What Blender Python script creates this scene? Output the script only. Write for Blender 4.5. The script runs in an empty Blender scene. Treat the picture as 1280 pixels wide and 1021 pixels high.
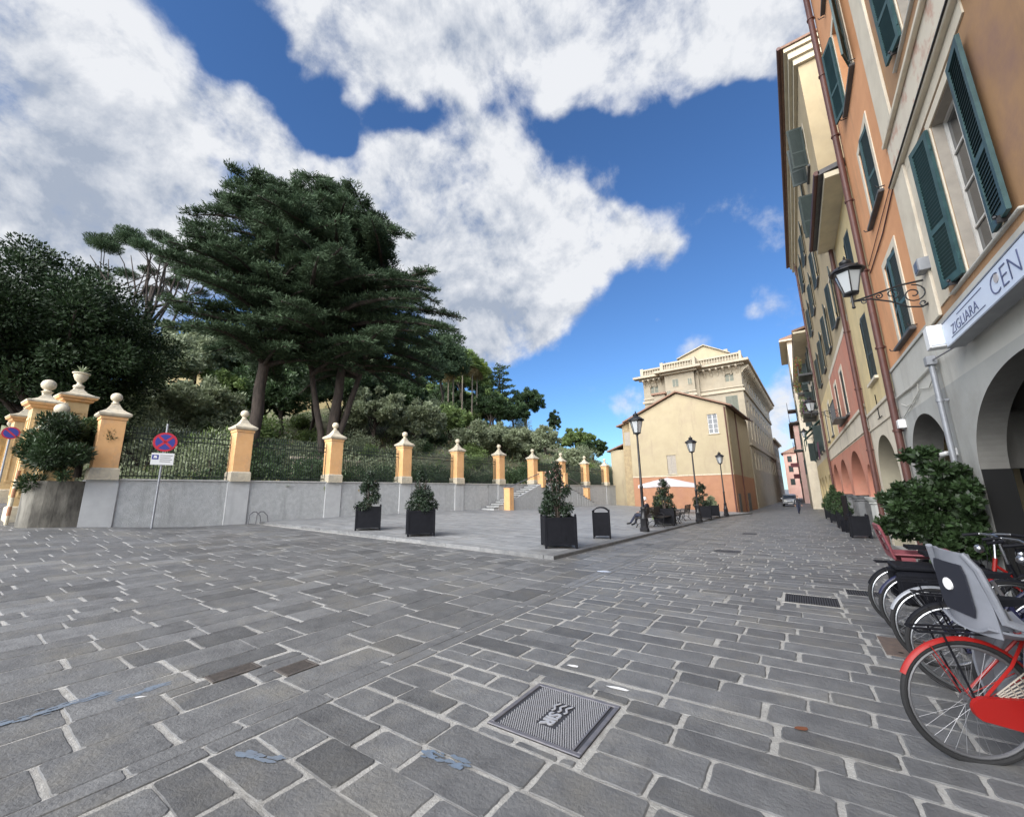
import bpy, math, random
import numpy as np
from mathutils import Vector, Matrix
from mathutils.geometry import tessellate_polygon
SC = bpy.context.scene
COL = SC.collection
PI = math.pi
R = math.radians
rnd = random.Random(7)
rng = np.random.default_rng(11)

def sm(a, b, x):
    t = min(1.0, max(0.0, (x - a) / (b - a))); return t * t * (3 - 2 * t)
def gz(x, y):
    """height of the street paving"""
    z = -0.018 * min(42, max(0, y - 8))
    z += 0.03 * max(0, min(16, -x - 4))
    z += sm(7, 2, y) * 0.28 * sm(-12, -21, x)
    z += 0.115 * max(0, -x - 21.5) * sm(9, 4, y)
    return z
def pz(x, y):
    """height of the raised piazza"""
    u = min(1, max(0, (-5 - x) / 15.))
    zr = 0.12 - 0.018 * min(42, max(0, y - 8))
    zl = 0.54 - 0.012 * max(0, y - 20)
    return zr * (1 - u) + zl * u
def wallx(y): return -20.3 + 0.043 * y        # the garden wall's face

# ------------------------------------------------------------------ mesh builder
class MB:
    def __init__(s): s.v = []; s.f = []; s.m = []; s.t = []; s.T = None
    def add(s, vs, fs, m=0, tone=0.5):
        o = len(s.v)
        if s.T is not None: vs = [s.T @ Vector(p) for p in vs]
        s.v += [tuple(p) for p in vs]
        for f in fs:
            s.f.append([i + o for i in f]); s.m.append(m); s.t.append(tone)
    def box(s, x0, x1, y0, y1, z0, z1, m=0, b=0.0, tone=0.5):
        if b <= 0 or min(abs(x1-x0), abs(y1-y0), abs(z1-z0)) < 2.2 * b:
            vs = [(x, y, z) for x in (x0, x1) for y in (y0, y1) for z in (z0, z1)]
            s.add(vs, [(0,1,3,2),(4,6,7,5),(0,4,5,1),(2,3,7,6),(0,2,6,4),(1,5,7,3)], m, tone); return
        rings = []
        for (z, i) in ((z0, b), (z0 + b, 0), (z1 - b, 0), (z1, b)):
            c = b - (0 if i else 0)
            xa, xb, ya, yb = x0 + i, x1 - i, y0 + i, y1 - i
            k = b * .6
            rings.append([(xa+k,ya,z),(xb-k,ya,z),(xb,ya+k,z),(xb,yb-k,z),(xb-k,yb,z),(xa+k,yb,z),(xa,yb-k,z),(xa,ya+k,z)])
        s.loft(rings, m, tone=tone)
    def loft(s, rings, m=0, closed=True, cap=True, tone=0.5):
        n = len(rings[0]); vs = [p for r in rings for p in r]; fs = []
        for i in range(len(rings) - 1):
            for j in range(n if closed else n - 1):
                k = (j + 1) % n
                fs.append((i*n+j, i*n+k, (i+1)*n+k, (i+1)*n+j))
        if cap and closed:
            fs.append(tuple(range(n))[::-1]); fs.append(tuple((len(rings)-1)*n + j for j in range(n)))
        s.add(vs, fs, m, tone)
    def lathe(s, prof, c=(0,0,0), n=16, m=0, rot=0, sq=False, tone=0.5):
        """prof: (radius, z) from the bottom up; sq: square section (radius = half side)"""
        if sq: n = 4
        rings = []
        for r, z in prof:
            k = math.sqrt(2) if sq else 1
            rings.append([(c[0] + k*max(r,1e-4)*math.cos(rot + (PI/4 if sq else 0) + 2*PI*j/n), c[1] + k*max(r,1e-4)*math.sin(rot + (PI/4 if sq else 0) + 2*PI*j/n), c[2] + z) for j in range(n)])
        s.loft(rings, m, tone=tone)
    def tube(s, pts, r, n=8, m=0, cap=True, tone=0.5, closed=False, flat=1.0):
        pts = [Vector(p) for p in pts]; N = len(pts)
        rr = r if isinstance(r, (list, tuple)) else [r] * N
        rings = []; up = None
        for i, p in enumerate(pts):
            a = pts[(i-1) % N] if (closed or i > 0) else pts[i]
            b = pts[(i+1) % N] if (closed or i < N-1) else pts[i]
            d = (b - a)
            if d.length < 1e-9: d = Vector((0,0,1))
            d.normalize()
            if up is None:
                up = Vector((0,0,1)) if abs(d.z) < .9 else Vector((1,0,0))
            u = d.cross(up)
            if u.length < 1e-6: u = d.cross(Vector((0,1,0)))
            u.normalize(); w = u.cross(d).normalized(); up = w
            rings.append([tuple(p + u*math.cos(2*PI*j/n)*rr[i] + w*math.sin(2*PI*j/n)*rr[i]*flat) for j in range(n)])
        if closed:
            rings.append(rings[0]); s.loft(rings, m, cap=False, tone=tone)
        else: s.loft(rings, m, cap=cap, tone=tone)
    def cyl(s, a, b, r, n=12, m=0, r2=None, tone=0.5): s.tube([a, b], [r, r if r2 is None else r2], n, m, tone=tone)
    def ball(s, c, r, m=0, n=12, sz=(1,1,1), tone=0.5):
        k = max(5, n // 2)
        rings = []
        for i in range(k + 1):
            a = -PI/2 + PI * i / k; q = max(math.cos(a), .02)
            rings.append([(c[0]+r*sz[0]*q*math.cos(2*PI*j/n), c[1]+r*sz[1]*q*math.sin(2*PI*j/n), c[2]+r*sz[2]*math.sin(a)) for j in range(n)])
        s.loft(rings, m, tone=tone)
    def prism(s, poly, ax, a, b, m=0, tone=0.5):
        """poly of 2-D points swept along axis ax ('x','y','z') from a to b"""
        def P(p, t):
            return {'x': (t, p[0], p[1]), 'y': (p[0], t, p[1]), 'z': (p[0], p[1], t)}[ax]
        s.loft([[P(p, a) for p in poly], [P(p, b) for p in poly]], m, tone=tone)
    def holed(s, outer, holes, P, m=0):
        """flat polygon with holes; P maps 2-D to 3-D"""
        polys = [[Vector((p[0], p[1], 0)) for p in outer]] + [[Vector((p[0], p[1], 0)) for p in h] for h in holes]
        tris = tessellate_polygon(polys); flat = [p for q in polys for p in q]
        s.add([P((p.x, p.y)) for p in flat], [tuple(t) for t in tris], m)
    def obj(s, name, mats, parent=None, smooth=False, loc=None, rotz=0, fixn=True):
        me = bpy.data.meshes.new(name)
        me.from_pydata(s.v, [], s.f)
        if not isinstance(mats, (list, tuple)): mats = [mats]
        for m in mats: me.materials.append(m)
        if len(mats) > 1: me.polygons.foreach_set('material_index', s.m)
        at = me.attributes.new('tone', 'FLOAT', 'FACE'); at.data.foreach_set('value', s.t)
        if smooth is True: me.polygons.foreach_set('use_smooth', [True] * len(me.polygons))
        me.validate(); me.update()
        if fixn:
            import bmesh
            bm = bmesh.new(); bm.from_mesh(me); bmesh.ops.recalc_face_normals(bm, faces=bm.faces); bm.to_mesh(me); bm.free()
        if smooth == 'auto':
            me.polygons.foreach_set('use_smooth', [True] * len(me.polygons)); me.set_sharp_from_angle(angle=R(38))
        o = bpy.data.objects.new(name, me); COL.objects.link(o)
        if parent is not None: o.parent = parent
        if loc is not None: o.location = loc
        o.rotation_euler.z = rotz
        return o

def leafmesh(name, V, tone, mats, parent=None, midx=None, loc=None):
    """V: (N,4,3) array of leaf quads"""
    N = len(V); me = bpy.data.meshes.new(name)
    me.vertices.add(N * 4); me.vertices.foreach_set('co', np.asarray(V, np.float32).ravel())
    me.loops.add(N * 4); me.loops.foreach_set('vertex_index', np.arange(N * 4, dtype=np.int32))
    me.polygons.add(N); me.polygons.foreach_set('loop_start', np.arange(0, N * 4, 4, dtype=np.int32))
    if not isinstance(mats, (list, tuple)): mats = [mats]
    for m in mats: me.materials.append(m)
    if midx is not None: me.polygons.foreach_set('material_index', np.asarray(midx, np.int32))
    me.update(calc_edges=True)
    at = me.attributes.new('tone', 'FLOAT', 'FACE'); at.data.foreach_set('value', np.asarray(tone, np.float32))
    o = bpy.data.objects.new(name, me); COL.objects.link(o)
    if parent is not None: o.parent = parent
    if loc is not None: o.location = loc
    return o

def thing(name, label, cat, loc=(0,0,0), rotz=0, group=None):
    o = bpy.data.objects.new(name, None); COL.objects.link(o)
    o.empty_display_size = .2
    o.location = loc; o.rotation_euler.z = rotz
    return tag(o, label, cat, group)
def tag(o, label, cat, group=None):
    o['label'] = label; o['category'] = cat
    if group: o['group'] = group
    return o
def kind(o, k): o['kind'] = k; return o
def dup(root, loc, rotz=None, label=None, group=None, scale=None):
    r = root.copy(); COL.objects.link(r); r.location = loc
    if rotz is not None: r.rotation_euler.z = rotz
    if scale is not None: r.scale = (scale,)*3 if not isinstance(scale, tuple) else scale
    if label: r['label'] = label
    if group: r['group'] = group
    for ch in list(root.children):
        c = ch.copy(); COL.objects.link(c); c.parent = r
        for g in ch.children:
            d = g.copy(); COL.objects.link(d); d.parent = c
    return r

# ------------------------------------------------------------------ materials
MATS = {}
def mat(name, c, rough=.6, c2=None, scale=3., lo=.35, hi=.65, bump=0., bscale=30., metal=0., tone=0., spec=.4, stain=None, sscale=.6, trans=0., stretch=None, coat=0., grime=None, gscale=.5, gstretch=(1,1,1), glo=.52, ghi=.7):
    m = bpy.data.materials.new(name); m.use_nodes = True; MATS[name] = m
    nt = m.node_tree; N = nt.nodes; L = nt.links; b = N['Principled BSDF']
    b.inputs['Roughness'].default_value = rough; b.inputs['Metallic'].default_value = metal
    b.inputs['Specular IOR Level'].default_value = spec; b.inputs['Coat Weight'].default_value = coat
    tc = N.new('ShaderNodeTexCoord'); vec = tc.outputs['Object']
    if stretch:
        mp = N.new('ShaderNodeMapping'); mp.inputs['Scale'].default_value = stretch; L.new(vec, mp.inputs[0]); vec = mp.outputs[0]
    def noise(sc, det=6, ro=.6):
        n = N.new('ShaderNodeTexNoise'); n.inputs['Scale'].default_value = sc; n.inputs['Detail'].default_value = det; n.inputs['Roughness'].default_value = ro
        L.new(vec, n.inputs['Vector']); return n.outputs['Fac']
    def mr(src, a, bb, c0=0., c1=1.):
        n = N.new('ShaderNodeMapRange'); n.inputs[1].default_value = a; n.inputs[2].default_value = bb; n.inputs[3].default_value = c0; n.inputs[4].default_value = c1
        L.new(src, n.inputs[0]); return n.outputs[0]
    def mix(f, a, bcol):
        n = N.new('ShaderNodeMix'); n.data_type = 'RGBA'; L.new(f, n.inputs[0])
        for s, k in ((a, 6), (bcol, 7)):
            if hasattr(s, 'is_linked'): L.new(s, n.inputs[k])
            else: n.inputs[k].default_value = (*s[:3], 1)
        return n.outputs[2]
    col = None
    if c2 is not None: col = mix(mr(noise(scale), lo, hi), c, c2)
    if stain is not None: col = mix(mr(noise(sscale, 8, .7), .5, .72), col if col is not None else c, stain)
    if grime is not None:                    # a second, broader layer of dirt or wear
        mp2 = N.new('ShaderNodeMapping'); mp2.inputs['Scale'].default_value = gstretch; mp2.inputs['Location'].default_value = (3.7,1.3,5.1); L.new(tc.outputs['Object'], mp2.inputs[0])
        n2 = N.new('ShaderNodeTexNoise'); n2.inputs['Scale'].default_value = gscale; n2.inputs['Detail'].default_value = 9; n2.inputs['Roughness'].default_value = .72; L.new(mp2.outputs[0], n2.inputs['Vector'])
        col = mix(mr(n2.outputs['Fac'], glo, ghi), col if col is not None else c, grime)
    if tone:
        a = N.new('ShaderNodeAttribute'); a.attribute_name = 'tone'
        f = mr(a.outputs['Fac'], 0, 1, 1 - tone, 1 + tone)
        h = N.new('ShaderNodeVectorMath'); h.operation = 'SCALE'
        if col is not None: L.new(col, h.inputs[0])
        else: h.inputs[0].default_value = c[:3]
        L.new(f, h.inputs['Scale']); col = h.outputs[0]
    if col is not None: L.new(col, b.inputs['Base Color'])
    else: b.inputs['Base Color'].default_value = (*c[:3], 1)
    if bump:
        bn = N.new('ShaderNodeBump'); bn.inputs['Strength'].default_value = bump; bn.inputs['Distance'].default_value = .02
        L.new(noise(bscale, 8, .65), bn.inputs['Height']); L.new(bn.outputs[0], b.inputs['Normal'])
    if trans:
        out = N['Material Output']; t = N.new('ShaderNodeBsdfTranslucent'); ms = N.new('ShaderNodeMixShader'); ms.inputs[0].default_value = trans
        if col is not None: L.new(col, t.inputs[0])
        else: t.inputs[0].default_value = (*c[:3], 1)
        L.new(b.outputs[0], ms.inputs[1]); L.new(t.outputs[0], ms.inputs[2]); L.new(ms.outputs[0], out.inputs[0])
    return m
def glassmat(name, tint=(.03,.035,.04), rough=.06):
    m = mat(name, tint, rough, spec=.8); return m

M_stone = mat('paving_stone', (.1,.1005,.102), .5, (.16,.161,.16), 5, .3, .7, bump=.6, bscale=34, tone=.32, spec=.5, stain=(.175,.166,.145), sscale=1.1, grime=(.05,.05,.05), gscale=2.6, glo=.6, ghi=.74)
M_slab = mat('piazza_slab', (.2,.204,.206), .55, (.26,.264,.266), 3, .3, .7, bump=.2, bscale=50, tone=.16, spec=.35, stain=(.24,.237,.228), sscale=.7, grime=(.13,.13,.125), gscale=1.1, glo=.55, ghi=.75)
M_mortar = mat('mortar', (.44,.43,.40), .9, (.31,.30,.28), 9, .3, .7, bump=.6, bscale=60, grime=(.2,.19,.17), gscale=1.7, glo=.5, ghi=.72)
M_ground = mat('far_paving', (.14,.14,.147), .8, (.18,.18,.18), 2)
M_kerb = mat('kerb_stone', (.12,.124,.128), .65, (.18,.18,.18), 4, bump=.3, bscale=40, tone=.2)
M_iron = mat('cast_iron', (.13,.13,.15), .45, (.2,.19,.2), 12, metal=.35, bump=.2, bscale=90)
M_rust = mat('rusty_grate', (.16,.115,.09), .7, (.1,.08,.07), 14, bump=.3)
M_rustgrey = mat('worn_grate', (.105,.09,.08), .7, (.075,.068,.063), 14, bump=.3)
M_darkgrate = mat('grate_dark', (.035,.035,.04), .6)
M_bluepaint = mat('blue_chalk', (.15,.19,.24), .9, (.135,.155,.185), 12)
M_wallgrey = mat('rough_render', (.5,.51,.505), .9, (.40,.41,.41), 6, bump=1.0, bscale=24, stain=(.39,.395,.39), sscale=.9, grime=(.27,.275,.27), gstretch=(1,1,.16), gscale=1.3, glo=.55, ghi=.74)
M_wallsmooth = mat('smooth_render', (.53,.54,.535), .85, (.47,.475,.475), 3, bump=.15, bscale=40, grime=(.33,.335,.33), gstretch=(1,1,.16), gscale=1.3, glo=.55, ghi=.74)
M_coping = mat('coping', (.62,.61,.58), .7, (.5,.49,.46), 5)
M_oldwall = mat('stained_wall', (.24,.225,.19), .9, (.07,.065,.055), 2.2, .3, .62, bump=.5, bscale=18, stretch=(1,1,.35))
M_pierorange = mat('pier_orange', (.82,.48,.22), .8, (.76,.425,.185), 3, bump=.2, bscale=40, stain=(.64,.39,.22), sscale=1.2, grime=(.5,.32,.2), gscale=2.2, gstretch=(1,1,.3), glo=.55, ghi=.75)
M_pieryellow = mat('pier_yellow', (.68,.5,.26), .8, (.6,.42,.21), 3, bump=.2, stain=(.42,.3,.18), sscale=1.1)
M_marble = mat('white_stone', (.64,.57,.43), .65, (.53,.46,.34), 6, bump=.25, stain=(.38,.355,.3), sscale=2.2, grime=(.27,.255,.22), gscale=3, gstretch=(1,1,.5), glo=.52, ghi=.72)
M_rail = mat('railing_iron', (.018,.028,.024), .5, spec=.4)
M_black = mat('black_paint', (.006,.0065,.009), .6, (.009,.0095,.013), 8, spec=.15)
M_blackiron = mat('black_iron', (.012,.012,.014), .4, spec=.5, bump=.1, bscale=60)
M_darkwood = mat('dark_wood', (.03,.026,.022), .55, (.045,.036,.03), 10, stretch=(1,8,8))
M_soil = mat('soil', (.04,.03,.022), .95, bump=.6)
M_bark = mat('bark', (.045,.036,.03), .9, (.085,.066,.055), 7, bump=1., bscale=14, stretch=(1,1,.25))
M_palebark = mat('palm_bark', (.3,.25,.19), .9, (.18,.15,.12), 8, bump=.8, stretch=(1,1,3))
def leafm(n, c, tone=.55, trans=.25, rough=.5, spec=.35): return mat(n, c, rough, tone=tone, trans=trans, spec=spec)
M_cedar = leafm('cedar_needles', (.062,.096,.05), .6, .22, .65, .2)
M_magnolia = leafm('magnolia_leaf', (.024,.044,.016), .6, .12, .5, .25)
M_dark = leafm('dark_leaf', (.06,.1,.042), .6)
M_mid = leafm('mid_leaf', (.18,.25,.085), .5)
M_olive = leafm('olive_leaf', (.27,.31,.19), .45)
M_lime = leafm('lime_leaf', (.22,.28,.06), .45)
M_dry = leafm('dry_frond', (.30,.23,.11), .35)
M_shrub = leafm('shrub_leaf', (.03,.054,.02), .7, .2, .45, .4)
M_pot = leafm('potted_leaf', (.02,.036,.018), .6, .15, .4, .45)
M_pink = leafm('pink_blossom', (.5,.3,.27), .4)
M_hill = mat('hill_soil', (.09,.11,.055), .95, (.16,.15,.09), .35, .35, .65, bump=.8, bscale=3, stain=(.2,.18,.13), sscale=.22)
# buildings
M_ochre = mat('ochre_plaster', (.42,.245,.125), .85, (.36,.21,.11), 1.6, bump=.12, bscale=35, stain=(.28,.165,.125), sscale=.75, grime=(.27,.165,.1), gstretch=(1,1,.16), gscale=1.3, glo=.55, ghi=.74)
M_orange = mat('orange_plaster', (.72,.36,.175), .85, (.64,.31,.15), 1.4, bump=.1, bscale=35, stain=(.6,.29,.14), sscale=.6, grime=(.5,.26,.135), gstretch=(1,1,.16), gscale=1.3, glo=.55, ghi=.74)
M_yellow = mat('yellow_plaster', (.70,.56,.30), .85, (.62,.49,.26), 1.4, bump=.1, stain=(.55,.45,.27), sscale=.6, grime=(.46,.37,.21), gstretch=(1,1,.16), gscale=1.3, glo=.55, ghi=.74)
M_beige = mat('beige_plaster', (.43,.345,.21), .85, (.38,.30,.18), 1.2, bump=.1, stain=(.36,.295,.19), sscale=.5, grime=(.31,.25,.165), gstretch=(1,1,.16), gscale=1.3, glo=.55, ghi=.74)
M_cream = mat('cream_plaster', (.70,.63,.50), .85, (.62,.55,.43), 2, bump=.1, stain=(.55,.48,.38), sscale=.8, grime=(.42,.37,.3), gstretch=(1,1,.16), gscale=1.3, glo=.55, ghi=.74)
M_pinkp = mat('pink_plaster', (.58,.25,.17), .85, (.52,.22,.15), 1.6, bump=.1, stain=(.5,.27,.19), sscale=.6, grime=(.38,.19,.14), gstretch=(1,1,.16), gscale=1.3, glo=.55, ghi=.74)
M_arcgrey = mat('arcade_grey', (.45,.45,.42), .85, (.40,.40,.375), 1.3, bump=.1, stain=(.34,.33,.3), sscale=.6, grime=(.26,.255,.24), gstretch=(1,1,.16), gscale=1.3, glo=.55, ghi=.74)
M_arcgrey2 = mat('arcade_light', (.58,.565,.51), .85, (.52,.51,.46), 1.5, bump=.1, stain=(.45,.43,.38), sscale=.6, grime=(.36,.35,.31), gstretch=(1,1,.16), gscale=1.3, glo=.55, ghi=.74)
M_shadegrey = mat('shade_grey_soffit', (.17,.165,.15), .9, (.12,.115,.105), 1.5, bump=.1)  # arcade grey darkened: the shade inside the arches is put into the colour
M_shadecream = mat('shade_cream_soffit', (.33,.3,.22), .9, (.26,.23,.17), 1.5, bump=.1)  # cream darkened the same way, shade of the yellow house's arch painted in
M_paleface = mat('faded_pink_plaster', (.66,.42,.35), .85, (.58,.36,.3), .8, stain=(.62,.5,.42), sscale=.3)
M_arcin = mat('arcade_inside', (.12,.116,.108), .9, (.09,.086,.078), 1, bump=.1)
M_redbase = mat('red_base', (.40,.205,.12), .85, (.35,.175,.1), 1.5, bump=.1, stain=(.34,.17,.11), sscale=.5, grime=(.32,.17,.1), gstretch=(1,1,.16), gscale=1.3, glo=.55, ghi=.74)
M_tan = mat('tan_plaster', (.42,.355,.235), .85, (.365,.305,.2), .7, .3, .7, bump=.12, stain=(.35,.285,.2), sscale=.4, grime=(.29,.235,.165), gstretch=(1,1,.16), gscale=1.3, glo=.55, ghi=.74)
M_palazzo = mat('palazzo_stone', (.32,.28,.21), .85, (.27,.235,.175), 1.2, bump=.15, stain=(.36,.3,.21), sscale=.4, grime=(.24,.21,.16), gstretch=(1,1,.16), gscale=1.3, glo=.55, ghi=.74)
M_palcream = mat('palazzo_cream', (.40,.355,.27), .8, (.335,.29,.22), 1.6, stain=(.46,.39,.28), sscale=.5, grime=(.29,.255,.2), gstretch=(1,1,.16), gscale=1.3, glo=.55, ghi=.74)
M_quoin = mat('quoin_stone', (.4,.31,.18), .9, (.27,.21,.13), 2.5, bump=.8, bscale=7)
M_roof = mat('roof_tile', (.2,.12,.085), .85, (.28,.17,.12), 6, bump=.6, bscale=16)
M_slate = mat('slate', (.075,.075,.08), .6, (.11,.11,.11), 5)
M_soffit = mat('soffit', (.62,.55,.4), .85, (.52,.46,.34), 2)
M_shutter = mat('shutter_green', (.007,.026,.026), .5, (.011,.034,.034), 5, spec=.35, stain=(.015,.042,.042), sscale=2)
M_shutedge = mat('shutter_rail', (.035,.085,.088), .5, (.02,.055,.058), 6)
M_shutdark = mat('shutter_dark', (.018,.03,.03), .55, (.025,.04,.038), 5)
M_shutgrey = mat('shutter_grey', (.16,.17,.135), .7, (.13,.14,.115), 4)
M_glass = glassmat('window_glass', (.02,.023,.027))
M_frame = mat('window_frame', (.62,.6,.56), .6, (.52,.5,.46), 6)
M_frameold = mat('window_frame_old', (.36,.32,.27), .7, (.3,.27,.23), 6)
M_copper = mat('drainpipe_brown', (.11,.045,.035), .5, (.08,.035,.03), 5)
M_zinc = mat('drainpipe_grey', (.3,.31,.33), .45, (.25,.26,.28), 4, metal=.3)
M_signwhite = mat('sign_white', (.66,.72,.82), .35, (.62,.68,.78), 2)
M_signink = mat('sign_ink', (.09,.105,.2), .5)
M_white = mat('white_plastic', (.75,.75,.74), .5)
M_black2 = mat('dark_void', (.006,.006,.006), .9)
M_red = mat('red_enamel', (.3,.012,.01), .42, (.27,.012,.01), 6, spec=.3)
M_orangered = mat('orange_enamel', (.75,.075,.02), .35, spec=.5)
M_navy = mat('navy_enamel', (.012,.014,.045), .35, spec=.5)
M_tyre = mat('tyre', (.02,.02,.021), .8, bump=.3, bscale=120)
M_chrome = mat('chrome', (.42,.43,.45), .28, metal=.95)
M_dullsteel = mat('dull_steel', (.2,.2,.21), .45, metal=.7)
M_greyplastic = mat('grey_plastic', (.21,.22,.25), .5, (.175,.185,.21), 5, spec=.4)
M_greydark = mat('dark_cushion', (.018,.02,.03), .7)
M_pinkplastic = mat('pink_plastic', (.22,.06,.072), .5, (.18,.05,.06), 5)
M_pinkdark = mat('pink_dark', (.1,.03,.04), .6)
M_wicker = mat('wicker', (.42,.28,.13), .7, (.3,.19,.085), 30, bump=.6, bscale=60)
M_skin = mat('skin', (.48,.28,.2), .6)
M_hairwhite = mat('white_hair', (.6,.58,.55), .8)
M_hairdark = mat('dark_hair', (.03,.022,.018), .8)
M_jacket = mat('dark_jacket', (.022,.024,.035), .85)
M_shirt = mat('pale_shirt', (.6,.6,.6), .85)
M_jeans = mat('navy_trousers', (.025,.03,.055), .85)
M_carpaint = mat('silver_paint', (.42,.44,.47), .3, metal=.5, coat=.5)
M_lampglass = glassmat('lamp_glass', (.42,.44,.45), .15)
M_parasol = mat('parasol_cloth', (.8,.74,.76), .8, trans=.3)
M_signred = mat('sign_red', (.5,.035,.06), .45)
M_signblue = mat('sign_blue', (.05,.06,.28), .45)
M_leafbrown = mat('dead_leaf', (.17,.06,.025), .7)
M_lightgreen = mat('awning_green', (.01,.05,.04), .8)
M_geranium = leafm('geranium', (.4,.03,.05), .5)
M_purple = leafm('purple_flowers', (.25,.03,.2), .5)

# ------------------------------------------------------------------ sky, sun, camera
SUN_EL, SUN_AZ = R(31), R(184)      # azimuth from +Y towards +X
wd = bpy.data.worlds.new('World'); SC.world = wd; wd.use_nodes = True
nt = wd.node_tree; N = nt.nodes; L = nt.links
bg = N['Background']
sky = N.new('ShaderNodeTexSky'); sky.sky_type = 'NISHITA'; sky.sun_disc = False
sky.sun_elevation = SUN_EL; sky.sun_rotation = SUN_AZ; sky.air_density = 1.0; sky.dust_density = .3; sky.ozone_density = 3.
tc = N.new('ShaderNodeTexCoord')
nv = N.new('ShaderNodeVectorMath'); nv.operation = 'NORMALIZE'; L.new(tc.outputs['Generated'], nv.inputs[0])
def noise(vec, sc, det, ro=.55, dist=0.):
    n = N.new('ShaderNodeTexNoise'); n.inputs['Scale'].default_value = sc; n.inputs['Detail'].default_value = det
    n.inputs['Roughness'].default_value = ro; n.inputs['Distortion'].default_value = dist; L.new(vec, n.inputs['Vector']); return n
def math_(op, a, b=None, c=None):
    n = N.new('ShaderNodeMath'); n.operation = op
    for i, s in enumerate((a, b, c)):
        if s is None: continue
        if isinstance(s, (int, float)): n.inputs[i].default_value = s
        else: L.new(s, n.inputs[i])
    return n.outputs[0]
def mrange(src, a, b, c, d, smooth=False):
    n = N.new('ShaderNodeMapRange'); n.interpolation_type = 'SMOOTHSTEP' if smooth else 'LINEAR'
    for i, v in enumerate((a, b, c, d)): n.inputs[i + 1].default_value = v
    L.new(src, n.inputs[0]); return n.outputs[0]
wn = noise(nv.outputs[0], 5., 3)
wm = N.new('ShaderNodeVectorMath'); wm.operation = 'MULTIPLY_ADD'
L.new(wn.outputs['Color'], wm.inputs[0]); wm.inputs[1].default_value = (.16,.16,.16); L.new(nv.outputs[0], wm.inputs[2])
ws = N.new('ShaderNodeVectorMath'); ws.operation = 'SUBTRACT'; L.new(wm.outputs[0], ws.inputs[0]); ws.inputs[1].default_value = (.08,.08,.08)
def blobs(lst):
    acc = None
    for (x, y, z, r, a) in lst:
        d = N.new('ShaderNodeVectorMath'); d.operation = 'DISTANCE'; L.new(ws.outputs[0], d.inputs[0]); d.inputs[1].default_value = (x, y, z)
        v = mrange(d.outputs['Value'], 0, r, a, 0, True)
        acc = v if acc is None else math_('ADD', acc, v)
    return acc
CLOUDS = [(-0.784,0.008,0.62,0.172,0.703),(-0.792,0.087,0.604,0.197,0.629),(-0.88,0.026,0.474,0.212,0.703),(-0.86,0.148,0.488,0.21,0.592),(-0.929,0.064,0.366,0.216,0.592),(-0.754,0.153,0.639,0.141,0.444),(-0.711,0.242,0.66,0.117,0.75),(-0.759,0.229,0.609,0.126,0.55),(-0.898,0.168,0.406,0.203,0.518),(-0.829,0.215,0.517,0.096,0.259),(-0.875,-0.082,0.477,0.267,0.74),(-0.969,-0.032,0.247,0.228,0.666),(-0.736,0.04,0.675,0.128,0.518),(-0.597,0.23,0.769,0.112,0.55),(-0.557,0.307,0.772,0.149,0.75),(-0.514,0.396,0.761,0.13,0.75),(-0.432,0.396,0.81,0.193,0.9),(-0.313,0.476,0.822,0.216,0.85),(-0.233,0.568,0.789,0.139,0.75),(-0.124,0.598,0.792,0.207,0.9),(-0.05,0.669,0.741,0.144,0.75),(0.027,0.657,0.753,0.155,0.8),(0.074,0.714,0.696,0.095,0.55),(-0.398,0.491,0.775,0.116,0.6),(-0.462,0.267,0.846,0.252,0.8),(-0.144,0.48,0.865,0.297,1.0),(0.059,0.599,0.798,0.22,0.9),(-0.398,0.597,0.696,0.157,1.0),(-0.477,0.588,0.653,0.194,1.0),(-0.575,0.544,0.611,0.219,0.95),(-0.619,0.449,0.645,0.141,0.8),(-0.676,0.378,0.633,0.108,0.65),(-0.734,0.317,0.6,0.122,0.65),(-0.774,0.295,0.56,0.121,0.6),(-0.344,0.701,0.625,0.139,0.75),(-0.306,0.775,0.553,0.154,0.8),(-0.212,0.816,0.538,0.139,0.8),(-0.146,0.846,0.513,0.082,0.6),(-0.415,0.747,0.519,0.235,0.95),(-0.524,0.707,0.475,0.245,0.95),(-0.594,0.616,0.518,0.238,0.9),(-0.406,0.802,0.438,0.158,0.7),(-0.517,0.761,0.391,0.165,0.75),(-0.599,0.708,0.373,0.142,0.65),(-0.323,0.807,0.495,0.129,0.5),(-0.219,0.712,0.667,0.074,0.3),(-0.487,0.785,0.382,0.119,0.4),(-0.239,0.718,0.653,0.057,0.3),(-0.664,0.535,0.523,0.21,0.8),(-0.702,0.437,0.562,0.195,0.7),(-0.238,0.891,0.386,0.026,0.85),(-0.394,0.886,0.243,0.076,0.5),(-0.447,0.862,0.24,0.049,0.25),(-0.127,0.94,0.316,0.078,0.5),(-0.277,0.938,0.21,0.091,0.45),(-0.329,0.921,0.208,0.07,0.3),(0.02,0.932,0.361,0.072,0.5),(-0.029,0.932,0.361,0.038,0.3),(0.02,0.978,0.208,0.09,0.6),(-0.016,0.989,0.147,0.093,0.55),(0.016,0.997,0.079,0.107,0.4),(-0.155,0.804,0.574,0.035,0.2),(-0.078,0.922,0.38,0.032,0.3),(0.043,0.958,0.282,0.053,0.4),(0.6,-0.5,0.6,0.9,0.8),(-0.3,-0.8,0.5,0.9,0.8),(0.8,0.3,0.5,0.7,0.6),(0,0,1,0.5,0.5),(-0.9,-0.3,0.3,0.7,0.8),(0.3,-0.9,0.2,0.6,0.6)]
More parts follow.
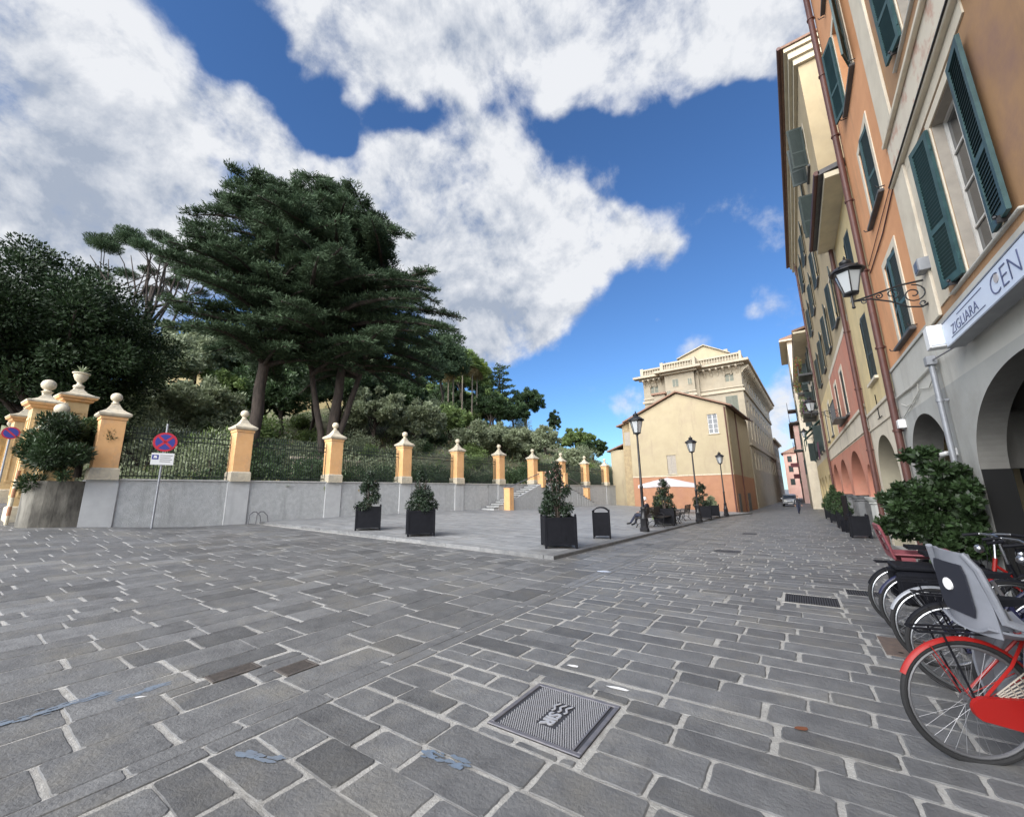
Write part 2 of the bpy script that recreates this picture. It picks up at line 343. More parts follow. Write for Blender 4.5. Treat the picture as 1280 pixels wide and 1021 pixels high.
GAPS = [(-0.655,0.186,0.732,0.083,-0.9),(-0.633,0.313,0.708,0.081,-0.8),(-0.674,0.138,0.725,0.046,-0.45),(-0.643,0.354,0.679,0.077,-0.6),(-0.753,0.282,0.594,0.059,-0.35),(-0.776,0.239,0.583,0.04,-0.5),(-0.478,0.488,0.73,0.08,-0.5),(-0.319,0.625,0.712,0.091,-0.6),(-0.145,0.735,0.663,0.154,-0.8),(-0.035,0.765,0.643,0.128,-0.8),(-0.277,0.87,0.407,0.11,-0.5),(-0.1,0.877,0.47,0.114,-0.6),(-0.566,0.403,0.72,0.066,-0.9),(-0.527,0.448,0.722,0.064,-0.9),(-0.386,0.525,0.758,0.062,-0.7),(-0.344,0.575,0.742,0.071,-0.8),(-0.624,0.375,0.685,0.052,-0.5),(-0.236,0.64,0.732,0.086,-0.6),(-0.646,0.246,0.723,0.06,-0.5),(-0.328,0.887,0.325,0.137,-0.6),(-0.544,0.797,0.263,0.147,-0.5)]
SHADE = [(-0.89,0.03,0.455,0.189,0.36),(-0.838,0.068,0.541,0.144,0.3),(-0.901,0.106,0.42,0.128,0.26),(-0.802,0.014,0.597,0.07,0.16),(-0.839,0.195,0.509,0.094,0.18),(-0.771,0.139,0.622,0.084,0.12),(-0.817,0.128,0.562,0.085,0.14),(-0.549,0.677,0.491,0.264,0.2),(-0.602,0.571,0.558,0.189,0.16),(-0.513,0.755,0.409,0.186,0.2),(-0.627,0.654,0.423,0.206,0.22),(-0.693,0.516,0.504,0.21,0.2),(-0.436,0.712,0.55,0.13,0.1),(-0.422,0.427,0.8,0.198,0.12),(-0.524,0.315,0.791,0.132,0.16),(-0.245,0.53,0.812,0.134,0.08),(-0.797,-0.017,0.603,0.077,0.08),(-0.966,-0.001,0.258,0.18,0.2),(-0.398,0.891,0.219,0.234,0.05)]
den = math_('ADD', math_('MINIMUM', blobs(CLOUDS), .95), blobs(GAPS)); shd = blobs(SHADE)
n1 = noise(nv.outputs[0], 5.2, 11, .6, .2); n2 = noise(nv.outputs[0], 14., 9, .64, .2)
# the same billows looked up a little nearer the light: their difference shades the cloud
so_ = N.new('ShaderNodeVectorMath'); so_.operation = 'ADD'; L.new(nv.outputs[0], so_.inputs[0]); so_.inputs[1].default_value = (.012, -.016, .03)
n1b = noise(so_.outputs[0], 5.2, 11, .6, .2); n2b = noise(so_.outputs[0], 14., 9, .64, .2)
relief = math_('ADD', math_('MULTIPLY', math_('SUBTRACT', n1.outputs['Fac'], n1b.outputs['Fac']), 2.1), math_('MULTIPLY', math_('SUBTRACT', n2.outputs['Fac'], n2b.outputs['Fac']), .4))
fb = math_('ADD', math_('MULTIPLY', math_('SUBTRACT', n1.outputs['Fac'], .5), 1.9), math_('MULTIPLY', math_('SUBTRACT', n2.outputs['Fac'], .5), .95))
dd = math_('ADD', den, fb)
cover = mrange(dd, .18, .95, 0, 1, True)
lit = math_('ADD', math_('ADD', math_('MULTIPLY', fb, .3), relief), mrange(dd, .3, 1.5, -.02, .06))
bright = math_('SUBTRACT', math_('ADD', lit, .79), shd)
cc = N.new('ShaderNodeMix'); cc.data_type = 'RGBA'; cc.clamp_factor = True
L.new(mrange(bright, .3, .9, 0, 1), cc.inputs[0]); cc.inputs[6].default_value = (.40,.46,.57,1); cc.inputs[7].default_value = (.86,.88,.92,1)
SKYS = .1; EXPO = .3; K = 2 ** -EXPO
# unseen clouds round the sun, behind the camera, boosted as added fill light
sdv = N.new('ShaderNodeVectorMath'); sdv.operation = 'DOT_PRODUCT'; L.new(nv.outputs[0], sdv.inputs[0]); sdv.inputs[1].default_value = (math.sin(SUN_AZ)*math.cos(SUN_EL), math.cos(SUN_AZ)*math.cos(SUN_EL), math.sin(SUN_EL))
fill_glow = mrange(sdv.outputs['Value'], .38, .97, K, 5.2, True)
cs = N.new('ShaderNodeVectorMath'); cs.operation = 'SCALE'; L.new(cc.outputs[2], cs.inputs[0]); L.new(math_('MULTIPLY', fill_glow, 1 / SKYS), cs.inputs['Scale'])
mx = N.new('ShaderNodeMix'); mx.data_type = 'RGBA'
L.new(cover, mx.inputs[0])
tint = N.new('ShaderNodeVectorMath'); tint.operation = 'MULTIPLY'; L.new(sky.outputs[0], tint.inputs[0]); tint.inputs[1].default_value = (.96*K,1.36*K,1.8*K)
L.new(tint.outputs[0], mx.inputs[6]); L.new(cs.outputs[0], mx.inputs[7])
L.new(mx.outputs[2], bg.inputs[0]); bg.inputs[1].default_value = SKYS

sl = bpy.data.lights.new('sun', 'SUN'); sl.energy = 4.5; sl.angle = R(66); sl.color = (1, .95, .88)
so = bpy.data.objects.new('sun', sl); COL.objects.link(so)
sd = Vector((math.sin(SUN_AZ)*math.cos(SUN_EL), math.cos(SUN_AZ)*math.cos(SUN_EL), math.sin(SUN_EL)))
so.rotation_euler = sd.to_track_quat('Z', 'Y').to_euler()

cam = bpy.data.cameras.new('camera'); co = bpy.data.objects.new('camera', cam); COL.objects.link(co)
cam.sensor_fit = 'HORIZONTAL'; cam.sensor_width = 36; cam.lens = 36 * 506 / 1280; cam.clip_end = 3000; cam.clip_start = .05
yaw, pit, rol = R(34.4), R(11.8), R(.9)
fw = Vector((-math.sin(yaw)*math.cos(pit), math.cos(yaw)*math.cos(pit), math.sin(pit)))
rt = Vector((math.cos(yaw), math.sin(yaw), 0)); up = rt.cross(fw)
r2 = rt*math.cos(rol) - up*math.sin(rol); u2 = rt*math.sin(rol) + up*math.cos(rol)
co.matrix_world = Matrix(((r2.x,u2.x,-fw.x,0),(r2.y,u2.y,-fw.y,0),(r2.z,u2.z,-fw.z,1.6),(0,0,0,1)))
SC.camera = co
SC.view_settings.view_transform = 'Standard'; SC.view_settings.look = 'None'; SC.view_settings.exposure = EXPO; SC.view_settings.gamma = 1
SC.cycles.max_bounces = 6; SC.cycles.diffuse_bounces = 3; SC.cycles.transparent_max_bounces = 6
SC.cycles.use_denoising = True

# ------------------------------------------------------------------ ground, paving, piazza
def grid_sheet(name, xs, ys, f, m, k='structure'):
    vs = [(x, y, f(x, y)) for y in ys for x in xs]; n = len(xs)
    fs = [(j*n+i, j*n+i+1, (j+1)*n+i+1, (j+1)*n+i) for j in range(len(ys)-1) for i in range(n-1)]
    b = MB(); b.add(vs, fs); o = b.obj(name, m, smooth=True); return kind(o, k)
def spread(a, b, n): return [a + (b-a)*i/n for i in range(n+1)]
xs = [-900,-400,-150] + spread(-90, -22, 17) + spread(-21.5, 8, 40) + [20, 60, 200, 600]
ys = [-600,-200,-60,-20] + spread(-10, 70, 80) + [80,100,130,180,260,400,700,1200]
grid_sheet('ground', xs, ys, lambda x, y: gz(max(-60,x), y) - .05, M_ground)

def stone(mb, x0, x1, y0, y1, f, gap, near, tone, bev=.006):
    """one worn paving stone: a wobbly outline, rounded corners, a chamfered edge"""
    g, h_ = gap if isinstance(gap, tuple) else (gap, gap)
    ax, bx, ay, by = x0+g*rnd.uniform(.2,.9), x1-g*rnd.uniform(.2,.9), y0+h_*rnd.uniform(.2,.9), y1-h_*rnd.uniform(.2,.9)
    g = min(g, h_)
    if bx-ax < .03 or by-ay < .03: return
    j = min(.03, .012 + g*.5) if near else .01
    c = min(.022, .2*min(bx-ax, by-ay)) * rnd.uniform(.4, 1.3)
    P = []
    cs = [(ax,ay),(bx,ay),(bx,by),(ax,by)]
    cs = [(p[0]+rnd.uniform(-j,j)*.45, p[1]+rnd.uniform(-j,j)*.45) for p in cs]
    k = (6 if near else 1)
    for i in range(4):
        p, q = cs[i], cs[(i+1)%4]; d = math.hypot(q[0]-p[0], q[1]-p[1]); u = ((q[0]-p[0])/d, (q[1]-p[1])/d)
        a, b = c/d, 1 - c/d
        for t in [a + (b-a)*m/k for m in range(k+1)]:
            w = rnd.uniform(-1,1)*j*.16 if near else 0
            P.append((p[0]+u[0]*d*t - u[1]*w, p[1]+u[1]*d*t + u[0]*w))
    tx, ty = rnd.uniform(-.003,.003), rnd.uniform(-.003,.003); h = rnd.uniform(-.0005,.004)
    mx_, my_ = (ax+bx)/2, (ay+by)/2
    def Z(x, y): return f(x, y) + h + tx*(x-mx_) + ty*(y-my_)
    n = len(P)
    inn = []
    for (x, y) in P:
        dx, dy = mx_-x, my_-y; l = math.hypot(dx, dy) or 1
        inn.append((x+dx/l*bev*1.3, y+dy/l*bev*1.3))
    rings = [[(x,y,Z(x,y)-.03) for x,y in P], [(x,y,Z(x,y)-bev) for x,y in P], [(x,y,Z(x,y)) for x,y in inn]]
    vs = [p for r in rings for p in r]
    fs = [(i*n+q, i*n+(q+1)%n, (i+1)*n+(q+1)%n, (i+1)*n+q) for i in range(2) for q in range(n)] + [tuple(2*n+q for q in range(n))]
    mb.add(vs, fs, 0, tone)

# places kept free of stones (covers and grates let into the paving): x0, x1, y0, y1
HOLES = [(-2.06,-1.28,2.55,3.34), (-4.62,-4.42,1.76,2.16), (-4.26,-4.02,2.2,2.5), (-.38,.32,7.4,8.04), (.42,.95,8.4,8.9), (.52,.86,5.66,6.3), (-2.15,-1.5,13.0,13.5), (-2.1,-1.6,19.7,20.5)]
def hit(x0, x1, y0, y1):
    return any(x0 < h[1] and x1 > h[0] and y0 < h[3] and y1 > h[2] for h in HOLES)
def tone_(): return min(1, max(0, rnd.gauss(.5, .22)))
def put(mb, x0, x1, y0, y1, gap, depth=0):
    if hit(x0, x1, y0, y1):
        for h in HOLES:
            if x0 < h[1] and x1 > h[0] and y0 < h[3] and y1 > h[2]:
                for q in ((x0, min(x1,h[0]), y0, y1), (max(x0,h[1]), x1, y0, y1), (max(x0,h[0]), min(x1,h[1]), y0, min(y1,h[2])), (max(x0,h[0]), min(x1,h[1]), max(y0,h[3]), y1)):
                    if q[1]-q[0] > .06 and q[3]-q[2] > .06:
                        if depth < 3 : put(mb, *q, gap, depth+1)
                return
    near = math.hypot(x0, y0) < 9
    stone(mb, x0, x1, y0, y1, gz, gap, near, tone_())
st = MB()
# right-hand field: courses run across the street
y = -4.
while y < 75:
    d = rnd.uniform(.2, .31) if y < 14 else rnd.uniform(.26, .4)
    x = -3.28 - rnd.uniform(0, .0)
    xe = 2.28 if y < 46 else 2.2
    wob = rnd.uniform(-.02,.02)
    while x < xe:
        l = rnd.uniform(.32, .78)
        if x + l > xe - .25: l = xe - x
        put(st, x, x + l, y + wob*(x/3), y + d + wob*(x/3), (rnd.uniform(.014,.042), rnd.uniform(.009,.021)) if y < 14 else (.022,.01))
        x += l
    y += d
# band of long narrow stones between the two fields
for (a, b) in ((-3.44,-3.28), (-3.60,-3.44)):
    y = -4.
    while y < 75:
        l = rnd.uniform(.6, 1.3); put(st, a, b, y, y + l, .01); y += l
# left-hand field: courses run along the street
x = -3.60
while x > -27:
    d = rnd.uniform(.28, .5) if x > -9 else rnd.uniform(.4,.62)
    y = -4. - rnd.uniform(0, .5)
    ye = 75 if x > -4.95 else 8.98 - (0.02*(-5-x))
    while y < ye:
        l = rnd.uniform(.4, .95)
        if y + l > ye - .3: l = ye - y
        put(st, x - d, x, y, y + l, (rnd.uniform(.008,.019), rnd.uniform(.012,.036)) if x > -9 else (.008,.02))
        y += l
    x -= d
o = st.obj('street_paving', M_stone, fixn=False); kind(o, 'structure')
bed = [(-27 + .5*i) for i in range(60)]
grid_sheet('mortar_joints', bed, spread(-5, 76, 162), lambda x, y: gz(x, y) - .0052, M_mortar)

# the raised piazza
def side(y): return -5.02 + .0 * y + (.35 * sm(33, 40, y) + .9*sm(38,46,y))
pl = MB(); y = 9.05
kb = MB()
while y < 46.:
    d = rnd.uniform(.36, .46); x = side(y) - .28
    first = rnd.uniform(.3, .8)
    while x > wallx(y):
        l = rnd.uniform(.6, 1.1)
        x0 = max(x - l, wallx(y) - .05)
        stone(pl, x0, x, y, y + d, pz, .009, False, tone_(), .003); x -= l
    y += d
kind(pl.obj('piazza_paving', M_slab, fixn=False), 'structure')
pxs = spread(-21, -5.3, 24)
def under(x, y): return pz(x, y) - .012
grid_sheet('piazza_bed', pxs, spread(9.1, 46, 50), under, M_ground)
y = 9.0                                      # kerb along the street
while y < 46:
    l = rnd.uniform(.8, 1.3); y2 = min(y + l, 46.2)
    x0, x1 = side(y), side(y2)
    A = [(x0,y+.004),(x1,y2-.004),(x1-.28,y2-.004),(x0-.28,y+.004)]
    lo = [(px,py,gz(px,py)-.06) for px,py in A]; mid = [(px,py,pz(px,py)-.012) for px,py in A]
    hi = [(px+(-.012 if i<2 else .003),py,pz(px,py)+.003) for i,(px,py) in enumerate(A)]
    kb.loft([lo, mid, hi], 0, tone=tone_()); y = y2
x = -5.30                                   # low kerb facing the open square
while x > -19.8:
    l = rnd.uniform(.9, 1.4); xb = max(x - l, -20.2)
    A = [(x-.004,8.99),(x-.004,9.06),(xb+.004,9.06),(xb+.004,8.99)]
    kb.loft([[(p,q,gz(p,q)-.06) for p,q in A],[(p,q,max(gz(p,q)+.02,pz(p,q)-.006)) for p,q in A],[(p,q+(.008 if i in(0,3) else 0),max(gz(p,q)+.026,pz(p,q)+.003)) for i,(p,q) in enumerate(A)]], 0, tone=tone_())
    x -= l
kind(kb.obj('kerb', M_kerb), 'structure')

# ------------------------------------------------------------------ covers, grates, marks
t = thing('manhole_cover', 'square studded cast iron cover with raised letters and wavy emblem', 'manhole cover', (-1.67, 2.95, gz(-1.67, 2.95) + .006))
b = MB(); w = .36
b.box(-w,w,-w,w,-.03,-.006); b.obj('plate', M_darkgrate, t)
b = MB()
for (a0,a1,b0,b1) in ((-w,w,-w,-w+.035),(-w,w,w-.035,w),(-w,-w+.035,-w+.035,w-.035),(w-.035,w,-w+.035,w-.035)): b.box(a0,a1,b0,b1,-.03,.002,b=.003)
b.box(w-.075,w-.06,-w+.04,w-.04,-.006,.001)
b.obj('rim', M_iron, t)
b = MB()
for i in range(34):
    for j in range(38):
        u = -.29 + i*.0172; v = -.32 + j*.0172
        if -.075 < u < .075 and -.17 < v < .17: continue
        uu = u + (.0086 if j % 2 else 0)
        b.lathe([(.0062,-.007),(.004,.0015)], (uu, v, 0), 4)
b.obj('studs', mat('worn_studs', (.4,.4,.42), .4, metal=.4), t)
def text(name, s, size, m, parent, loc, rot, ext=.002, align='LEFT', sx=1., off=0.):
    c = bpy.data.curves.new(name, 'FONT'); c.body = s; c.size = size; c.extrude = ext; c.align_x = align; c.offset = off; c.resolution_u = 4
    o = bpy.data.objects.new('tmp', c); COL.objects.link(o)
    me = bpy.data.meshes.new_from_object(o.evaluated_get(bpy.context.evaluated_depsgraph_get()))
    bpy.data.objects.remove(o); me.name = name; me.materials.clear(); me.materials.append(m)
    q = bpy.data.objects.new(name, me); COL.objects.link(q); q.parent = parent
    q.location = loc; q.rotation_euler = rot; q.scale = (sx,1,1)
    return q
M_letter = mat('polished_iron', (.5,.5,.52), .35, metal=.5)
text('lettering', 'SIR', .135, M_letter, t, (-.045, .015, -.002), (0,0,-PI/2), .004, off=.003)
b = MB()
for k in range(3):
    b.tube([(-.052+k*.05+.012*math.sin(i*.9), .03+i*.0135, .001) for i in range(10)], .0095, 6, flat=.4)
b.obj('wave_emblem', M_letter, t)

def grate(name, label, cat, x0, x1, y0, y1, m, bars=9, along='x', grp=None, frame=.02, mf=None):
    cx, cy = (x0+x1)/2, (y0+y1)/2
    t = thing(name, label, cat, (cx, cy, gz(cx, cy)), 0, grp); b = MB(); hx, hy = (x1-x0)/2, (y1-y0)/2
    for q in ((-hx,hx,-hy,-hy+frame),(-hx,hx,hy-frame,hy),(-hx,-hx+frame,-hy+frame,hy-frame),(hx-frame,hx,-hy+frame,hy-frame)): b.box(*q,-.03,.006)
    b.obj('frame', mf or m, t); b = MB()
    for i in range(bars):
        if along == 'x':
            v = -hy+frame + (2*hy-2*frame)*(i+.5)/bars; q = (hy-frame)/bars*.62; b.box(-hx+frame,hx-frame,v-q,v+q,-.02,.004)
        else:
            v = -hx+frame + (2*hx-2*frame)*(i+.5)/bars; q = (hx-frame)/bars*.62; b.box(v-q,v+q,-hy+frame,hy-frame,-.02,.004)
    b.obj('bars', m, t)
    b = MB(); b.box(-hx+.002,hx-.002,-hy+.002,hy-.002,-.034,-.002); b.obj('sump', M_black2, t)
    return t
grate('drain_grate', 'slotted rusty drain grate near the blue chalk stripes', 'drain grate', -4.62,-4.42,1.76,2.16, M_rustgrey, 9, 'y')
grate('drain_grate', 'rusty drain grate nearest the band of narrow stones', 'drain grate', -4.26,-4.02,2.2,2.5, M_rustgrey, 8, 'y')
grate('drain_grate', 'wide grey drain grate with pale mortar edge in mid street', 'drain grate', -.38,.32,7.4,8.04, M_darkgrate, 22, 'y', frame=.03, mf=M_mortar)
grate('drain_grate', 'dark drain grate half hidden behind the farthest bicycle wheel', 'drain grate', .42,.95,8.4,8.9, M_darkgrate, 16, 'y', mf=M_mortar)
grate('drain_grate', 'dark drain grate beside the kerb corner of the piazza street', 'drain grate', -2.15,-1.5,13.0,13.5, M_darkgrate, 12, 'x')
grate('drain_grate', 'smallest and farthest drain grate in the middle of the street', 'drain grate', -2.1,-1.6,19.7,20.5, M_darkgrate, 12, 'x')
t = thing('cover_plate', 'flat brown rusty iron cover plate under the bicycles', 'cover plate', (.69, 5.98, gz(.69,5.98)))
b = MB(); b.box(-.17,.17,-.31,.31,-.03,.003,b=.003); b.obj('plate', M_rust, t); b = MB(); b.cyl((-.05,-.2,-.004),(-.05,-.2,.0045),.02); b.obj('keyhole', M_black2, t)
def flat_patch(name, label, cat, c, rx, ry, m, n=14, rot=0., z=.004):
    b = MB(); P = []
    for i in range(n):
        a = 2*PI*i/n; k = rnd.uniform(.6, 1.1); u, v = rx*k*math.cos(a), ry*k*math.sin(a)
        x, y = c[0]+u*math.cos(rot)-v*math.sin(rot), c[1]+u*math.sin(rot)+v*math.cos(rot)
        P.append((x, y, gz(x, y) + z))
    b.add(P, [tuple(range(n))]); o = b.obj(name, m, fixn=False); return tag(o, label, cat)

# ------------------------------------------------------------------ garden wall, pillars, railings, stairs
WT = 2.33                                    # top of the wall
PY = [3.75, 8.0, 12.35, 16.95, 21.6, 26.3, 31.1, 36.1, 41.2, 46.4, 51.6]
t = thing('garden_wall', 'long rough grey rendered wall with white coping below the orange pillars', 'wall')
b = MB()
def wseg(b, y0, y1, off0, off1, z1, m, lo=None):
    A = [(wallx(y0)-off0, y0), (wallx(y0)+off1, y0), (wallx(y1)+off1, y1), (wallx(y1)-off0, y1)]
    zb = [min(gz(px,py), pz(px,py)) - .3 if lo is None else lo for px, py in A]
    b.loft([[(p[0],p[1],z) for p,z in zip(A,zb)], [(p[0],p[1],z1) for p in A]], m)
for i in range(len(PY)-1): wseg(b, PY[i]+.42, PY[i+1]-.42, .45, 0, WT-.05, 0)
b.obj('wall', M_wallgrey, t)
b = MB()
for y in PY: wseg(b, y-.42, y+.42, .48, .05, WT-.05, 0)
b.obj('pilasters', M_wallsmooth, t)
b = MB()
for i in range(len(PY)-1): wseg(b, PY[i]+.425, PY[i+1]-.425, .47, .05, WT, 0, WT-.048)
b.obj('coping', M_coping, t)

def make_pillar(name, label, cat='pillar', h=2.25, hw=.33, body=None, grp=None, top='ball'):
    t = thing(name, label, cat, (0,0,0), 0, grp)
    b = MB(); b.lathe([(hw+.055,0),(hw+.055,.36),(hw+.02,.42)], sq=True); b.obj('plinth', M_marble, t)
    b = MB(); b.lathe([(hw,.42),(hw,h-.12),(hw+.03,h-.1),(hw+.03,h)], sq=True); b.obj('shaft', body or M_pierorange, t)
    b = MB(); b.lathe([(hw+.06,h),(hw+.11,h+.05),(hw+.12,h+.12),(hw+.08,h+.15),(hw-.02,h+.22),(hw-.12,h+.30),(hw-.19,h+.42),(.10,h+.50)], sq=True)
    c = b.obj('cap', M_marble, t)
    b = MB(); b.lathe([(.1,h+.495),(.13,h+.52),(.085,h+.56),(.085,h+.62)], n=16); b.ball((0,0,h+.765), .17, n=20); b.obj('finial', M_marble, t, smooth='auto')
    return t
pil = make_pillar('gate_pillar', 'x')
PL = ['orange pillar at the left end of the grey wall, nearest the no stopping sign',
 'orange pillar right of the no stopping sign, left of the big cedar trunk',
 'orange pillar under the cedar trunks, third along the grey wall',
 'orange pillar directly behind the second tree planter box',
 'orange pillar between the two leftmost planters and the stairs, nearest left of the steps',
 'orange pillar standing at the top left of the stairs',
 'orange pillar beside the low square pier at the top of the stairs',
 'orange pillar just left of the nearest tall potted plant top',
 'orange pillar second to the right of the stair landing',
 'orange pillar third to the right of the stair landing',
 'farthest orange pillar of the wall, next to the tan building']
for i, y in enumerate(PY):
    o = pil if i == 0 else dup(pil, (0,0,0))
    o.location = (wallx(y)-.2, y, WT-.05); o.rotation_euler.z = -.043; o['label'] = PL[i]; o['group'] = 'orange pillars with ball finials along the garden wall'

# railings, one panel between each pair of pillars (none at the stair gate)
RL = ['dark iron railing behind the no stopping sign', 'dark iron railing under the big cedar', 'dark iron railing between third and fourth pillar behind the first planter',
 'dark iron railing between the fourth and fifth orange pillars', 'dark iron railing panel just left of the stairs', None, 'dark iron railing panel right of the stair landing',
 'dark iron railing panel behind the nearest potted plant', 'pale backed railing panel above the litter bin', 'farthest railing panel beside the tan building']
for i in range(len(PY)-1):
    if RL[i] is None: continue
    y0, y1 = PY[i]+.4, PY[i+1]-.4; n = max(12, int((y1-y0)/.105)); H = 1.95 if i != 8 else 1.9
    t = thing('railing', RL[i], 'railing', (wallx((y0+y1)/2)-.22, (y0+y1)/2, WT), -.043, 'iron railings between the pillars')
    L_ = (y1-y0)/2
    b = MB()
    for k in range(n+1):
        y = -L_ + 2*L_*k/n; b.box(-.011,.011,y-.011,y+.011,0,H-.06); b.lathe([(.02,H-.06),(.012,H),(.002,H+.07)], (0,y,0), 6)
    b.obj('bars', M_rail, t)
    for z in (.1, H-.25, H-.45):
        b = MB(); b.box(-.02,.02,-L_,L_,z,z+.04); b.obj('rail', M_rail, t)

# double stair in front of the wall
def stair():
    t = thing('stone_staircase', 'double flight of grey stone steps rising along the wall to the garden gate', 'staircase')
    y0, yt, yb, ye = 23.9, 30.4, 34.0, 40.2
    z0 = pz(-19, y0); n = 12; rise = (WT - z0) / n
    wx = lambda y: wallx(y) + .06
    b = MB()
    for s in (0, 1):
        for k in range(n):
            a = y0 + (yt-y0)*k/n if s == 0 else ye - (ye-yb)*k/n
            c = y0 + (yt-y0)*(k+1)/n if s == 0 else ye - (ye-yb)*(k+1)/n
            lo, hi = min(a,c), max(a,c)
            X0, X1 = wx((lo+hi)/2), wx((lo+hi)/2) + 1.15
            zz = z0 + rise*(k+1)
            nose = .03
            if s == 0: b.box(X0,X1,lo-nose,hi,zz-.05,zz,0,.006)
            else: b.box(X0,X1,lo,hi+nose,zz-.05,zz,0,.006)
            b.box(X0,X1-.02,lo,hi,z0-.6,zz-.052,1)
    b.box(wx(32),wx(32)+1.15,yt,yb,WT-.07,WT,0)
    b.box(wx(32),wx(32)+1.13,yt,yb,-.4,WT-.072,1)
    b.obj('steps', [M_kerb, M_wallgrey], t)
    b = MB()                                 # parapet walls hiding the steps from the square, from the low piers up
    for s in (0, 1):
        ya, yb_ = (25.5, yt) if s == 0 else (39.0, yb)
        X = wx(30) + 1.16
        def zs(y):
            return z0 + (WT-z0) * ((y-y0)/(yt-y0) if s == 0 else (ye-y)/(ye-yb)) + .12
        poly = [(ya, z0-.6), (yb_, z0-.6), (yb_, zs(yb_)), (ya, zs(ya))]
        b.prism(poly, 'x', X, X+.16)
    b.prism([(yt+.01,z0-.6),(yb-.01,z0-.6),(yb-.01,WT+.1),(yt+.01,WT+.1)], 'x', wx(30)+1.165, wx(30)+1.315)
    b.obj('parapet', M_wallgrey, t)
    for s in (0, 1):
        b = MB(); yy = 25.3 if s == 0 else 39.2
        X = wx(30)+1.22
        zt = z0+1.55
        b.lathe([(.26,z0-.1-.5),(.26,zt-.05),(.29,zt-.04),(.29,zt)], (X,yy,0), sq=True); b.obj('newel_pier', M_pierorange, t)
        yy = 30.2 if s == 0 else 34.3
        b = MB(); b.lathe([(.26,WT-.3),(.26,WT+.95),(.29,WT+.96),(.29,WT+1.02)], (X,yy,0), sq=True); b.obj('landing_pier', M_pierorange, t)
        ya, yb_ = (25.3, 30.2) if s == 0 else (39.2, 34.3)
        b = MB(); b.tube([(X-.1,ya,zt+.02),(X-.1,ya*.9+yb_*.1,zt+.12),(X-.1,yb_,WT+.92)], .035, 8)
        b.obj('handrail', M_dullsteel, t)
stair()
# small bits by the wall
t = thing('garden_gate', 'dark iron gate at the head of the stone stairs', 'gate', (wallx(33.6)-.25, 33.6, WT), -.043)
b = MB()
for k in range(24): y = -1.95 + 3.9*k/23; b.box(-.012,.012,y-.012,y+.012,.05,1.75+.25*math.sin(PI*k/23))
b.obj('bars', M_rail, t)
b = MB(); b.box(-.03,.03,-2,2,.1,.16); b.box(-.03,.03,-2,2,1.45,1.5); b.obj('frame', M_rail, t)

t = thing('bicycle_hoop', 'small bent grey metal hoop leaning at the foot of the wall', 'hoop', (wallx(8.6)+.5, 8.55, gz(-19.4,8.55)))
b = MB()
for dy in (0,.3): b.tube([(0,-.22+dy,0),(-.05,-.17+dy,.4),(-.1,-.02+dy,.52),(-.1,.1+dy,.52),(-.05,.25+dy,.35),(0,.3+dy,0)], .022, 8)
b.obj('hoop', M_dullsteel, t)

def post_sign(label, loc, rz, post, disc_z, no_stop, plate):
    t = thing('road_sign', label, 'road sign', loc, rz)
    b = MB(); b.cyl((0,0,-.3),(0,0,post), .035, 12); b.obj('post', M_zinc, t, smooth='auto')
    s = .36 if plate else .27
    b = MB(); b.T = Matrix.Translation((0,-.055,disc_z)) @ Matrix.Rotation(R(90),4,'X')
    b.lathe([(s,-.012),(s,.0)], n=40); b.lathe([(s*.80,.0005),(s*.80,.004)], n=40, m=1)
    w = s*.11; l = s*.8
    for a in ([45,-45] if no_stop else [-45]):
        c, d = math.cos(R(a)), math.sin(R(a))
        b.add([(c*x-d*y, d*x+c*y, .007) for x, y in ((-l,-w),(l,-w),(l,w),(-l,w))] , [(0,1,2,3)], 0)
    b.obj('disc', [M_signred, M_signblue], t)
    if plate:
        b = MB(); z = disc_z - s - .28
        b.box(-.33,.33,-.06,-.05,z-.22,z+.22,0,.004)
        q = b.obj('plate', M_white, t)
        b = MB(); b.box(-.31,-.12,-.064,-.061,z-.02,z+.15); b.prism([(-.27,z+.03),(-.16,z+.03),(-.16,z+.08),(-.2,z+.12),(-.25,z+.12)], 'y', -.067,-.0645, 1)
        b.obj('symbol', [M_signblue, M_white], q)
        b = MB()
        for k in range(4): b.box(-.08,.28-.05*(k%2),-.0635,-.061,z+.12-k*.075,z+.14-k*.075)
        b.obj('lines', M_dullsteel, q)
    return t
sx, sy = wallx(5.15)+.55, 5.15
post_sign('round blue no stopping sign with white plate below, before the grey wall', (sx, sy, gz(sx,sy)), R(78), 3.85, 3.15, True, True)
post_sign('round no parking sign by the yellow gate piers', (-28.2, 2.05, gz(-28.2,2.05)), R(86), 3.25, 3.0, False, False)

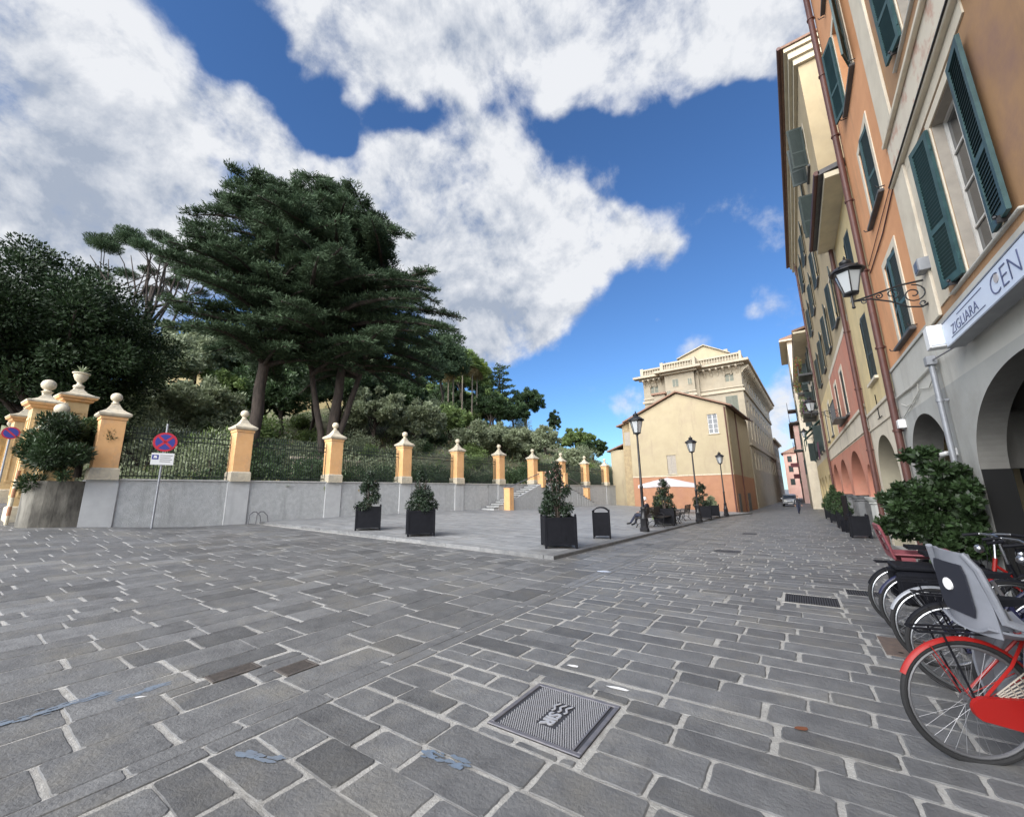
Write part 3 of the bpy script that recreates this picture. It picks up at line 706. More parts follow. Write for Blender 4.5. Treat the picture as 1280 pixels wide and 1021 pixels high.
# ------------------------------------------------------------------ villa gate at the left corner
def gate_pier(label, loc, rz, h, hw, top):
    z0 = gz(loc[0], loc[1]) - .3
    t = thing('gate_pier', label, 'gate pier', (loc[0], loc[1], z0), rz, 'yellow piers of the villa gate')
    b = MB(); b.lathe([(hw+.06,0),(hw+.06,.75),(hw+.02,.8)], sq=True); b.obj('plinth', M_marble, t)
    b = MB(); b.lathe([(hw,.8),(hw,h-.1)], sq=True)
    for s in (-1,1):
        for ax in (0,1):
            z1, z2 = 1.1, h-.45
            for (u0,u1,v0,v1) in ((-hw*.7,-hw*.6,z1,z2),(hw*.6,hw*.7,z1,z2),(-hw*.6,hw*.6,z1,z1+.08),(-hw*.6,hw*.6,z2-.08,z2)):
                d0, d1 = s*hw, s*(hw+.03)
                if ax: b.box(min(d0,d1),max(d0,d1),u0,u1,v0,v1)
                else: b.box(u0,u1,min(d0,d1),max(d0,d1),v0,v1)
    b.obj('shaft', M_pieryellow, t)
    b = MB(); b.lathe([(hw+.02,h-.1),(hw+.1,h-.05),(hw+.1,h),(hw+.18,h+.05),(hw+.2,h+.12)], sq=True); b.obj('cornice', M_pierorange, t)
    b = MB(); b.lathe([(hw+.21,h+.12),(hw+.22,h+.18),(hw+.1,h+.22),(hw-.08,h+.32),(max(.1,hw-.2),h+.48),(.12,h+.55)], sq=True); b.obj('cap', M_marble, t)
    b = MB()
    if top == 'ball':
        b.lathe([(.12,h+.545),(.17,h+.6),(.1,h+.64),(.1,h+.7)], n=16); b.ball((0,0,h+.87), .21, n=20)
        b.obj('finial', M_marble, t, smooth='auto')
    elif top == 'urn':
        b.lathe([(.17,h+.545),(.17,h+.62),(.08,h+.68),(.07,h+.76),(.16,h+.86),(.22,h+1.02),(.22,h+1.08),(.27,h+1.12),(.27,h+1.16),(.17,h+1.17)], n=18)
        b.obj('urn', M_marble, t, smooth='auto')
    return t, h + z0
gate_pier('tall yellow gate pier topped by a white stone ball', (-22.9, 2.3), .05, 4.4, .3, 'ball')
gate_pier('lower yellow gate pier with pale pyramid cap in front of the tall one', (-21.7, 2.62), .05, 3.5, .27, 'ball')
_, uz = gate_pier('yellow gate pier carrying a stone urn with a small agave', (-23.4, 3.15), .05, 4.85, .33, 'urn')
gate_pier('smaller yellow pier behind the tall gate pier on the rising lane', (-29.0, 2.45), .05, 3.9, .35, 'ball')
gate_pier('farthest yellow pier up the lane at the left edge', (-39., 2.8), .05, 2.9, .4, 'ball')
t = thing('lane_wall', 'yellow garden wall climbing along the lane beyond the gate piers', 'wall')
b = MB()
for i in range(12):
    xa, xb = -28 - i*2.0, -30 - i*2.0
    b.loft([[(xa,3.05,gz(xa,3)-.4),(xb,3.05,gz(xb,3)-.4),(xb,3.5,gz(xb,3)-.4),(xa,3.5,gz(xa,3)-.4)],[(xa,3.05,gz(xa,3)+2.6),(xb,3.05,gz(xb,3)+2.6),(xb,3.5,gz(xb,3)+2.6),(xa,3.5,gz(xa,3)+2.6)]])
b.obj('wall', M_pieryellow, t)
b = MB()
for i in range(12):
    xa, xb = -28 - i*2.0, -30 - i*2.0
    b.loft([[(xa,2.98,gz(xa,3)+z),(xb,2.98,gz(xb,3)+z),(xb,3.57,gz(xb,3)+z),(xa,3.57,gz(xa,3)+z)] for z in (2.602,2.72)])
b.obj('coping', M_marble, t)
# curved retaining wall that holds the corner bed
t = thing('planting_bed', 'low curved retaining wall of stained old stone at the corner, full of shrubs', 'retaining wall')
P = [(-20.12,3.32),(-20.10,3.0),(-20.11,2.7),(-20.17,2.45),(-20.3,2.25),(-20.5,2.12),(-20.75,2.06),(-21.1,2.05),(-21.6,2.1),(-22.5,2.2)]
def arc_off(P, d):
    return [(x-d*.8, y+d*.7) for x, y in P]
zt = 2.25
Q = arc_off(P, .35)
b = MB()
for i in range(len(P)-1):
    A = [P[i], P[i+1], Q[i+1], Q[i]]
    b.loft([[(x,y,gz(x,y)-.4) for x,y in A],[(x,y,zt-.02) for x,y in A]], 0)
b.obj('wall', M_oldwall, t)
b = MB(); C = Q + [(-22.8,4.2),(-20.5,4.2)]
b.add([(x,y,zt-.12) for x,y in C], [tuple(range(len(C)))]); b.obj('soil', M_soil, t)
t = thing('villa_gate', 'dark iron villa gate between the yellow piers', 'gate', (-23.1, 2.75, gz(-23,2.75)), .3)
b = MB()
for k in range(13): b.box(-.012,.012,-.55+k*.09-.01,-.55+k*.09+.01,.1,2.9)
b.obj('bars', M_rail, t)
b = MB(); b.box(-.02,.02,-.6,.6,.1,.2); b.box(-.02,.02,-.6,.6,2.4,2.46); b.obj('frame', M_rail, t)
# bollard-like red and white stump at the lane corner
t = thing('warning_post', 'leaning red and white post at the corner of the lane', 'post', (-22.0, 1.95, gz(-22.,1.95)), 0)
b = MB()
for k in range(6): b.cyl((.04*k,0,.3*k),(.04*(k+1),0,.3*(k+1)), .05, 10, k % 2)
b.obj('post', [M_marble, M_redbase], t)

# ------------------------------------------------------------------ planter boxes and their plants
def leaf_quads(C, D, size, droop=.0, asp=.45, rs=rng, jit=.35):
    """C (N,3) centres, D (N,3) outward directions: diamond leaves lying roughly along D"""
    N = len(C); D = D / (np.linalg.norm(D, axis=1, keepdims=True) + 1e-9)
    D = D + rs.normal(0, jit, (N,3)); D[:,2] -= droop; D /= np.linalg.norm(D, axis=1, keepdims=True) + 1e-9
    Rv = rs.normal(0, 1, (N,3)); S = np.cross(D, Rv); S /= np.linalg.norm(S, axis=1, keepdims=True) + 1e-9
    l = (size * rs.uniform(.65, 1.3, N))[:,None]; w = l * asp
    V = np.stack([C - D*l*.5, C + S*w*.5 - D*l*.05, C + D*l*.5, C - S*w*.5 - D*l*.05], axis=1)
    return V
def blob_leaves(clumps, n, size, rs=rng, shell=.55, droop=.1, asp=.45, up=.0):
    """clumps: (x,y,z,rx,rz). n leaves in total spread over the clumps' outer layers"""
    K = np.array(clumps, float); wts = K[:,3]**2; idx = rs.choice(len(K), n, p=wts/wts.sum())
    d = rs.normal(0, 1, (n,3)); d /= np.linalg.norm(d, axis=1, keepdims=True)
    r = shell + (1-shell) * rs.random(n)**.6
    c = K[idx]; P = c[:,:3] + d * r[:,None] * np.stack([c[:,3], c[:,3], c[:,4]], axis=1)
    D = d.copy(); D[:,2] += up
    tone = np.clip(.5 + rs.normal(0,.2,n) + (rs.random(len(K))[idx]-.5)*.35, 0, 1)
    return leaf_quads(P, D, size, droop, asp, rs), tone

def potted_plant(label, loc, h, r, grp, seed, m=None, blossoms=0):
    rs = np.random.default_rng(seed)
    t = thing('potted_tree', label, 'potted plant', loc, 0, grp)
    b = MB()
    for k in range(5):
        a = k*1.3; b.tube([(.03*math.cos(a),.03*math.sin(a),-.1),(.1*math.cos(a),.1*math.sin(a),h*.4),(.22*r*math.cos(a)*2,.22*r*math.sin(a)*2,h*.8)],[.03,.02,.008],6)
    b.obj('stems', M_bark, t)
    cl = []
    for k in range(46):
        z = h*(.05 + .95*rs.random()**1.15); f = (1 - (z/h))**.75*1.0 + .10
        a = rs.uniform(0, 2*PI); q = r*f*math.sqrt(rs.random())*.95
        s = rs.uniform(.09,.17)*(.7+.6*f); cl.append((q*math.cos(a), q*math.sin(a), z, s, s))
    V, tone = blob_leaves(cl, 5200, .085, rs, .3, .25, .36)
    mi = (rs.random(len(V)) < blossoms).astype(int)*(V[:,0,2] > h*.55)
    leafmesh('foliage', V, tone, [m or M_pot, M_pink], t, mi)
    return t
def make_planter(name, label, loc, rz, w, h, grp, cat='planter'):
    t = thing(name, label, cat, loc, rz, grp); q = w/2
    for s in (0,1,2,3):
        b = MB(); b.T = Matrix.Rotation(s*PI/2, 4, 'Z')
        b.box(-q+.05,q-.05,-q+.012,-q+.03,.09,h-.03)
        for x in np.linspace(-q+.16,q-.16,5): b.box(x-.004,x+.004,-q+.009,-q+.0115,.13,h-.08)
        b.box(-q+.05,q-.05,-q,-q+.035,h-.085,h-.03); b.box(-q+.05,q-.05,-q,-q+.035,.09,.14)
        b.obj('panel', M_black, t)
        b = MB(); b.T = Matrix.Rotation(s*PI/2, 4, 'Z')
        b.box(-q,-q+.065,-q,-q+.065,0,h-.02,b=.006); b.lathe([(.033,h-.02),(.037,h),(.03,h+.03),(.015,h+.055)], (-q+.033,-q+.033,0), 10)
        b.obj('leg', M_black, t)
    b = MB(); b.box(-q+.04,q-.04,-q+.04,q-.04,h-.14,h-.1); b.obj('soil', M_soil, t)
    return t
PP = [(-13.47,9.95,.9,'black square planter box farthest left on the piazza edge','bushy dark potted tree in the leftmost planter box',1.35,.5),
      (-10.65,9.94,.9,'black square planter box second from the left on the piazza','dense dark potted tree in the second planter from the left',1.35,.52),
      (-5.74,10.62,.9,'nearest and largest looking black planter box at the piazza corner','tall potted tree with pinkish top leaves in the nearest planter',1.62,.5)]
GP = 'black planter boxes on the piazza'; GT = 'trees growing in the planter boxes'
for i, (x, y, w, la, lb, h, r) in enumerate(PP):
    z = pz(x, y); make_planter('planter_box', la, (x, y, z), R(52) if i < 2 else R(38), w, .86, GP)
    potted_plant(lb, (x, y, z+.75), h, r, GT, 100+i, None, .12 if i == 2 else .0)
PB = [(-5.72,22.1,R(8),'black planter box with a round shrub between two benches beside the nearest street lamp','broad dark shrub in the planter between the two nearest benches',1.5,.62),
      (-5.35,30.4,R(8),'black planter box beside the second street lamp, farther along the kerb','dark conical shrub in the planter near the middle street lamp',1.6,.6),
      (-5.3,33.6,R(8),'farthest black planter box near the last street lamp','low grey green shrub in the farthest planter box',.7,.5)]
for i, (x, y, rz, la, lb, h, r) in enumerate(PB):
    z = pz(x, y); make_planter('planter_box', la, (x, y, z), rz, .95, .86, GP)
    potted_plant(lb, (x, y, z+.75), h, r, GT, 200+i, None if i < 2 else M_olive)
potted_plant('loose leafy shrub standing in the open behind the benches', (-7.0, 26.2, pz(-7,26.2)), 1.5, .6, GT, 207, M_mid)

# ------------------------------------------------------------------ litter bin
x, y = -5.71, 13.72
t = thing('litter_bin', 'black square litter bin with an arched silver lid', 'litter bin', (x, y, pz(x,y)), R(20)); q = .29
for s in range(4):
    b = MB(); b.T = Matrix.Rotation(s*PI/2,4,'Z'); b.box(-q+.03,q-.03,-q+.008,-q+.024,.1,.84)
    for v in np.linspace(-q+.09,q-.09,5): b.box(v-.004,v+.004,-q+.005,-q+.0075,.14,.8)
    b.obj('panel', M_black, t)
    b = MB(); b.T = Matrix.Rotation(s*PI/2,4,'Z'); b.box(-q,-q+.045,-q,-q+.045,0,.9,b=.005); b.lathe([(.024,.9),(.028,.915),(.01,.94)],(-q+.022,-q+.022,0),8); b.obj('leg', M_black, t)
b = MB(); b.box(-q+.03,q-.03,-q+.03,q-.03,.12,.5); b.obj('liner', M_black2, t)
b = MB()
for s in (-1,1): b.tube([(-q+.03,s*(q-.04),.86)] + [(-(q-.03)*math.cos(PI*k/10), s*(q-.04), .86+.17*math.sin(PI*k/10)) for k in range(1,10)] + [(q-.03,s*(q-.04),.86)], .018, 6)
b.obj('arch', M_black, t)
b = MB()
ar = [(-(q-.04)*math.cos(PI*k/12), .865+.15*math.sin(PI*k/12)) for k in range(2,11)]
ar2 = [(p[0]*.96, p[1]-.012) for p in ar][::-1]
b.prism(ar+ar2, 'y', -q+.07, q-.07); b.obj('lid', M_dullsteel, t, smooth='auto')

# ------------------------------------------------------------------ street lamps on the piazza
def lantern(t, z, s=1., mat_iron=M_blackiron, x=0, y=0):
    """six sided lantern standing at height z; glass and roof are parts"""
    b = MB(); n = 6
    b.lathe([(.05*s,0),(.16*s,.03*s),(.17*s,.06*s),(.15*s,.08*s)], (x,y,z), n)
    for k in range(n):
        a = 2*PI*k/n; b.cyl((x+.15*s*math.cos(a), y+.15*s*math.sin(a), z+.07*s), (x+.27*s*math.cos(a), y+.27*s*math.sin(a), z+.56*s), .013*s, 6)
    b.lathe([(.275*s,.55*s),(.30*s,.57*s),(.30*s,.6*s),(.27*s,.61*s)], (x,y,z), n)
    b.obj('lantern_frame', mat_iron, t)
    b = MB(); b.lathe([(.142*s,.08*s),(.262*s,.55*s)], (x,y,z), n); b.obj('lantern_glass', M_lampglass, t)
    b = MB(); b.lathe([(.345*s,.6*s),(.34*s,.625*s),(.24*s,.72*s),(.13*s,.78*s),(.1*s,.8*s),(.12*s,.83*s),(.12*s,.88*s),(.07*s,.92*s),(.02*s,.95*s),(.03*s,.98*s),(.005*s,1.04*s)], (x,y,z), 16)
    for k in range(n):
        a = 2*PI*(k+.5)/n; b.ball((x+.33*s*math.cos(a), y+.33*s*math.sin(a), z+.65*s), .028*s, n=6)
    b.obj('lantern_roof', mat_iron, t, smooth='auto')
def street_lamp(label, loc, h=5.1):
    t = thing('street_lamp', label, 'street lamp', loc, 0, 'black lamp posts along the piazza kerb')
    b = MB(); b.lathe([(.2,0),(.2,.14),(.16,.18),(.15,.5),(.17,.53),(.12,.6),(.1,.9),(.12,.93),(.085,1.0)], n=8); b.obj('base', M_blackiron, t, smooth='auto')
    b = MB(); b.lathe([(.065,1.0),(.058,1.75),(.075,1.78),(.075,1.84),(.052,1.9),(.04,h-1.12),(.06,h-1.1),(.06,h-1.06)], n=12); b.obj('post', M_blackiron, t, smooth='auto')
    lantern(t, h-1.06, 1.0)
    return t
for x, y, la in ((-5.37,17.38,'nearest black street lamp, tallest in view, in front of the seated man'),(-4.91,26.28,'middle black street lamp in front of the tan gable wall'),(-4.8,36.6,'farthest and smallest of the three free standing street lamps')):
    street_lamp(la, (x, y, pz(x, y)-.01))

# ------------------------------------------------------------------ benches
def make_bench(label, loc, rz):
    t = thing('park_bench', label, 'bench', loc, rz, 'iron and wood benches along the kerb')
    for x in (-.68, .68):
        b = MB()
        b.tube([(x,-.28,0),(x,-.2,.12),(x,-.24,.3),(x,-.28,.43)], .022, 6); b.tube([(x,.26,0),(x,.16,.14),(x,.18,.32),(x,.2,.43),(x,.3,.9)], .022, 6)
        b.tube([(x,-.28,.42),(x,.2,.42)], .02, 6); b.tube([(x,-.2,.14),(x,0,.26),(x,.16,.14)], .016, 6)
        b.tube([(x,-.28,.43),(x,-.3,.6),(x,-.22,.66),(x,.2,.64),(x,.24,.62)], .02, 6)
        b.obj('leg_frame', M_blackiron, t)
    b = MB()
    for k in range(6): y = -.27 + k*.085; b.box(-.8,.8,y,y+.068,.44,.468,b=.006)
    b.obj('seat', M_darkwood, t)
    b = MB()
    for k in range(6):
        z = .53 + k*.068; y = .215 + (z-.43)*.21; b.box(-.8,.8,y,y+.022,z,z+.056,b=.005)
    b.obj('backrest', M_darkwood, t); return t
BX = [(-5.95,19.75,R(-95),'dark bench the grey haired man sits on'),(-5.6,21.1,R(88),'dark bench back to back with the seated man, left of the round planter shrub'),
      (-5.72,24.1,R(100),'dark bench turned to the left just right of the round planter shrub'),(-5.9,27.0,R(-90),'farthest dark bench, just before the middle planter box')]
for x, y, rz, la in BX: make_bench(la, (x, y, pz(x, y)), rz)

# ------------------------------------------------------------------ parasol
x, y = -8.87, 36.; z0 = pz(x,y)
t = thing('parasol', 'large square off white parasol in front of the tan building', 'parasol', (x,y,z0), R(10))
b = MB(); b.cyl((0,0,0),(0,0,2.95),.035,8); b.lathe([(.45,0),(.45,.1),(.08,.14)],n=12); b.obj('pole', M_frameold, t)
b = MB(); e, zz, za = 2.15, 2.25, 2.85
edge = []
for a, c in (((-e,-e),(e,-e)),((e,-e),(e,e)),((e,e),(-e,e)),((-e,e),(-e,-e))):
    for k in range(4): edge.append((a[0]+(c[0]-a[0])*k/4, a[1]+(c[1]-a[1])*k/4, zz + (.0 if k else 0) + .1*math.sin(PI*k/4)))
n = len(edge)
mid = [(p[0]*.5,p[1]*.5,zz+(za-zz)*.56) for p in edge]
b.loft([[(p[0],p[1],p[2]-.22) for p in edge], edge, mid, [(p[0]*.03,p[1]*.03,za) for p in edge]], cap=False); b.obj('canopy', M_parasol, t)
b = MB()
for p in edge[::2]: b.tube([(0,0,za-.05),(p[0]*.5,p[1]*.5,zz+.27),(p[0]*.98,p[1]*.98,zz-.03)],.012,5)
b.obj('ribs', M_frameold, t)

# ------------------------------------------------------------------ people (skinned skeletons)
def skin_body(name, joints, edges, mats_fn, mats, parent, sub=2):
    me = bpy.data.meshes.new(name); names = list(joints)
    me.from_pydata([joints[k][0] for k in names], [(names.index(a), names.index(b)) for a, b in edges], [])
    o = bpy.data.objects.new(name, me); COL.objects.link(o)
    md = o.modifiers.new('skin', 'SKIN'); md.branch_smoothing = .6
    for i, k in enumerate(names):
        sv = me.skin_vertices[0].data[i]; r = joints[k][1]; sv.radius = (r, r) if not isinstance(r, tuple) else r
        sv.use_root = (i == 0)
    ss = o.modifiers.new('sub', 'SUBSURF'); ss.levels = ss.render_levels = sub
    dg = bpy.context.evaluated_depsgraph_get(); dg.update()
    m2 = bpy.data.meshes.new_from_object(o.evaluated_get(dg))
    bpy.data.objects.remove(o)
    m2.name = name; m2.materials.clear()
    for m in mats: m2.materials.append(m)
    m2.polygons.foreach_set('material_index', [mats_fn(Vector(p.center)) for p in m2.polygons])
    m2.polygons.foreach_set('use_smooth', [True]*len(m2.polygons)); m2.update()
    q = bpy.data.objects.new(name, m2); COL.objects.link(q); q.parent = parent
    return q
def head(t, c, face, hair, r=.105):
    """face: unit xy direction the head looks"""
    f = Vector((face[0], face[1], 0)).normalized(); s = Vector((-f.y, f.x, 0)); c = Vector(c)
    M = Matrix(((s.x,f.x,0,c.x),(s.y,f.y,0,c.y),(0,0,1,c.z),(0,0,0,1)))
    b = MB(); b.T = M
    rings = []
    prof = [(-.12,.035,.03,.055),(-.105,.05,.045,.05),(-.06,.066,.075,.025),(0,.073,.092,.01),(.05,.074,.097,0),(.09,.06,.08,-.005),(.118,.03,.045,-.01)]
    for z, rx, ry, oy in prof: rings.append([(rx*math.cos(2*PI*k/14), oy+ry*math.sin(2*PI*k/14), z) for k in range(14)])
    b.loft(rings)
    b.loft([[(x*.4,.09+y*.4-.012,-.03) for x,y in ((-.03,0),(.03,0),(.0,.09))],[(x*.25,.1+y*.1,.025) for x,y in ((-.03,0),(.03,0),(.0,.05))]])
    for sx in (-1,1): b.ball((sx*.075,-.0,0), .028, n=8, sz=(.4,.7,1.1)); b.ball((sx*.03,.088,.02), .011, 1, n=6)
    b.box(-.022,.022,.085,.096,-.062,-.054,1)
    b.obj('head', [M_skin, M_hairdark], t, smooth='auto')
    b = MB(); b.T = M; rings = []
    for z, rx, ry, oy in [(-.02,.077,.075,-.03),(.03,.081,.09,-.02),(.075,.079,.1,-.008),(.11,.06,.078,-.01),(.134,.02,.03,-.012)]:
        rings.append([(rx*math.cos(2*PI*k/14), oy+ry*math.sin(2*PI*k/14), z) for k in range(14)])
    b.loft(rings); b.obj('hair', hair, t, smooth='auto')
def hand(t, w, d, side):
    """a palm, four bent fingers and a thumb: w wrist, d direction"""
    w = Vector(w); d = Vector(d).normalized(); s = d.cross(Vector((0,0,1))).normalized() * side; u = s.cross(d)*side
    b = MB(); b.tube([w, w+d*.05, w+d*.095],[.024,.036,.03],8,flat=.5)
    for k, l in enumerate((.072,.082,.076,.058)):
        p = w + d*.09 + s*(.03-.02*k); b.tube([p, p+d*l*.5-u*.006, p+d*l-u*.025],[.0095,.009,.007],6)
    p = w + d*.03 + s*.032; b.tube([p, p+d*.03+s*.02, p+d*.06+s*.022],[.011,.01,.008],6)
    b.obj('hand', M_skin, t, smooth='auto')

# man on the nearest bench, facing the wall (-x): local frame, +y is where he faces
x, y = -5.97, 19.8; z0 = pz(x,y)
t = thing('person', 'person with grey hair in a dark jacket sitting on the bench with legs stretched out', 'person', (x, y, z0), R(88))
J = {'pelvis':((0,-.02,.55),(.155,.125)),'waist':((0,-.07,.72),(.15,.115)),'chest':((0,-.06,.93),(.165,.125)),'neck':((0,-.01,1.09),.062),'skull':((0,.02,1.16),.055),
 'hl':((.1,.04,.54),.105),'kl':((.13,.46,.53),.068),'al':((.12,.64,.13),.047),'tl':((.13,.83,.07),.04),
 'hr':((-.1,.04,.54),.105),'kr':((-.11,.48,.55),.068),'ar':((-.1,.78,.16),.047),'tr':((-.1,.97,.13),.04),
 'sl':((.19,-.05,1.02),.068),'el':((.25,.08,.77),.048),'wl':((.12,.3,.69),.032),'sr':((-.19,-.05,1.02),.068),'er':((-.25,.08,.77),.048),'wr':((-.1,.3,.69),.032)}
E_ = [('pelvis','waist'),('waist','chest'),('chest','neck'),('neck','skull'),('pelvis','hl'),('hl','kl'),('kl','al'),('al','tl'),('pelvis','hr'),('hr','kr'),('kr','ar'),('ar','tr'),('chest','sl'),('sl','el'),('el','wl'),('chest','sr'),('sr','er'),('er','wr')]
def cl(p):
    if p.z > 1.07: return 0
    if p.y > .6 and p.z < .2: return 3
    if p.z < .6 and (p.y > .02 or p.z < .5): return 2
    return 4 if abs(p.x) < .06 and p.y > 0.02 and p.z > .7 else 1
skin_body('body', J, E_, cl, [M_skin, M_jacket, M_jeans, M_black2, M_shirt], t)
head(t, (0,.05,1.26), (0,1), M_hairwhite)
hand(t, (.12,.3,.69), (-.5,.8,-.1), 1); hand(t, (-.1,.3,.69), (.5,.8,-.1), -1)

# person walking up the street
x, y = -.08, 47.5
t = thing('person', 'person in dark clothes walking in the middle of the far street', 'person', (x, y, gz(x,y)), R(200))
J = {'pelvis':((0,0,.87),(.15,.12)),'waist':((0,0,1.0),(.14,.11)),'chest':((0,.01,1.24),(.17,.12)),'neck':((0,.02,1.4),.058),'skull':((0,.03,1.46),.055),
 'hl':((.09,0,.84),.1),'kl':((.1,.16,.48),.066),'al':((.1,.16,.09),.046),'tl':((.1,.3,.045),.04),
 'hr':((-.09,0,.84),.1),'kr':((-.1,.0,.46),.066),'ar':((-.1,-.28,.13),.046),'tr':((-.1,-.19,.03),.04),
 'sl':((.19,0,1.33),.062),'el':((.24,-.1,1.07),.046),'wl':((.24,.0,.84),.03),'sr':((-.19,0,1.33),.062),'er':((-.24,.06,1.07),.046),'wr':((-.22,.2,.86),.03)}
def cl2(p):
    if p.z > 1.38: return 0
    if p.z < .1: return 3
    return 2 if p.z < .86 and abs(p.x) < .19 else 1
skin_body('body', J, E_, cl2, [M_skin, M_jacket, M_jeans, M_black2], t)
head(t, (0,.05,1.55), (0,1), M_hairdark)
hand(t, (.24,.0,.84), (0,.3,-1), 1); hand(t, (-.22,.2,.86), (0,.4,-1), -1)

# ------------------------------------------------------------------ car far down the street
x, y = -.95, 70.; t = thing('parked_car', 'silver car facing the camera far down the street', 'car', (x, y, gz(x,y)), R(180))
# local: +y is forward, width x
prof = [(-1.95,.35),(-2.0,.6),(-1.95,.95),(-1.7,1.02),(-1.35,1.42),(-.9,1.55),(.1,1.55),(.55,1.4),(1.1,1.0),(1.75,.88),(2.0,.7),(2.02,.45),(1.95,.3)]
b = MB()
rings = []
for xx, k in ((-.86,.0),(-.8,.06),(0,.1),(.8,.06),(.86,0)):
    rings.append([(xx*(1 if z < 1.02 else .86), yy*(.985 if abs(xx) > .82 else 1), z + (k if z > 1.02 else k*.3)) for yy, z in prof])
b.loft(rings); b.obj('body', M_carpaint, t, smooth='auto')
b = MB(); b.add([(-.68,.6,1.43),(.68,.6,1.43),(.76,1.1,1.03),(-.76,1.1,1.03)],[(0,1,2,3)]); b.T = Matrix.Translation((0,.03,.04)); 
b2 = MB(); b2.T = Matrix.Translation((0,.04,.045)); b2.loft([[(-.7,.52,1.42),(.7,.52,1.42),(.76,1.08,1.02),(-.76,1.08,1.02)],[(-.7,.54,1.44),(.7,.54,1.44),(.76,1.1,1.04),(-.76,1.1,1.04)]]); b2.obj('windscreen', M_glass, t)
for s in (-1,1):
    b = MB(); b.box(s*.5-.18,s*.5+.18,1.9,2.03,.66,.82,b=.02); b.obj('headlight', M_white, t)
    b = MB(); b.box(s*.95-.09,s*.95+.09,.62,.78,.98,1.12,b=.02); b.obj('mirror', M_carpaint, t)
    for yy in (-1.25,1.25):
        b = MB(); b.T = Matrix.Translation((s*.78,yy,.32)) @ Matrix.Rotation(R(90),4,'Y'); b.lathe([(.2,-.11),(.31,-.1),(.32,-.05),(.32,.05),(.31,.1),(.2,.11)], n=20)
        w = b.obj('wheel', M_tyre, t); b = MB(); b.T = Matrix.Translation((s*.8,yy,.32)) @ Matrix.Rotation(R(90),4,'Y'); b.lathe([(.19,-.105),(.19,.105)], n=14); b.obj('rim', M_dullsteel, w)
b = MB(); b.box(-.3,.3,1.98,2.04,.5,.64); b.obj('grille', M_black2, t)
b = MB(); b.box(-.26,.26,2.03,2.05,.36,.47); b.obj('number_plate', M_white, t)
b = MB(); b.box(-.8,.8,1.9,2.05,.3,.38,b=.02); b.obj('bumper', M_black, t)

# ------------------------------------------------------------------ bicycles
def wheel(t, c, rad, m_rim, fender=None, wide=.021):
    b = MB(); b.tube([(c[0]+rad*math.cos(2*PI*k/44), c[1], c[2]+rad*math.sin(2*PI*k/44)) for k in range(44)], wide*.85, 9, closed=True)
    w = b.obj('wheel', M_tyre, t, smooth='auto')
    b = MB(); rr = rad - .026; b.tube([(c[0]+rr*math.cos(2*PI*k/44), c[1], c[2]+rr*math.sin(2*PI*k/44)) for k in range(44)], .0105, 8, closed=True); b.obj('rim', m_rim, w, smooth='auto')
    b = MB()
    for k in range(36):
        a = 2*PI*k/32; a2 = a + (.42 if k % 4 < 2 else -.42); s = .025 if k % 2 else -.025
        b.cyl((c[0]+.02*math.cos(a2), c[1]+s, c[2]+.02*math.sin(a2)), (c[0]+rr*math.cos(a), c[1], c[2]+rr*math.sin(a)), .0012, 4)
    b.obj('spokes', M_dullsteel, w)
    b = MB(); b.cyl((c[0],c[1]-.05,c[2]),(c[0],c[1]+.05,c[2]),.02,10); b.cyl((c[0],c[1]-.032,c[2]),(c[0],c[1]-.026,c[2]),.036,12); b.cyl((c[0],c[1]+.026,c[2]),(c[0],c[1]+.032,c[2]),.036,12); b.obj('hub', M_dullsteel, w)
    return w
def fender(t, c, rad, a0, a1, m):
    b = MB(); rr = rad + .024; rings = []
    for k in range(25):
        a = R(a0 + (a1-a0)*k/24); sec = []
        for (w, d) in ((-.022,-.012),(-.014,0),(0,.006),(.014,0),(.022,-.012),(.0125,-.004),(0,.002),(-.0125,-.004)):
            sec.append((c[0]+(rr+d)*math.cos(a), c[1]+w, c[2]+(rr+d)*math.sin(a)))
        rings.append(sec)
    b.loft(rings)
    for a in (a0+12, (a0+a1)/2+30):
        for s in (-1,1): b.cyl((c[0],c[1]+s*.045,c[2]),(c[0]+(rr)*math.cos(R(a)),c[1]+s*.024,c[2]+rr*math.sin(R(a))),.003,5)
    return b.obj('mudguard', m, t, smooth='auto')
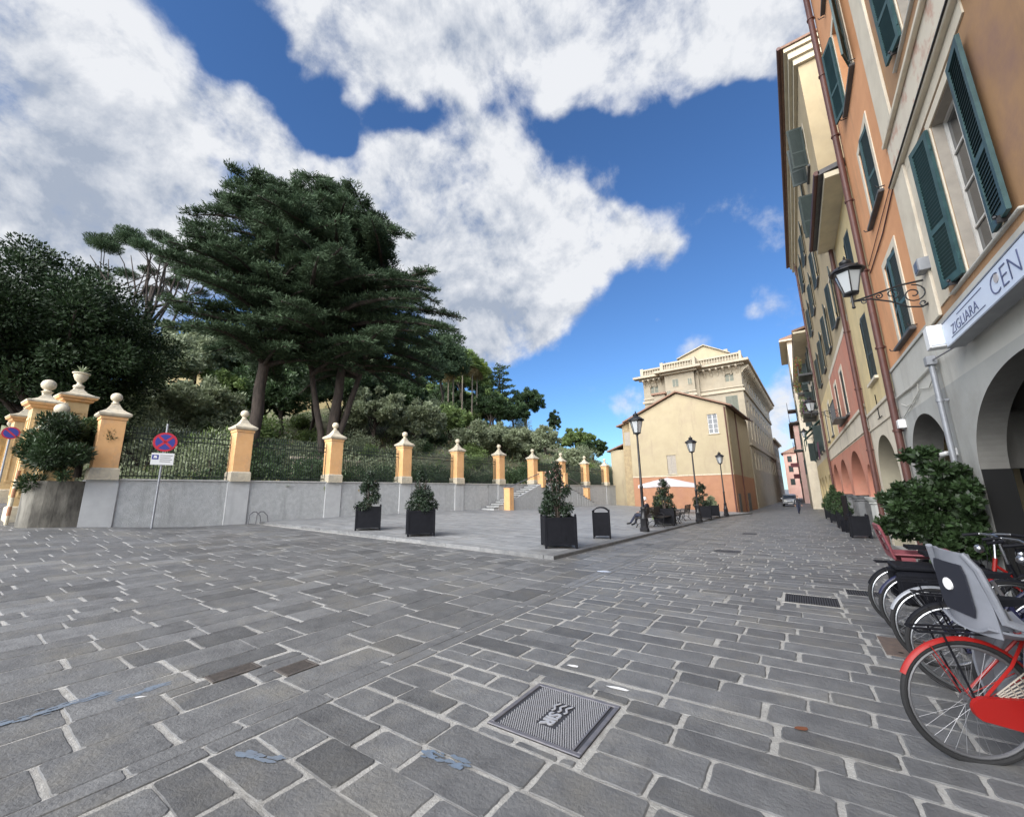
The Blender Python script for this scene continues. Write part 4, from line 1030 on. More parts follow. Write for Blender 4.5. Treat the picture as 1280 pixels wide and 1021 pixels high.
def bicycle(label, loc, rz, frame, rad=.335, guard=None, chain=None, rack=True, seat=True, basket=None, tilt=6, rim=M_chrome, bar=True, saddle_m=M_black, guardfront=True):
    """rear hub at the local origin's x=0, heading +x"""
    t = thing('bicycle', label, 'bicycle', loc, rz, 'bicycles parked side by side on the right'); t.rotation_euler.x = R(tilt)
    rc = (0,0,rad); fc = (1.08,0,rad)
    w = wheel(t, rc, rad, rim); wheel(t, fc, rad, rim)
    if guard: fender(t, rc, rad, 20, 158, guard)
    if guard and guardfront: fender(t, fc, rad, 30, 185, guard)
    bb = (.46,0,.28); st = (.29,0,.74); hd = (.86,0,.78); hb = (.9,0,.62)
    b = MB()
    b.tube([bb, st], .017, 8); b.tube([bb, (.66,0,.36), hb], .019, 8); b.tube([(.4,0,.42),(.66,0,.5),(.875,0,.7)], .016, 8); b.tube([hd, hb], .02, 8)
    for s in (-1,1):
        b.tube([bb,(.3,s*.04,.3),(0,s*.055,rad)], .011, 6); b.tube([(.3,s*.015,.7),(.2,s*.045,.56),(0,s*.055,rad)], .0085, 6)
        b.tube([hb,(.95,s*.05,.55),(1.08,s*.05,rad)], [.016,.014,.01], 6)
    b.obj('frame', frame, t, smooth='auto')
    b = MB(); b.tube([st,(.24,0,.87)],.013,8); b.obj('seat_post', M_chrome, t)
    if seat:
        b = MB(); b.loft([[(.06+u*.28, s*(.085*(1-u)**.7+.018), .9+z) for s, z in ((-1,0),(1,0),(.8,.035),(-.8,.035))] for u in (0,.15,.4,.7,1)]); b.obj('saddle', saddle_m, t, smooth='auto')
    b = MB(); b.tube([hd,(.83,0,.98),(.84,0,1.03)],.013,8)
    b.tube([(.66,-.29,1.03),(.78,-.27,1.05),(.85,-.15,1.05),(.86,0,1.03),(.85,.15,1.05),(.78,.27,1.05),(.66,.29,1.03)],.011,8); b.obj('handlebar', M_chrome, t, smooth='auto')
    for s in (-1,1):
        b = MB(); b.cyl((.77,s*.273,1.049),(.64,s*.293,1.028),.017,8); b.obj('grip', M_black, t)
    b = MB(); b.tube([(.8,-.2,1.04),(.9,-.12,.95),(.92,0,.8),(.96,.03,.6)],.004,5); b.tube([(.8,.2,1.04),(.92,.12,.97),(.9,.03,.75)],.004,5); b.obj('cables', M_black, t)
    b = MB(); b.ball((.97,0,.88),.05,n=10,sz=(.9,1,1)); b.obj('headlamp', M_chrome, t, smooth='auto')
    if rack:
        b = MB()
        for y in (-.06,0,.06): b.tube([(-.24,y,.735),(.25,y,.735)],.006,6)
        for x in (-.24,-.05,.15): b.tube([(x,-.06,.735),(x,.06,.735)],.006,6)
        for s in (-1,1): b.tube([(-.12,s*.06,.735),(0,s*.06,rad)],.006,6)
        b.obj('rack', M_black, t)
    for s in (-1,1):
        b = MB(); b.tube([(bb[0],s*.045,bb[2]),(bb[0]+s*.14,s*.07,bb[2]-s*.09)],.009,6); b.box(bb[0]+s*.14-.045,bb[0]+s*.14+.045,min(s*.075,s*.165),max(s*.075,s*.165),bb[2]-s*.09-.012,bb[2]-s*.09+.012); b.obj('pedal', M_black, t)
    if chain:
        b = MB(); A = []
        for k in range(13): a = PI/2 + PI*k/12; A.append((.02+.065*math.cos(a), rad-.005+.065*math.sin(a)))
        for k in range(13): a = -PI/2 + PI*k/12; A.append((bb[0]+.05+.125*math.cos(a), bb[2]+.125*math.sin(a)))
        b.prism(A, 'y', -.088, -.06); b.obj('chain_case', chain, t)
    else:
        b = MB(); b.T = Matrix.Translation((bb[0],-.05,bb[2])) @ Matrix.Rotation(R(90),4,'X'); b.lathe([(.07,-.003),(.095,-.003),(.095,.003),(.07,.003)],n=28); b.obj('chainring', M_dullsteel, t)
    if basket:
        b = MB(); c = (1.0,0,.86); 
        b.T = Matrix.Translation(c)
        rings = []
        for z, w in ((0,.11),(.06,.13),(.12,.145),(.2,.16),(.22,.168),(.22,.15),(.02,.105)): rings.append([(w*.85*math.copysign(abs(math.cos(2*PI*k/24))**.6,math.cos(2*PI*k/24)), w*1.15*math.copysign(abs(math.sin(2*PI*k/24))**.6,math.sin(2*PI*k/24)), z) for k in range(24)])
        b.loft(rings); b.obj('basket', basket, t)
    return t
def shell_strip(b, rows, th=.012):
    """rows: lists of 3-D points (same length); gives a sheet with thickness"""
    n = len(rows[0]); G = [[Vector(p) for p in r] for r in rows]; m = len(G)
    top = []; bot = []
    for i in range(m):
        for j in range(n):
            du = G[min(i+1,m-1)][j]-G[max(i-1,0)][j]; dv = G[i][min(j+1,n-1)]-G[i][max(j-1,0)]
            nn = du.cross(dv).normalized(); top.append(G[i][j]+nn*th/2); bot.append(G[i][j]-nn*th/2)
    vs = top+bot; o = m*n; fs = []
    for i in range(m-1):
        for j in range(n-1):
            a,bq,c,d = i*n+j,i*n+j+1,(i+1)*n+j+1,(i+1)*n+j
            fs += [(a,bq,c,d),(o+d,o+c,o+bq,o+a)]
    for j in range(n-1): fs += [(j,o+j,o+j+1,j+1),((m-1)*n+j,(m-1)*n+j+1,o+(m-1)*n+j+1,o+(m-1)*n+j)]
    for i in range(m-1): fs += [(i*n,(i+1)*n,o+(i+1)*n,o+i*n),(i*n+n-1,o+i*n+n-1,o+(i+1)*n+n-1,(i+1)*n+n-1)]
    b.add(vs, fs)
def child_seat(t, loc, s, m, m2, style):
    """child seat behind the saddle, sitting on the rack; the child faces +x"""
    M = Matrix.Translation(loc) @ Matrix.Scale(s,4)
    if style == 'shell':
        b = MB(); b.T = M                    # back: a wide upright frame with a dark pad
        rows = []
        for u in np.linspace(0,1,9):         # up the back
            z = .02 + .46*u; xb = -.06 - .05*u; w = .165 - .02*u + .02*math.sin(PI*u)
            if u > .85: w *= .88
            rows.append([(xb + .06*(abs(v)**3)*(.95-.45*u), v*w, z) for v in np.linspace(-1,1,9)])
        shell_strip(b, rows, .016)
        seat = b.obj('child_seat', m, t, smooth='auto')
        b = MB(); b.T = M                    # seat pan, ribbed
        rows = []
        for u in np.linspace(0,1,9):
            rows.append([(-.07+.36*u, v*.165, .02 + .055*(abs(v)**2.5) - .03*math.sin(PI*u) + .006*math.cos(u*34)*(1-abs(v))) for v in np.linspace(-1,1,9)])
        shell_strip(b, rows, .014); b.obj('seat_pan', m, seat, smooth='auto')
        for sd in (-1,1):                    # leg guards hanging at both sides
            b = MB(); b.T = M; rows = []
            for u in np.linspace(0,1,9):
                xx = .15 + .0*u; zz = .04 - .5*u; wv = .085 + .03*math.sin(PI*min(1,u*1.15))
                rows.append([(xx + wv*v + .02, sd*(.165 + .035*(1-abs(v)) + .015*u), zz + .035*v*(1-u)) for v in np.linspace(-1,1,7)])
            shell_strip(b, rows, .014); b.obj('leg_guard', m, seat, smooth='auto')
            b = MB(); b.T = M                # pale edge beads along back and arm
            b.tube([(-.11,sd*.13,.485),(-.07,sd*.165,.40),(-.03,sd*.178,.25),(-.0,sd*.185,.12),(.10,sd*.19,.085),(.20,sd*.185,.02),(.22,sd*.185,-.10),(.17,sd*.19,-.22),(.09,sd*.19,-.30)], [.018,.024,.026,.026,.024,.024,.024,.02,.01], 8, flat=.8)
            b.obj('edge_bead', m, seat, smooth='auto')
        b = MB(); b.T = M; rows = []
        for u in np.linspace(0,1,7):
            z = .1 + .36*u; xb = -.045 - .045*(z-.02)/.5 ; rows.append([(xb+.022, v*.10, z) for v in np.linspace(-1,1,5)])
        shell_strip(b, rows, .02); b.obj('back_pad', m2, seat, smooth='auto')
        b = MB(); b.T = M; rows = []
        for u in np.linspace(0,1,7):
            z = .11 + .30*u; xb = -.062 - .052*(z-.02)/.5 ; rows.append([(xb-.008, v*(.118)*(1 if .08<u<.92 else .86), z) for v in np.linspace(-1,1,5)])
        shell_strip(b, rows, .008); b.obj('back_opening', m2, seat, smooth='auto')
        b = MB(); b.T = M; b.T = b.T @ Matrix.Translation((-.101,.03,.27)) @ Matrix.Rotation(R(90),4,'Y')
        b.lathe([(.018,-.006),(.036,-.006),(.036,.006),(.018,.006)], n=20); b.obj('emblem', M_white, seat)
    else:
        b = MB(); b.T = M                    # pierced back
        O = [(-.15,0),(.15,0),(.17,.14),(.16,.30),(.12,.36),(-.12,.36),(-.16,.30),(-.17,.14)]
        H = []
        for cx in (-.055,.055):
            for cz, hh in ((.1,.035),(.185,.035),(.27,.03)): H.append([(cx-.036,cz-hh),(cx+.036,cz-hh),(cx+.036,cz+hh),(cx-.036,cz+hh)])
        for dx in (-.07,-.05): b.holed(O, H, lambda p, dx=dx: (dx - .25*p[1], p[0], p[1]+.02))
        for (a, c) in zip(O, O[1:]+O[:1]): b.tube([(-.06-.25*a[1],a[0],a[1]+.02),(-.06-.25*c[1],c[0],c[1]+.02)],.014,6)
        seat = b.obj('child_seat', m, t, fixn=False)
        b = MB(); b.T = M; rows = [[(-.06+.32*u, v*.15, .02+.05*abs(v)**2.5) for v in np.linspace(-1,1,7)] for u in np.linspace(0,1,6)]
        shell_strip(b, rows, .016); b.obj('seat_pan', m, seat, smooth='auto')
        for sd in (-1,1):
            b = MB(); b.T = M; shell_strip(b, [[(.05+.04*u+.06*v, sd*(.16), .04-.42*u) for v in np.linspace(-1,1,4)] for u in np.linspace(0,1,6)], .016); b.obj('leg_guard', m, seat, smooth='auto')
    return seat
zz = gz(.7,4)
bk = bicycle('red bicycle with grey child seat, nearest to the camera', (.69,3.84,0), R(21), M_red, .335, M_red, M_red, tilt=4, rim=M_dullsteel)
child_seat(bk, (.11,0,.73), 1.0, M_greyplastic, M_greydark, 'shell')
b = MB()                                     # pale woven skirt guard on the wheel
for k in range(9):
    a = R(2+4.5*k); b.tube([(.12*math.cos(a),-.062,.335+.12*math.sin(a)),(.345*math.cos(a),-.05,.335+.345*math.sin(a))],.0045,5)
for q in (.13,.16,.2,.24,.28,.32): b.tube([(q*math.cos(R(2+4.5*k)),-.062+.00*q,.335+q*math.sin(R(2+4.5*k))) for k in range(9)],.0042,5)
b.obj('skirt_guard', M_frameold, bk)
bicycle('dark bicycle with worn black mudguard just behind the red one', (.93,5.0,gz(.9,5.)), R(5), M_navy, .33, M_black, None, tilt=5, rim=M_chrome)
bicycle('bicycle with silver rimmed wheel and pale mudguard, third from the camera', (.92,5.55,gz(.9,5.55)), R(8), M_navy, .335, M_zinc, None, tilt=3, rim=M_chrome)
bk = bicycle('dark blue bicycle with blue mudguard and black rear panniers, fourth from the camera', (.93,6.2,gz(.9,6.2)), R(6), M_navy, .345, M_navy, None, tilt=4, rim=M_chrome)
for s in (-1,1):
    b = MB(); b.box(-.2,.16,min(s*.08,s*.2),max(s*.08,s*.2),.42,.75,b=.03); b.obj('pannier', M_black, bk, smooth='auto')
b = MB(); b.box(-.2,.16,-.15,.15,.752,.80,b=.015); b.obj('pannier_top', M_black, bk)
bk = bicycle('black bicycle with pink pierced child seat, farthest of the row', (.9,6.75,gz(.9,6.75)), R(4), M_black, .34, M_black, None, tilt=3, rim=M_chrome)
child_seat(bk, (-.02,0,.78), 1.0, M_pinkplastic, M_pinkdark, 'pierced')
b = MB(); b.box(.22,.42,-.08,.08,.84,.9,b=.03); b.obj('front_pad', M_pinkplastic, bk, smooth='auto')
bk = bicycle('orange framed bicycle facing the row from the arcade side', (2.25,4.6,gz(2,4.6)), R(188), M_orangered, .33, M_orangered, None, tilt=-4, rim=M_dullsteel, rack=True)
bk = bicycle('bicycle with a woven straw basket on the handlebar under the arcade', (2.75,5.75,gz(2,5.7)), R(184), M_navy, .33, M_black, None, tilt=-3, rim=M_chrome, basket=M_wicker)
bicycle('black bicycle under the arcade with bright chrome handlebar', (2.7,6.5,gz(2,6.5)), R(186), M_black, .33, M_black, None, tilt=-5, rim=M_chrome)
bicycle('red bicycle leaning behind the others near the arcade pillar', (2.65,7.2,gz(2,7.2)), R(182), M_red, .33, M_black, None, tilt=4, rim=M_chrome)

# ------------------------------------------------------------------ facade kit: x along the wall, y into the wall, z up
def band(b, u0, u1, z0, z1, m, holes=(), notches=(), dep=.25, y=0., mrev=None):
    """one flat field of wall with rectangular holes (u0,u1,z0,z1[,arch]) and arched notches (centre, half width, spring z, rise) cut from its foot"""
    out = [(u0,z0)]
    edges = []
    for (c, a, sp, r) in sorted(notches):
        pts = [(c-a,z0)] + ([(c-a,sp)] if sp > z0+.01 else []) + [(c-a*math.cos(PI*k/48), sp+r*math.sin(PI*k/48)) for k in range(1,48)] + ([(c+a,sp)] if sp > z0+.01 else []) + [(c+a,z0)]
        out += pts; edges.append((pts, False))
    out += [(u1,z0),(u1,z1),(u0,z1)]
    hl = []
    for h in holes:
        q = [(h[0],h[2]),(h[1],h[2]),(h[1],h[3]),(h[0],h[3])]; hl.append(q); edges.append((q, True))
    b.holed(out, hl, lambda p: (p[0], y, p[1]), m)
    for q, cl in edges:
        n = len(q); o = [(p[0],y,p[1]) for p in q] + [(p[0],y+dep,p[1]) for p in q]
        b.add(o, [(i,(i+1)%n,n+(i+1)%n,n+i) for i in range(n if cl else n-1)], m if mrev is None else mrev)
def window(t, u0, u1, z0, z1, y=.2, fm=None, nx=2, nz=3, gm=None, sill=True, sm=None):
    b = MB(); f = .055
    b.box(u0,u0+f,y,y+.06,z0,z1); b.box(u1-f,u1,y,y+.06,z0,z1); b.box(u0+f,u1-f,y,y+.06,z0,z0+f); b.box(u0+f,u1-f,y,y+.06,z1-f,z1)
    c = (u0+u1)/2
    if nx >= 2: b.box(c-.035,c+.035,y-.006,y+.055,z0+f,z1-f)
    for k in range(1,nz):
        z = z0+(z1-z0)*k/nz
        if nx >= 2: b.box(u0+f,c-.036,y+.01,y+.05,z-.015,z+.015); b.box(c+.036,u1-f,y+.01,y+.05,z-.015,z+.015)
        else: b.box(u0+f,u1-f,y+.01,y+.05,z-.015,z+.015)
    w = b.obj('window', fm or M_frame, t)
    b = MB(); b.box(u0+.02,u1-.02,y+.03,y+.04,z0+.02,z1-.02); b.obj('pane', gm or M_glass, w)
    if sill:
        b = MB(); b.box(u0-.1,u1+.1,-.09,.19,z0-.09,z0-.004,b=.008); b.obj('sill', sm or M_slate, w)
    return w
def shutter(t, hu, z0, z1, w, right, ang, m=None, me=None, lift=0, hinge_y=-.05):
    h = z1-z0; b = MB(); s = .075
    th = R(180+ang) if right else R(-ang)
    b.T = Matrix.Translation((hu, hinge_y, z0)) @ Matrix.Rotation(th, 4, 'Z')
    b.box(0,s,-.02,.02,0,h,1); b.box(w-s,w,-.02,.02,0,h,1)
    for (a, c) in ((0,.1),(h*.36,h*.36+.08),(h-.09,h)): b.box(s,w-s,-.019,.019,a,c,1)
    for (a, c) in ((.1,h*.36),(h*.36+.08,h-.09)):
        n = max(4, int((c-a)/.055))
        for k in range(n):
            z = a + (c-a)*(k+.5)/n; q = (c-a)/n*.5
            b.loft([[(s,-.014,z-q),(s,-.008,z-q),(s,.014,z+q*.9),(s,.008,z+q*.9)],[(w-s,-.014,z-q),(w-s,-.008,z-q),(w-s,.014,z+q*.9),(w-s,.008,z+q*.9)]],0)
    b.box(s,w-s,-.002,.002,.1,h*.36,0); b.box(s,w-s,-.002,.002,h*.36+.08,h-.09,0)
    for z in (.25, h-.3): b.cyl((0,0,z-.04),(0,0,z+.04),.016,6,1)
    return b.obj('shutter', [m or M_shutter, me or M_shutedge], t)
def closed_pair(t, u0, u1, z0, z1, ang=4, m=None, me=None, y=.03):
    c = (u1-u0)/2 - .005
    shutter(t, u0+.003, z0, z1, c, False, ang, m, me, hinge_y=y); shutter(t, u1-.003, z0, z1, c, True, ang, m, me, hinge_y=y)
def trim(t, name, u0, u1, z0, z1, m, y0=-.025, y1=-.002, bev=.004):
    b = MB(); b.box(u0,u1,y0,y1,z0,z1,b=bev); return b.obj(name, m, t)
def surround(t, u0, u1, z0, z1, w, m, y0=-.02):
    b = MB(); y1 = -.002
    b.box(u0-w,u0-.002,y0,y1,z0,z1+w); b.box(u1+.002,u1+w,y0,y1,z0,z1+w); b.box(u0,u1,y0,y1,z1+.002,z1+w)
    return b.obj('window_surround', m, t)
def downpipe(t, u, z0, z1, m, r=.05, y=-.09):
    b = MB(); b.cyl((u,y,z0),(u,y,z1),r,10); z = z0+1.2
    while z < z1: b.cyl((u,y,z),(u,y,z+.05),r*1.3,10); b.box(u-.012,u+.012,y,-.003,z+.01,z+.04); z += 2.1
    return b.obj('drainpipe', m, t, smooth='auto')
def slab(t, name, m, *args, bev=.01, smooth=False):
    b = MB()
    for a in args: b.box(*a, b=bev)
    return b.obj(name, m, t, smooth=smooth)
def arcade_inside(t, u0, u1, zc, depth=3.2, zf=-.2, m=None):
    """the covered walk behind the arches: vault, back wall with dark shop openings, floor"""
    b = MB(); y0, y1 = .55, depth
    zs = zc - .9
    sec = [(y0+(y1-y0)*k/24, zs + .9*math.sin(PI*k/24)**.8) for k in range(25)]
    b.loft([[(u,p[0],p[1]) for p in sec]+[(u,p[0],p[1]+.3) for p in sec[::-1]] for u in (u0,u1)], 0)
    holes = []; u = u0 + .7
    while u + 2.8 < u1: holes.append((u,u+2.6,zf+.02,2.15)); u += 3.0
    band(b, u0, u1, zf-1.5, zc, 0, holes, (), .3, y1)
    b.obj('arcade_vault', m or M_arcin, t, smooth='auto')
    for h in holes:
        b = MB(); b.box(h[0],h[1],y1+.28,y1+.33,h[2],h[3]); o = b.obj('shop_door', M_black2, t)
        b = MB(); b.box(h[0],h[0]+.06,y1+.2,y1+.27,h[2],h[3]); b.box(h[1]-.06,h[1],y1+.2,y1+.27,h[2],h[3]); b.box((h[0]+h[1])/2-.04,(h[0]+h[1])/2+.04,y1+.2,y1+.27,h[2],h[3]); b.box(h[0]+.06,h[1]-.06,y1+.21,y1+.26,h[3]-.1,h[3]); b.obj('door_frame', M_darkwood, o)
def carcass(b, u0, u1, z0, z1, depth, m, y=.0, back=True, front_from=None):
    """side walls, back and top of the house behind the facade"""
    b.add([(u0,y,z0),(u0,depth,z0),(u0,depth,z1),(u0,y,z1)],[(0,1,2,3)],m); b.add([(u1,y,z0),(u1,depth,z0),(u1,depth,z1),(u1,y,z1)],[(0,1,2,3)],m)
    b.add([(u0,depth,z0),(u1,depth,z0),(u1,depth,z1),(u0,depth,z1)],[(0,1,2,3)],m); b.add([(u0,y,z1),(u1,y,z1),(u1,depth,z1),(u0,depth,z1)],[(0,1,2,3)],m)

# ------------------------------------------------------------------ right-hand row of houses (local x = -world y, facade at world x = 2.3)
FX = 2.3; RZ = -PI/2
# --- ochre house, nearest
t = thing('ochre_house', 'nearest ochre house with open green shutters, painted frieze and grey arcade', 'house', (FX,0,0), RZ)
b = MB(); U0, U1 = -9.7, 9.
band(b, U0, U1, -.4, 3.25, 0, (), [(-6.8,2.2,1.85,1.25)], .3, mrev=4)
band(b, U0, U1, 3.25, 4.28, 1)
W1 = [(-7.62,-6.6),(-3.6,-2.6),(.6,1.6)]
band(b, U0, U1, 4.28, 7.25, 2, [(a,c,4.42,6.75) for a,c in W1], (), .32)
band(b, U0, U1, 7.25, 8.05, 3, y=-.0)
band(b, U0, U1, 8.05, 17.8, 2, [(a,c,z,z+2.15) for a,c in W1 for z in (8.5,12.4)], (), .32)
carcass(b, U0, U1, 2.6, 17.8, 8, 2, .56)
M_frieze = mat('painted_frieze', (.68,.61,.49), .85, (.56,.36,.27), 3.2, .5, .62, bump=.05, stain=(.6,.52,.42), sscale=1.4)
b.obj('wall', [M_arcgrey, M_arcgrey2, M_ochre, M_frieze, M_shadegrey], t, fixn=False)
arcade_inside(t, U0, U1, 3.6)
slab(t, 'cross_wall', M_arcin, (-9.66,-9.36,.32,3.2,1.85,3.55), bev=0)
slab(t, 'jamb_panel', M_black2, (-8.999,-8.985,.004,.31,-.3,1.84), bev=0)  # thin black panel over the far arch jamb, below the spring
slab(t, 'darkness_sheet', M_black2, (-9.6,-9.5,.56,3.2,-.3,1.849), bev=0)  # black sheet added to paint the darkness of the arcade beyond
slab(t, 'string_course', M_cream, (U0,U1,-.09,-.002,7.16,7.26),(U0,U1,-.07,-.002,8.04,8.12))
slab(t, 'string_cable', M_blackiron, (U0,U1,-.115,-.092,7.2,7.215), bev=0)
slab(t, 'corner_pilaster', M_cream, (-9.7,-8.95,-.045,-.002,4.3,7.15),(-9.7,-8.95,-.045,-.002,8.13,17.7))
slab(t, 'window_apron', M_cream, (-8.9,-6.0,-.02,-.002,6.95,7.15),(-8.9,-8.45,-.02,-.002,4.42,6.94))
for a, c in W1:
    for z, op in ((4.42,2.33),(8.5,2.15),(12.4,2.15)):
        window(t, a, c, z, z+op, .12, M_frame, 2, 4, sill=False)
        slab(t, 'window_sill', M_arcgrey2, (a-.7,c+.6,-.05,.118,z-.04,z-.004))
        sw = (c-a)/2+.02
        # local u grows towards the camera: right jamb is the near one
        shutter(t, a-.02, z+.02, z+op, sw, False, 171); shutter(t, c+.02, z+.02, z+op, sw, True, 176)
        surround(t, a, c, z, z+op, .14, M_cream)
        slab(t, 'window_reveal', M_frameold, (a+.001,a+.014,.003,.118,z+.002,z+op-.002),(c-.014,c-.001,.003,.118,z+.002,z+op-.002),(a+.015,c-.015,.003,.118,z+op-.014,z+op-.002), bev=0)
        b = MB()
        for uu in (a-.3, c+.35): b.box(uu-.015,uu+.015,-.13,-.02,z-.02,z+.06); b.ball((uu,-.13,z+.05),.025,n=6)
        b.obj('shutter_catch', M_blackiron, t)
downpipe(t, -9.62, -.3, 3.7, M_zinc, .042, -.11)
slab(t, 'pipe_hopper', M_zinc, (-9.7,-9.54,-.18,-.05,3.64,3.8))
b = MB(); b.tube([(-9.6,-.1,3.72),(-8,-.06,3.6),(-6,-.06,3.66),(-4,-.06,3.62)],.012,5); b.obj('facade_cable', M_dullsteel, t)

# --- orange house
t = thing('orange_house', 'tall orange house with closed dark shutters and a grey ground floor arch', 'house', (FX,0,0), RZ)
b = MB(); U0, U1 = -13.35, -9.705
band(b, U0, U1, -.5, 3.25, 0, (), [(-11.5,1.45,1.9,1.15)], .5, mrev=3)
band(b, U0, U1, 3.25, 4.4, 1)
WZ = [(4.65,6.45),(7.7,9.5),(10.95,13.2),(14.3,16.3)]
band(b, U0, U1, 4.4, 18.2, 2, [(-11.75,-10.65,a,c) for a,c in WZ], (), .28)
carcass(b, U0, U1, 2.6, 18.2, 8, 2, .56)
b.obj('wall', [M_arcgrey, M_arcgrey2, M_orange, M_shadegrey], t, fixn=False)
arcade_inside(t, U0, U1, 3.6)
slab(t, 'string_course', M_arcgrey2, (U0,U1,-.03,-.002,4.36,4.44))
slab(t, 'roof_eaves', M_roof, (U0-.1,U1+.1,-.8,8,18.22,18.4))
for i, (a, c) in enumerate(WZ):
    window(t, -11.75, -10.65, a, c, .16, M_frameold, 2, 3, sill=False)
    surround(t, -11.75, -10.65, a, c, .16, M_cream)
    slab(t, 'window_sill', M_slate, (-12.05,-10.45,-.1,.15,a-.07,a-.004))
    if i == 2:
        shutter(t, -11.77, a+.02, c-.02, .55, False, 165); shutter(t, -10.63, a+.02, c-.02, .55, True, 160)
    elif i == 1:
        closed_pair(t, -11.75, -10.65, a+.01, c-.01, 9, M_shutdark, M_shutedge)
    else: closed_pair(t, -11.75, -10.65, a+.01, c-.01, 6, M_shutdark, M_shutedge)
    b = MB()
    for uu in (-12.15,-10.35): b.tube([(uu,-.003,a-.02),(uu,-.12,a-.02),(uu,-.14,a+.03)],.012,5)
    b.obj('shutter_catch', M_blackiron, t)
downpipe(t, -13.2, -.4, 18.1, M_copper, .075, -.12)
b = MB(); b.tube([(-9.8,-.02,7.25),(-11.2,-.02,7.05),(-13.1,-.02,7.0)],.014,5); b.tube([(-9.8,-.02,7.4),(-11.5,-.02,7.3),(-13.1,-.02,7.2)],.009,5); b.obj('facade_cable', M_copper, t)
b = MB()
b.tube([(-9.75,-.03,3.72),(-11.4,-.03,3.66),(-13.2,-.03,3.7)],.022,6)
b.tube([(-9.75,-.03,3.6),(-10.4,-.03,3.4),(-11.0,-.03,3.5),(-11.8,-.03,3.35),(-12.6,-.03,3.22),(-13.1,-.03,3.15)],.011,5)
b.tube([(-11.1,-.03,3.62),(-11.2,-.03,3.45),(-11.6,-.03,3.33),(-12.3,-.03,3.36),(-12.8,-.03,3.5)],.008,5)
b.obj('white_cable', M_arcgrey2, t)
slab(t, 'junction_box', M_white, (-13.05,-12.85,-.14,-.003,2.95,3.15))

# --- narrow yellow house
t = thing('yellow_house', 'narrow yellow house with a low dark eave between orange and beige houses', 'house', (FX,0,0), RZ)
b = MB(); U0, U1 = -18.05, -13.355
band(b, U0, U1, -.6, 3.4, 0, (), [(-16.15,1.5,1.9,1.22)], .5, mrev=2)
band(b, U0, U1, 3.4, 3.95, 0)
WY = [(-16.2,-14.95,4.7,6.65),(-16.2,-14.95,7.55,9.4)]
band(b, U0, U1, 3.95, 10.4, 1, WY, (), .28)
carcass(b, U0, U1, 2.6, 10.4, 8, 1, .56)
b.obj('wall', [M_cream, M_yellow, M_shadecream], t, fixn=False)
arcade_inside(t, U0, U1, 3.6, zf=-.3)
slab(t, 'string_course', M_cream, (U0,U1,-.04,-.002,3.9,4.0),(U0,U1,-.03,-.002,3.42,3.48))
b = MB(); b.box(U0,U1,-.5,-.003,10.25,10.41); b.obj('eave_soffit', M_soffit, t)
b = MB(); b.loft([[(u,-.62,10.42),(u,-.62,10.56),(u,8,12.2),(u,8,12.0)] for u in (U0,U1)]); b.obj('roof', M_slate, t)
b = MB(); b.tube([(U0,-.66,10.5),(U1,-.66,10.5)],.075,8); b.obj('gutter', M_copper, t)
for (a, c, z0, z1) in WY:
    window(t, a, c, z0, z1, .16, M_frameold, 2, 3, sm=M_cream)
    closed_pair(t, a, c, z0+.01, z1-.01, 5, M_shutdark, M_shutdark)
downpipe(t, -17.95, -.5, 10.3, M_copper, .07, -.12)
b = MB(); b.tube([(-15.8,-.02,4.3),(-15.8,-.02,3.6)],.012,5); b.tube([(-16.1,-.02,3.6),(-15.4,-.02,3.6)],.012,5); b.obj('anchor_iron', M_blackiron, t)

# --- tall beige and pink house
t = thing('beige_house', 'tall beige house with pink painted first floor, red arches and deep eaves', 'house', (FX,0,0), RZ)
b = MB(); U0, U1 = -38., -18.1
AR = [(-23.5,2.35,1.25,1.95),(-29.1,2.25,1.25,1.9),(-34.6,2.25,1.25,1.9)]
band(b, U0, U1, 1.25, 3.5, 0, (), [(-19.9,.75,1.25,1.2)] + AR, .6)
band(b, U0, U1, 3.5, 4.45, 1)
PW = [(-23.3,-22.3,4.75,6.7),(-26.4,-25.4,4.75,6.7)]
band(b, -28.2, U1, 4.45, 7.6, 2, PW, (), .28)
PW2 = [(-32.,-31.,4.75,6.7),(-35.5,-34.5,4.75,6.7)]
band(b, U0, -28.2, 4.45, 7.6, 4, PW2, (), .28)
UW = [(u,u+1.15,z,z+2.0) for u in (-21.1,-25.2,-29.5,-33.8) for z in (8.3,12.0,15.4)]
band(b, U0, U1, 7.6, 19.4, 3, UW, (), .28)
b.add([(U1,0,-.8),(U1,8,-.8),(U1,8,19.4),(U1,0,19.4)],[(0,1,2,3)],3)
b.add([(U0,0,-.8),(U0,8,-.8),(U0,8,19.4),(U0,0,19.4)],[(0,1,2,3)],3)
b.add([(U0,0,19.4),(U1,0,19.4),(U1,8,19.4),(U0,8,19.4)],[(0,1,2,3)],3)
b.obj('wall', [M_pinkp, M_cream, M_pinkp, M_beige, M_yellow], t, fixn=False)
arcade_inside(t, U0, U1, 3.6, zf=-.6, m=M_pinkp)
for u in (-18.6,-21.,-26.35,-31.85,-37.4):
    b = MB(); g = gz(FX, -u)
    b.lathe([(.42,g-.2),(.42,g+.25),(.34,g+.32),(.33,.95),(.38,1.0),(.36,1.04),(.46,1.16),(.48,1.25)], (u,.3,0), 8); b.obj('column', M_arcgrey if u > -25 else M_kerb, t, smooth='auto')
slab(t, 'string_course', M_cream, (U0,U1,-.06,-.002,4.3,4.42),(U0,U1,-.04,-.002,3.55,3.62))
slab(t, 'painted_border', M_cream, (-28.3,U1,-.01,-.002,7.5,7.75),(-28.35,-28.1,-.012,-.002,4.5,7.49))
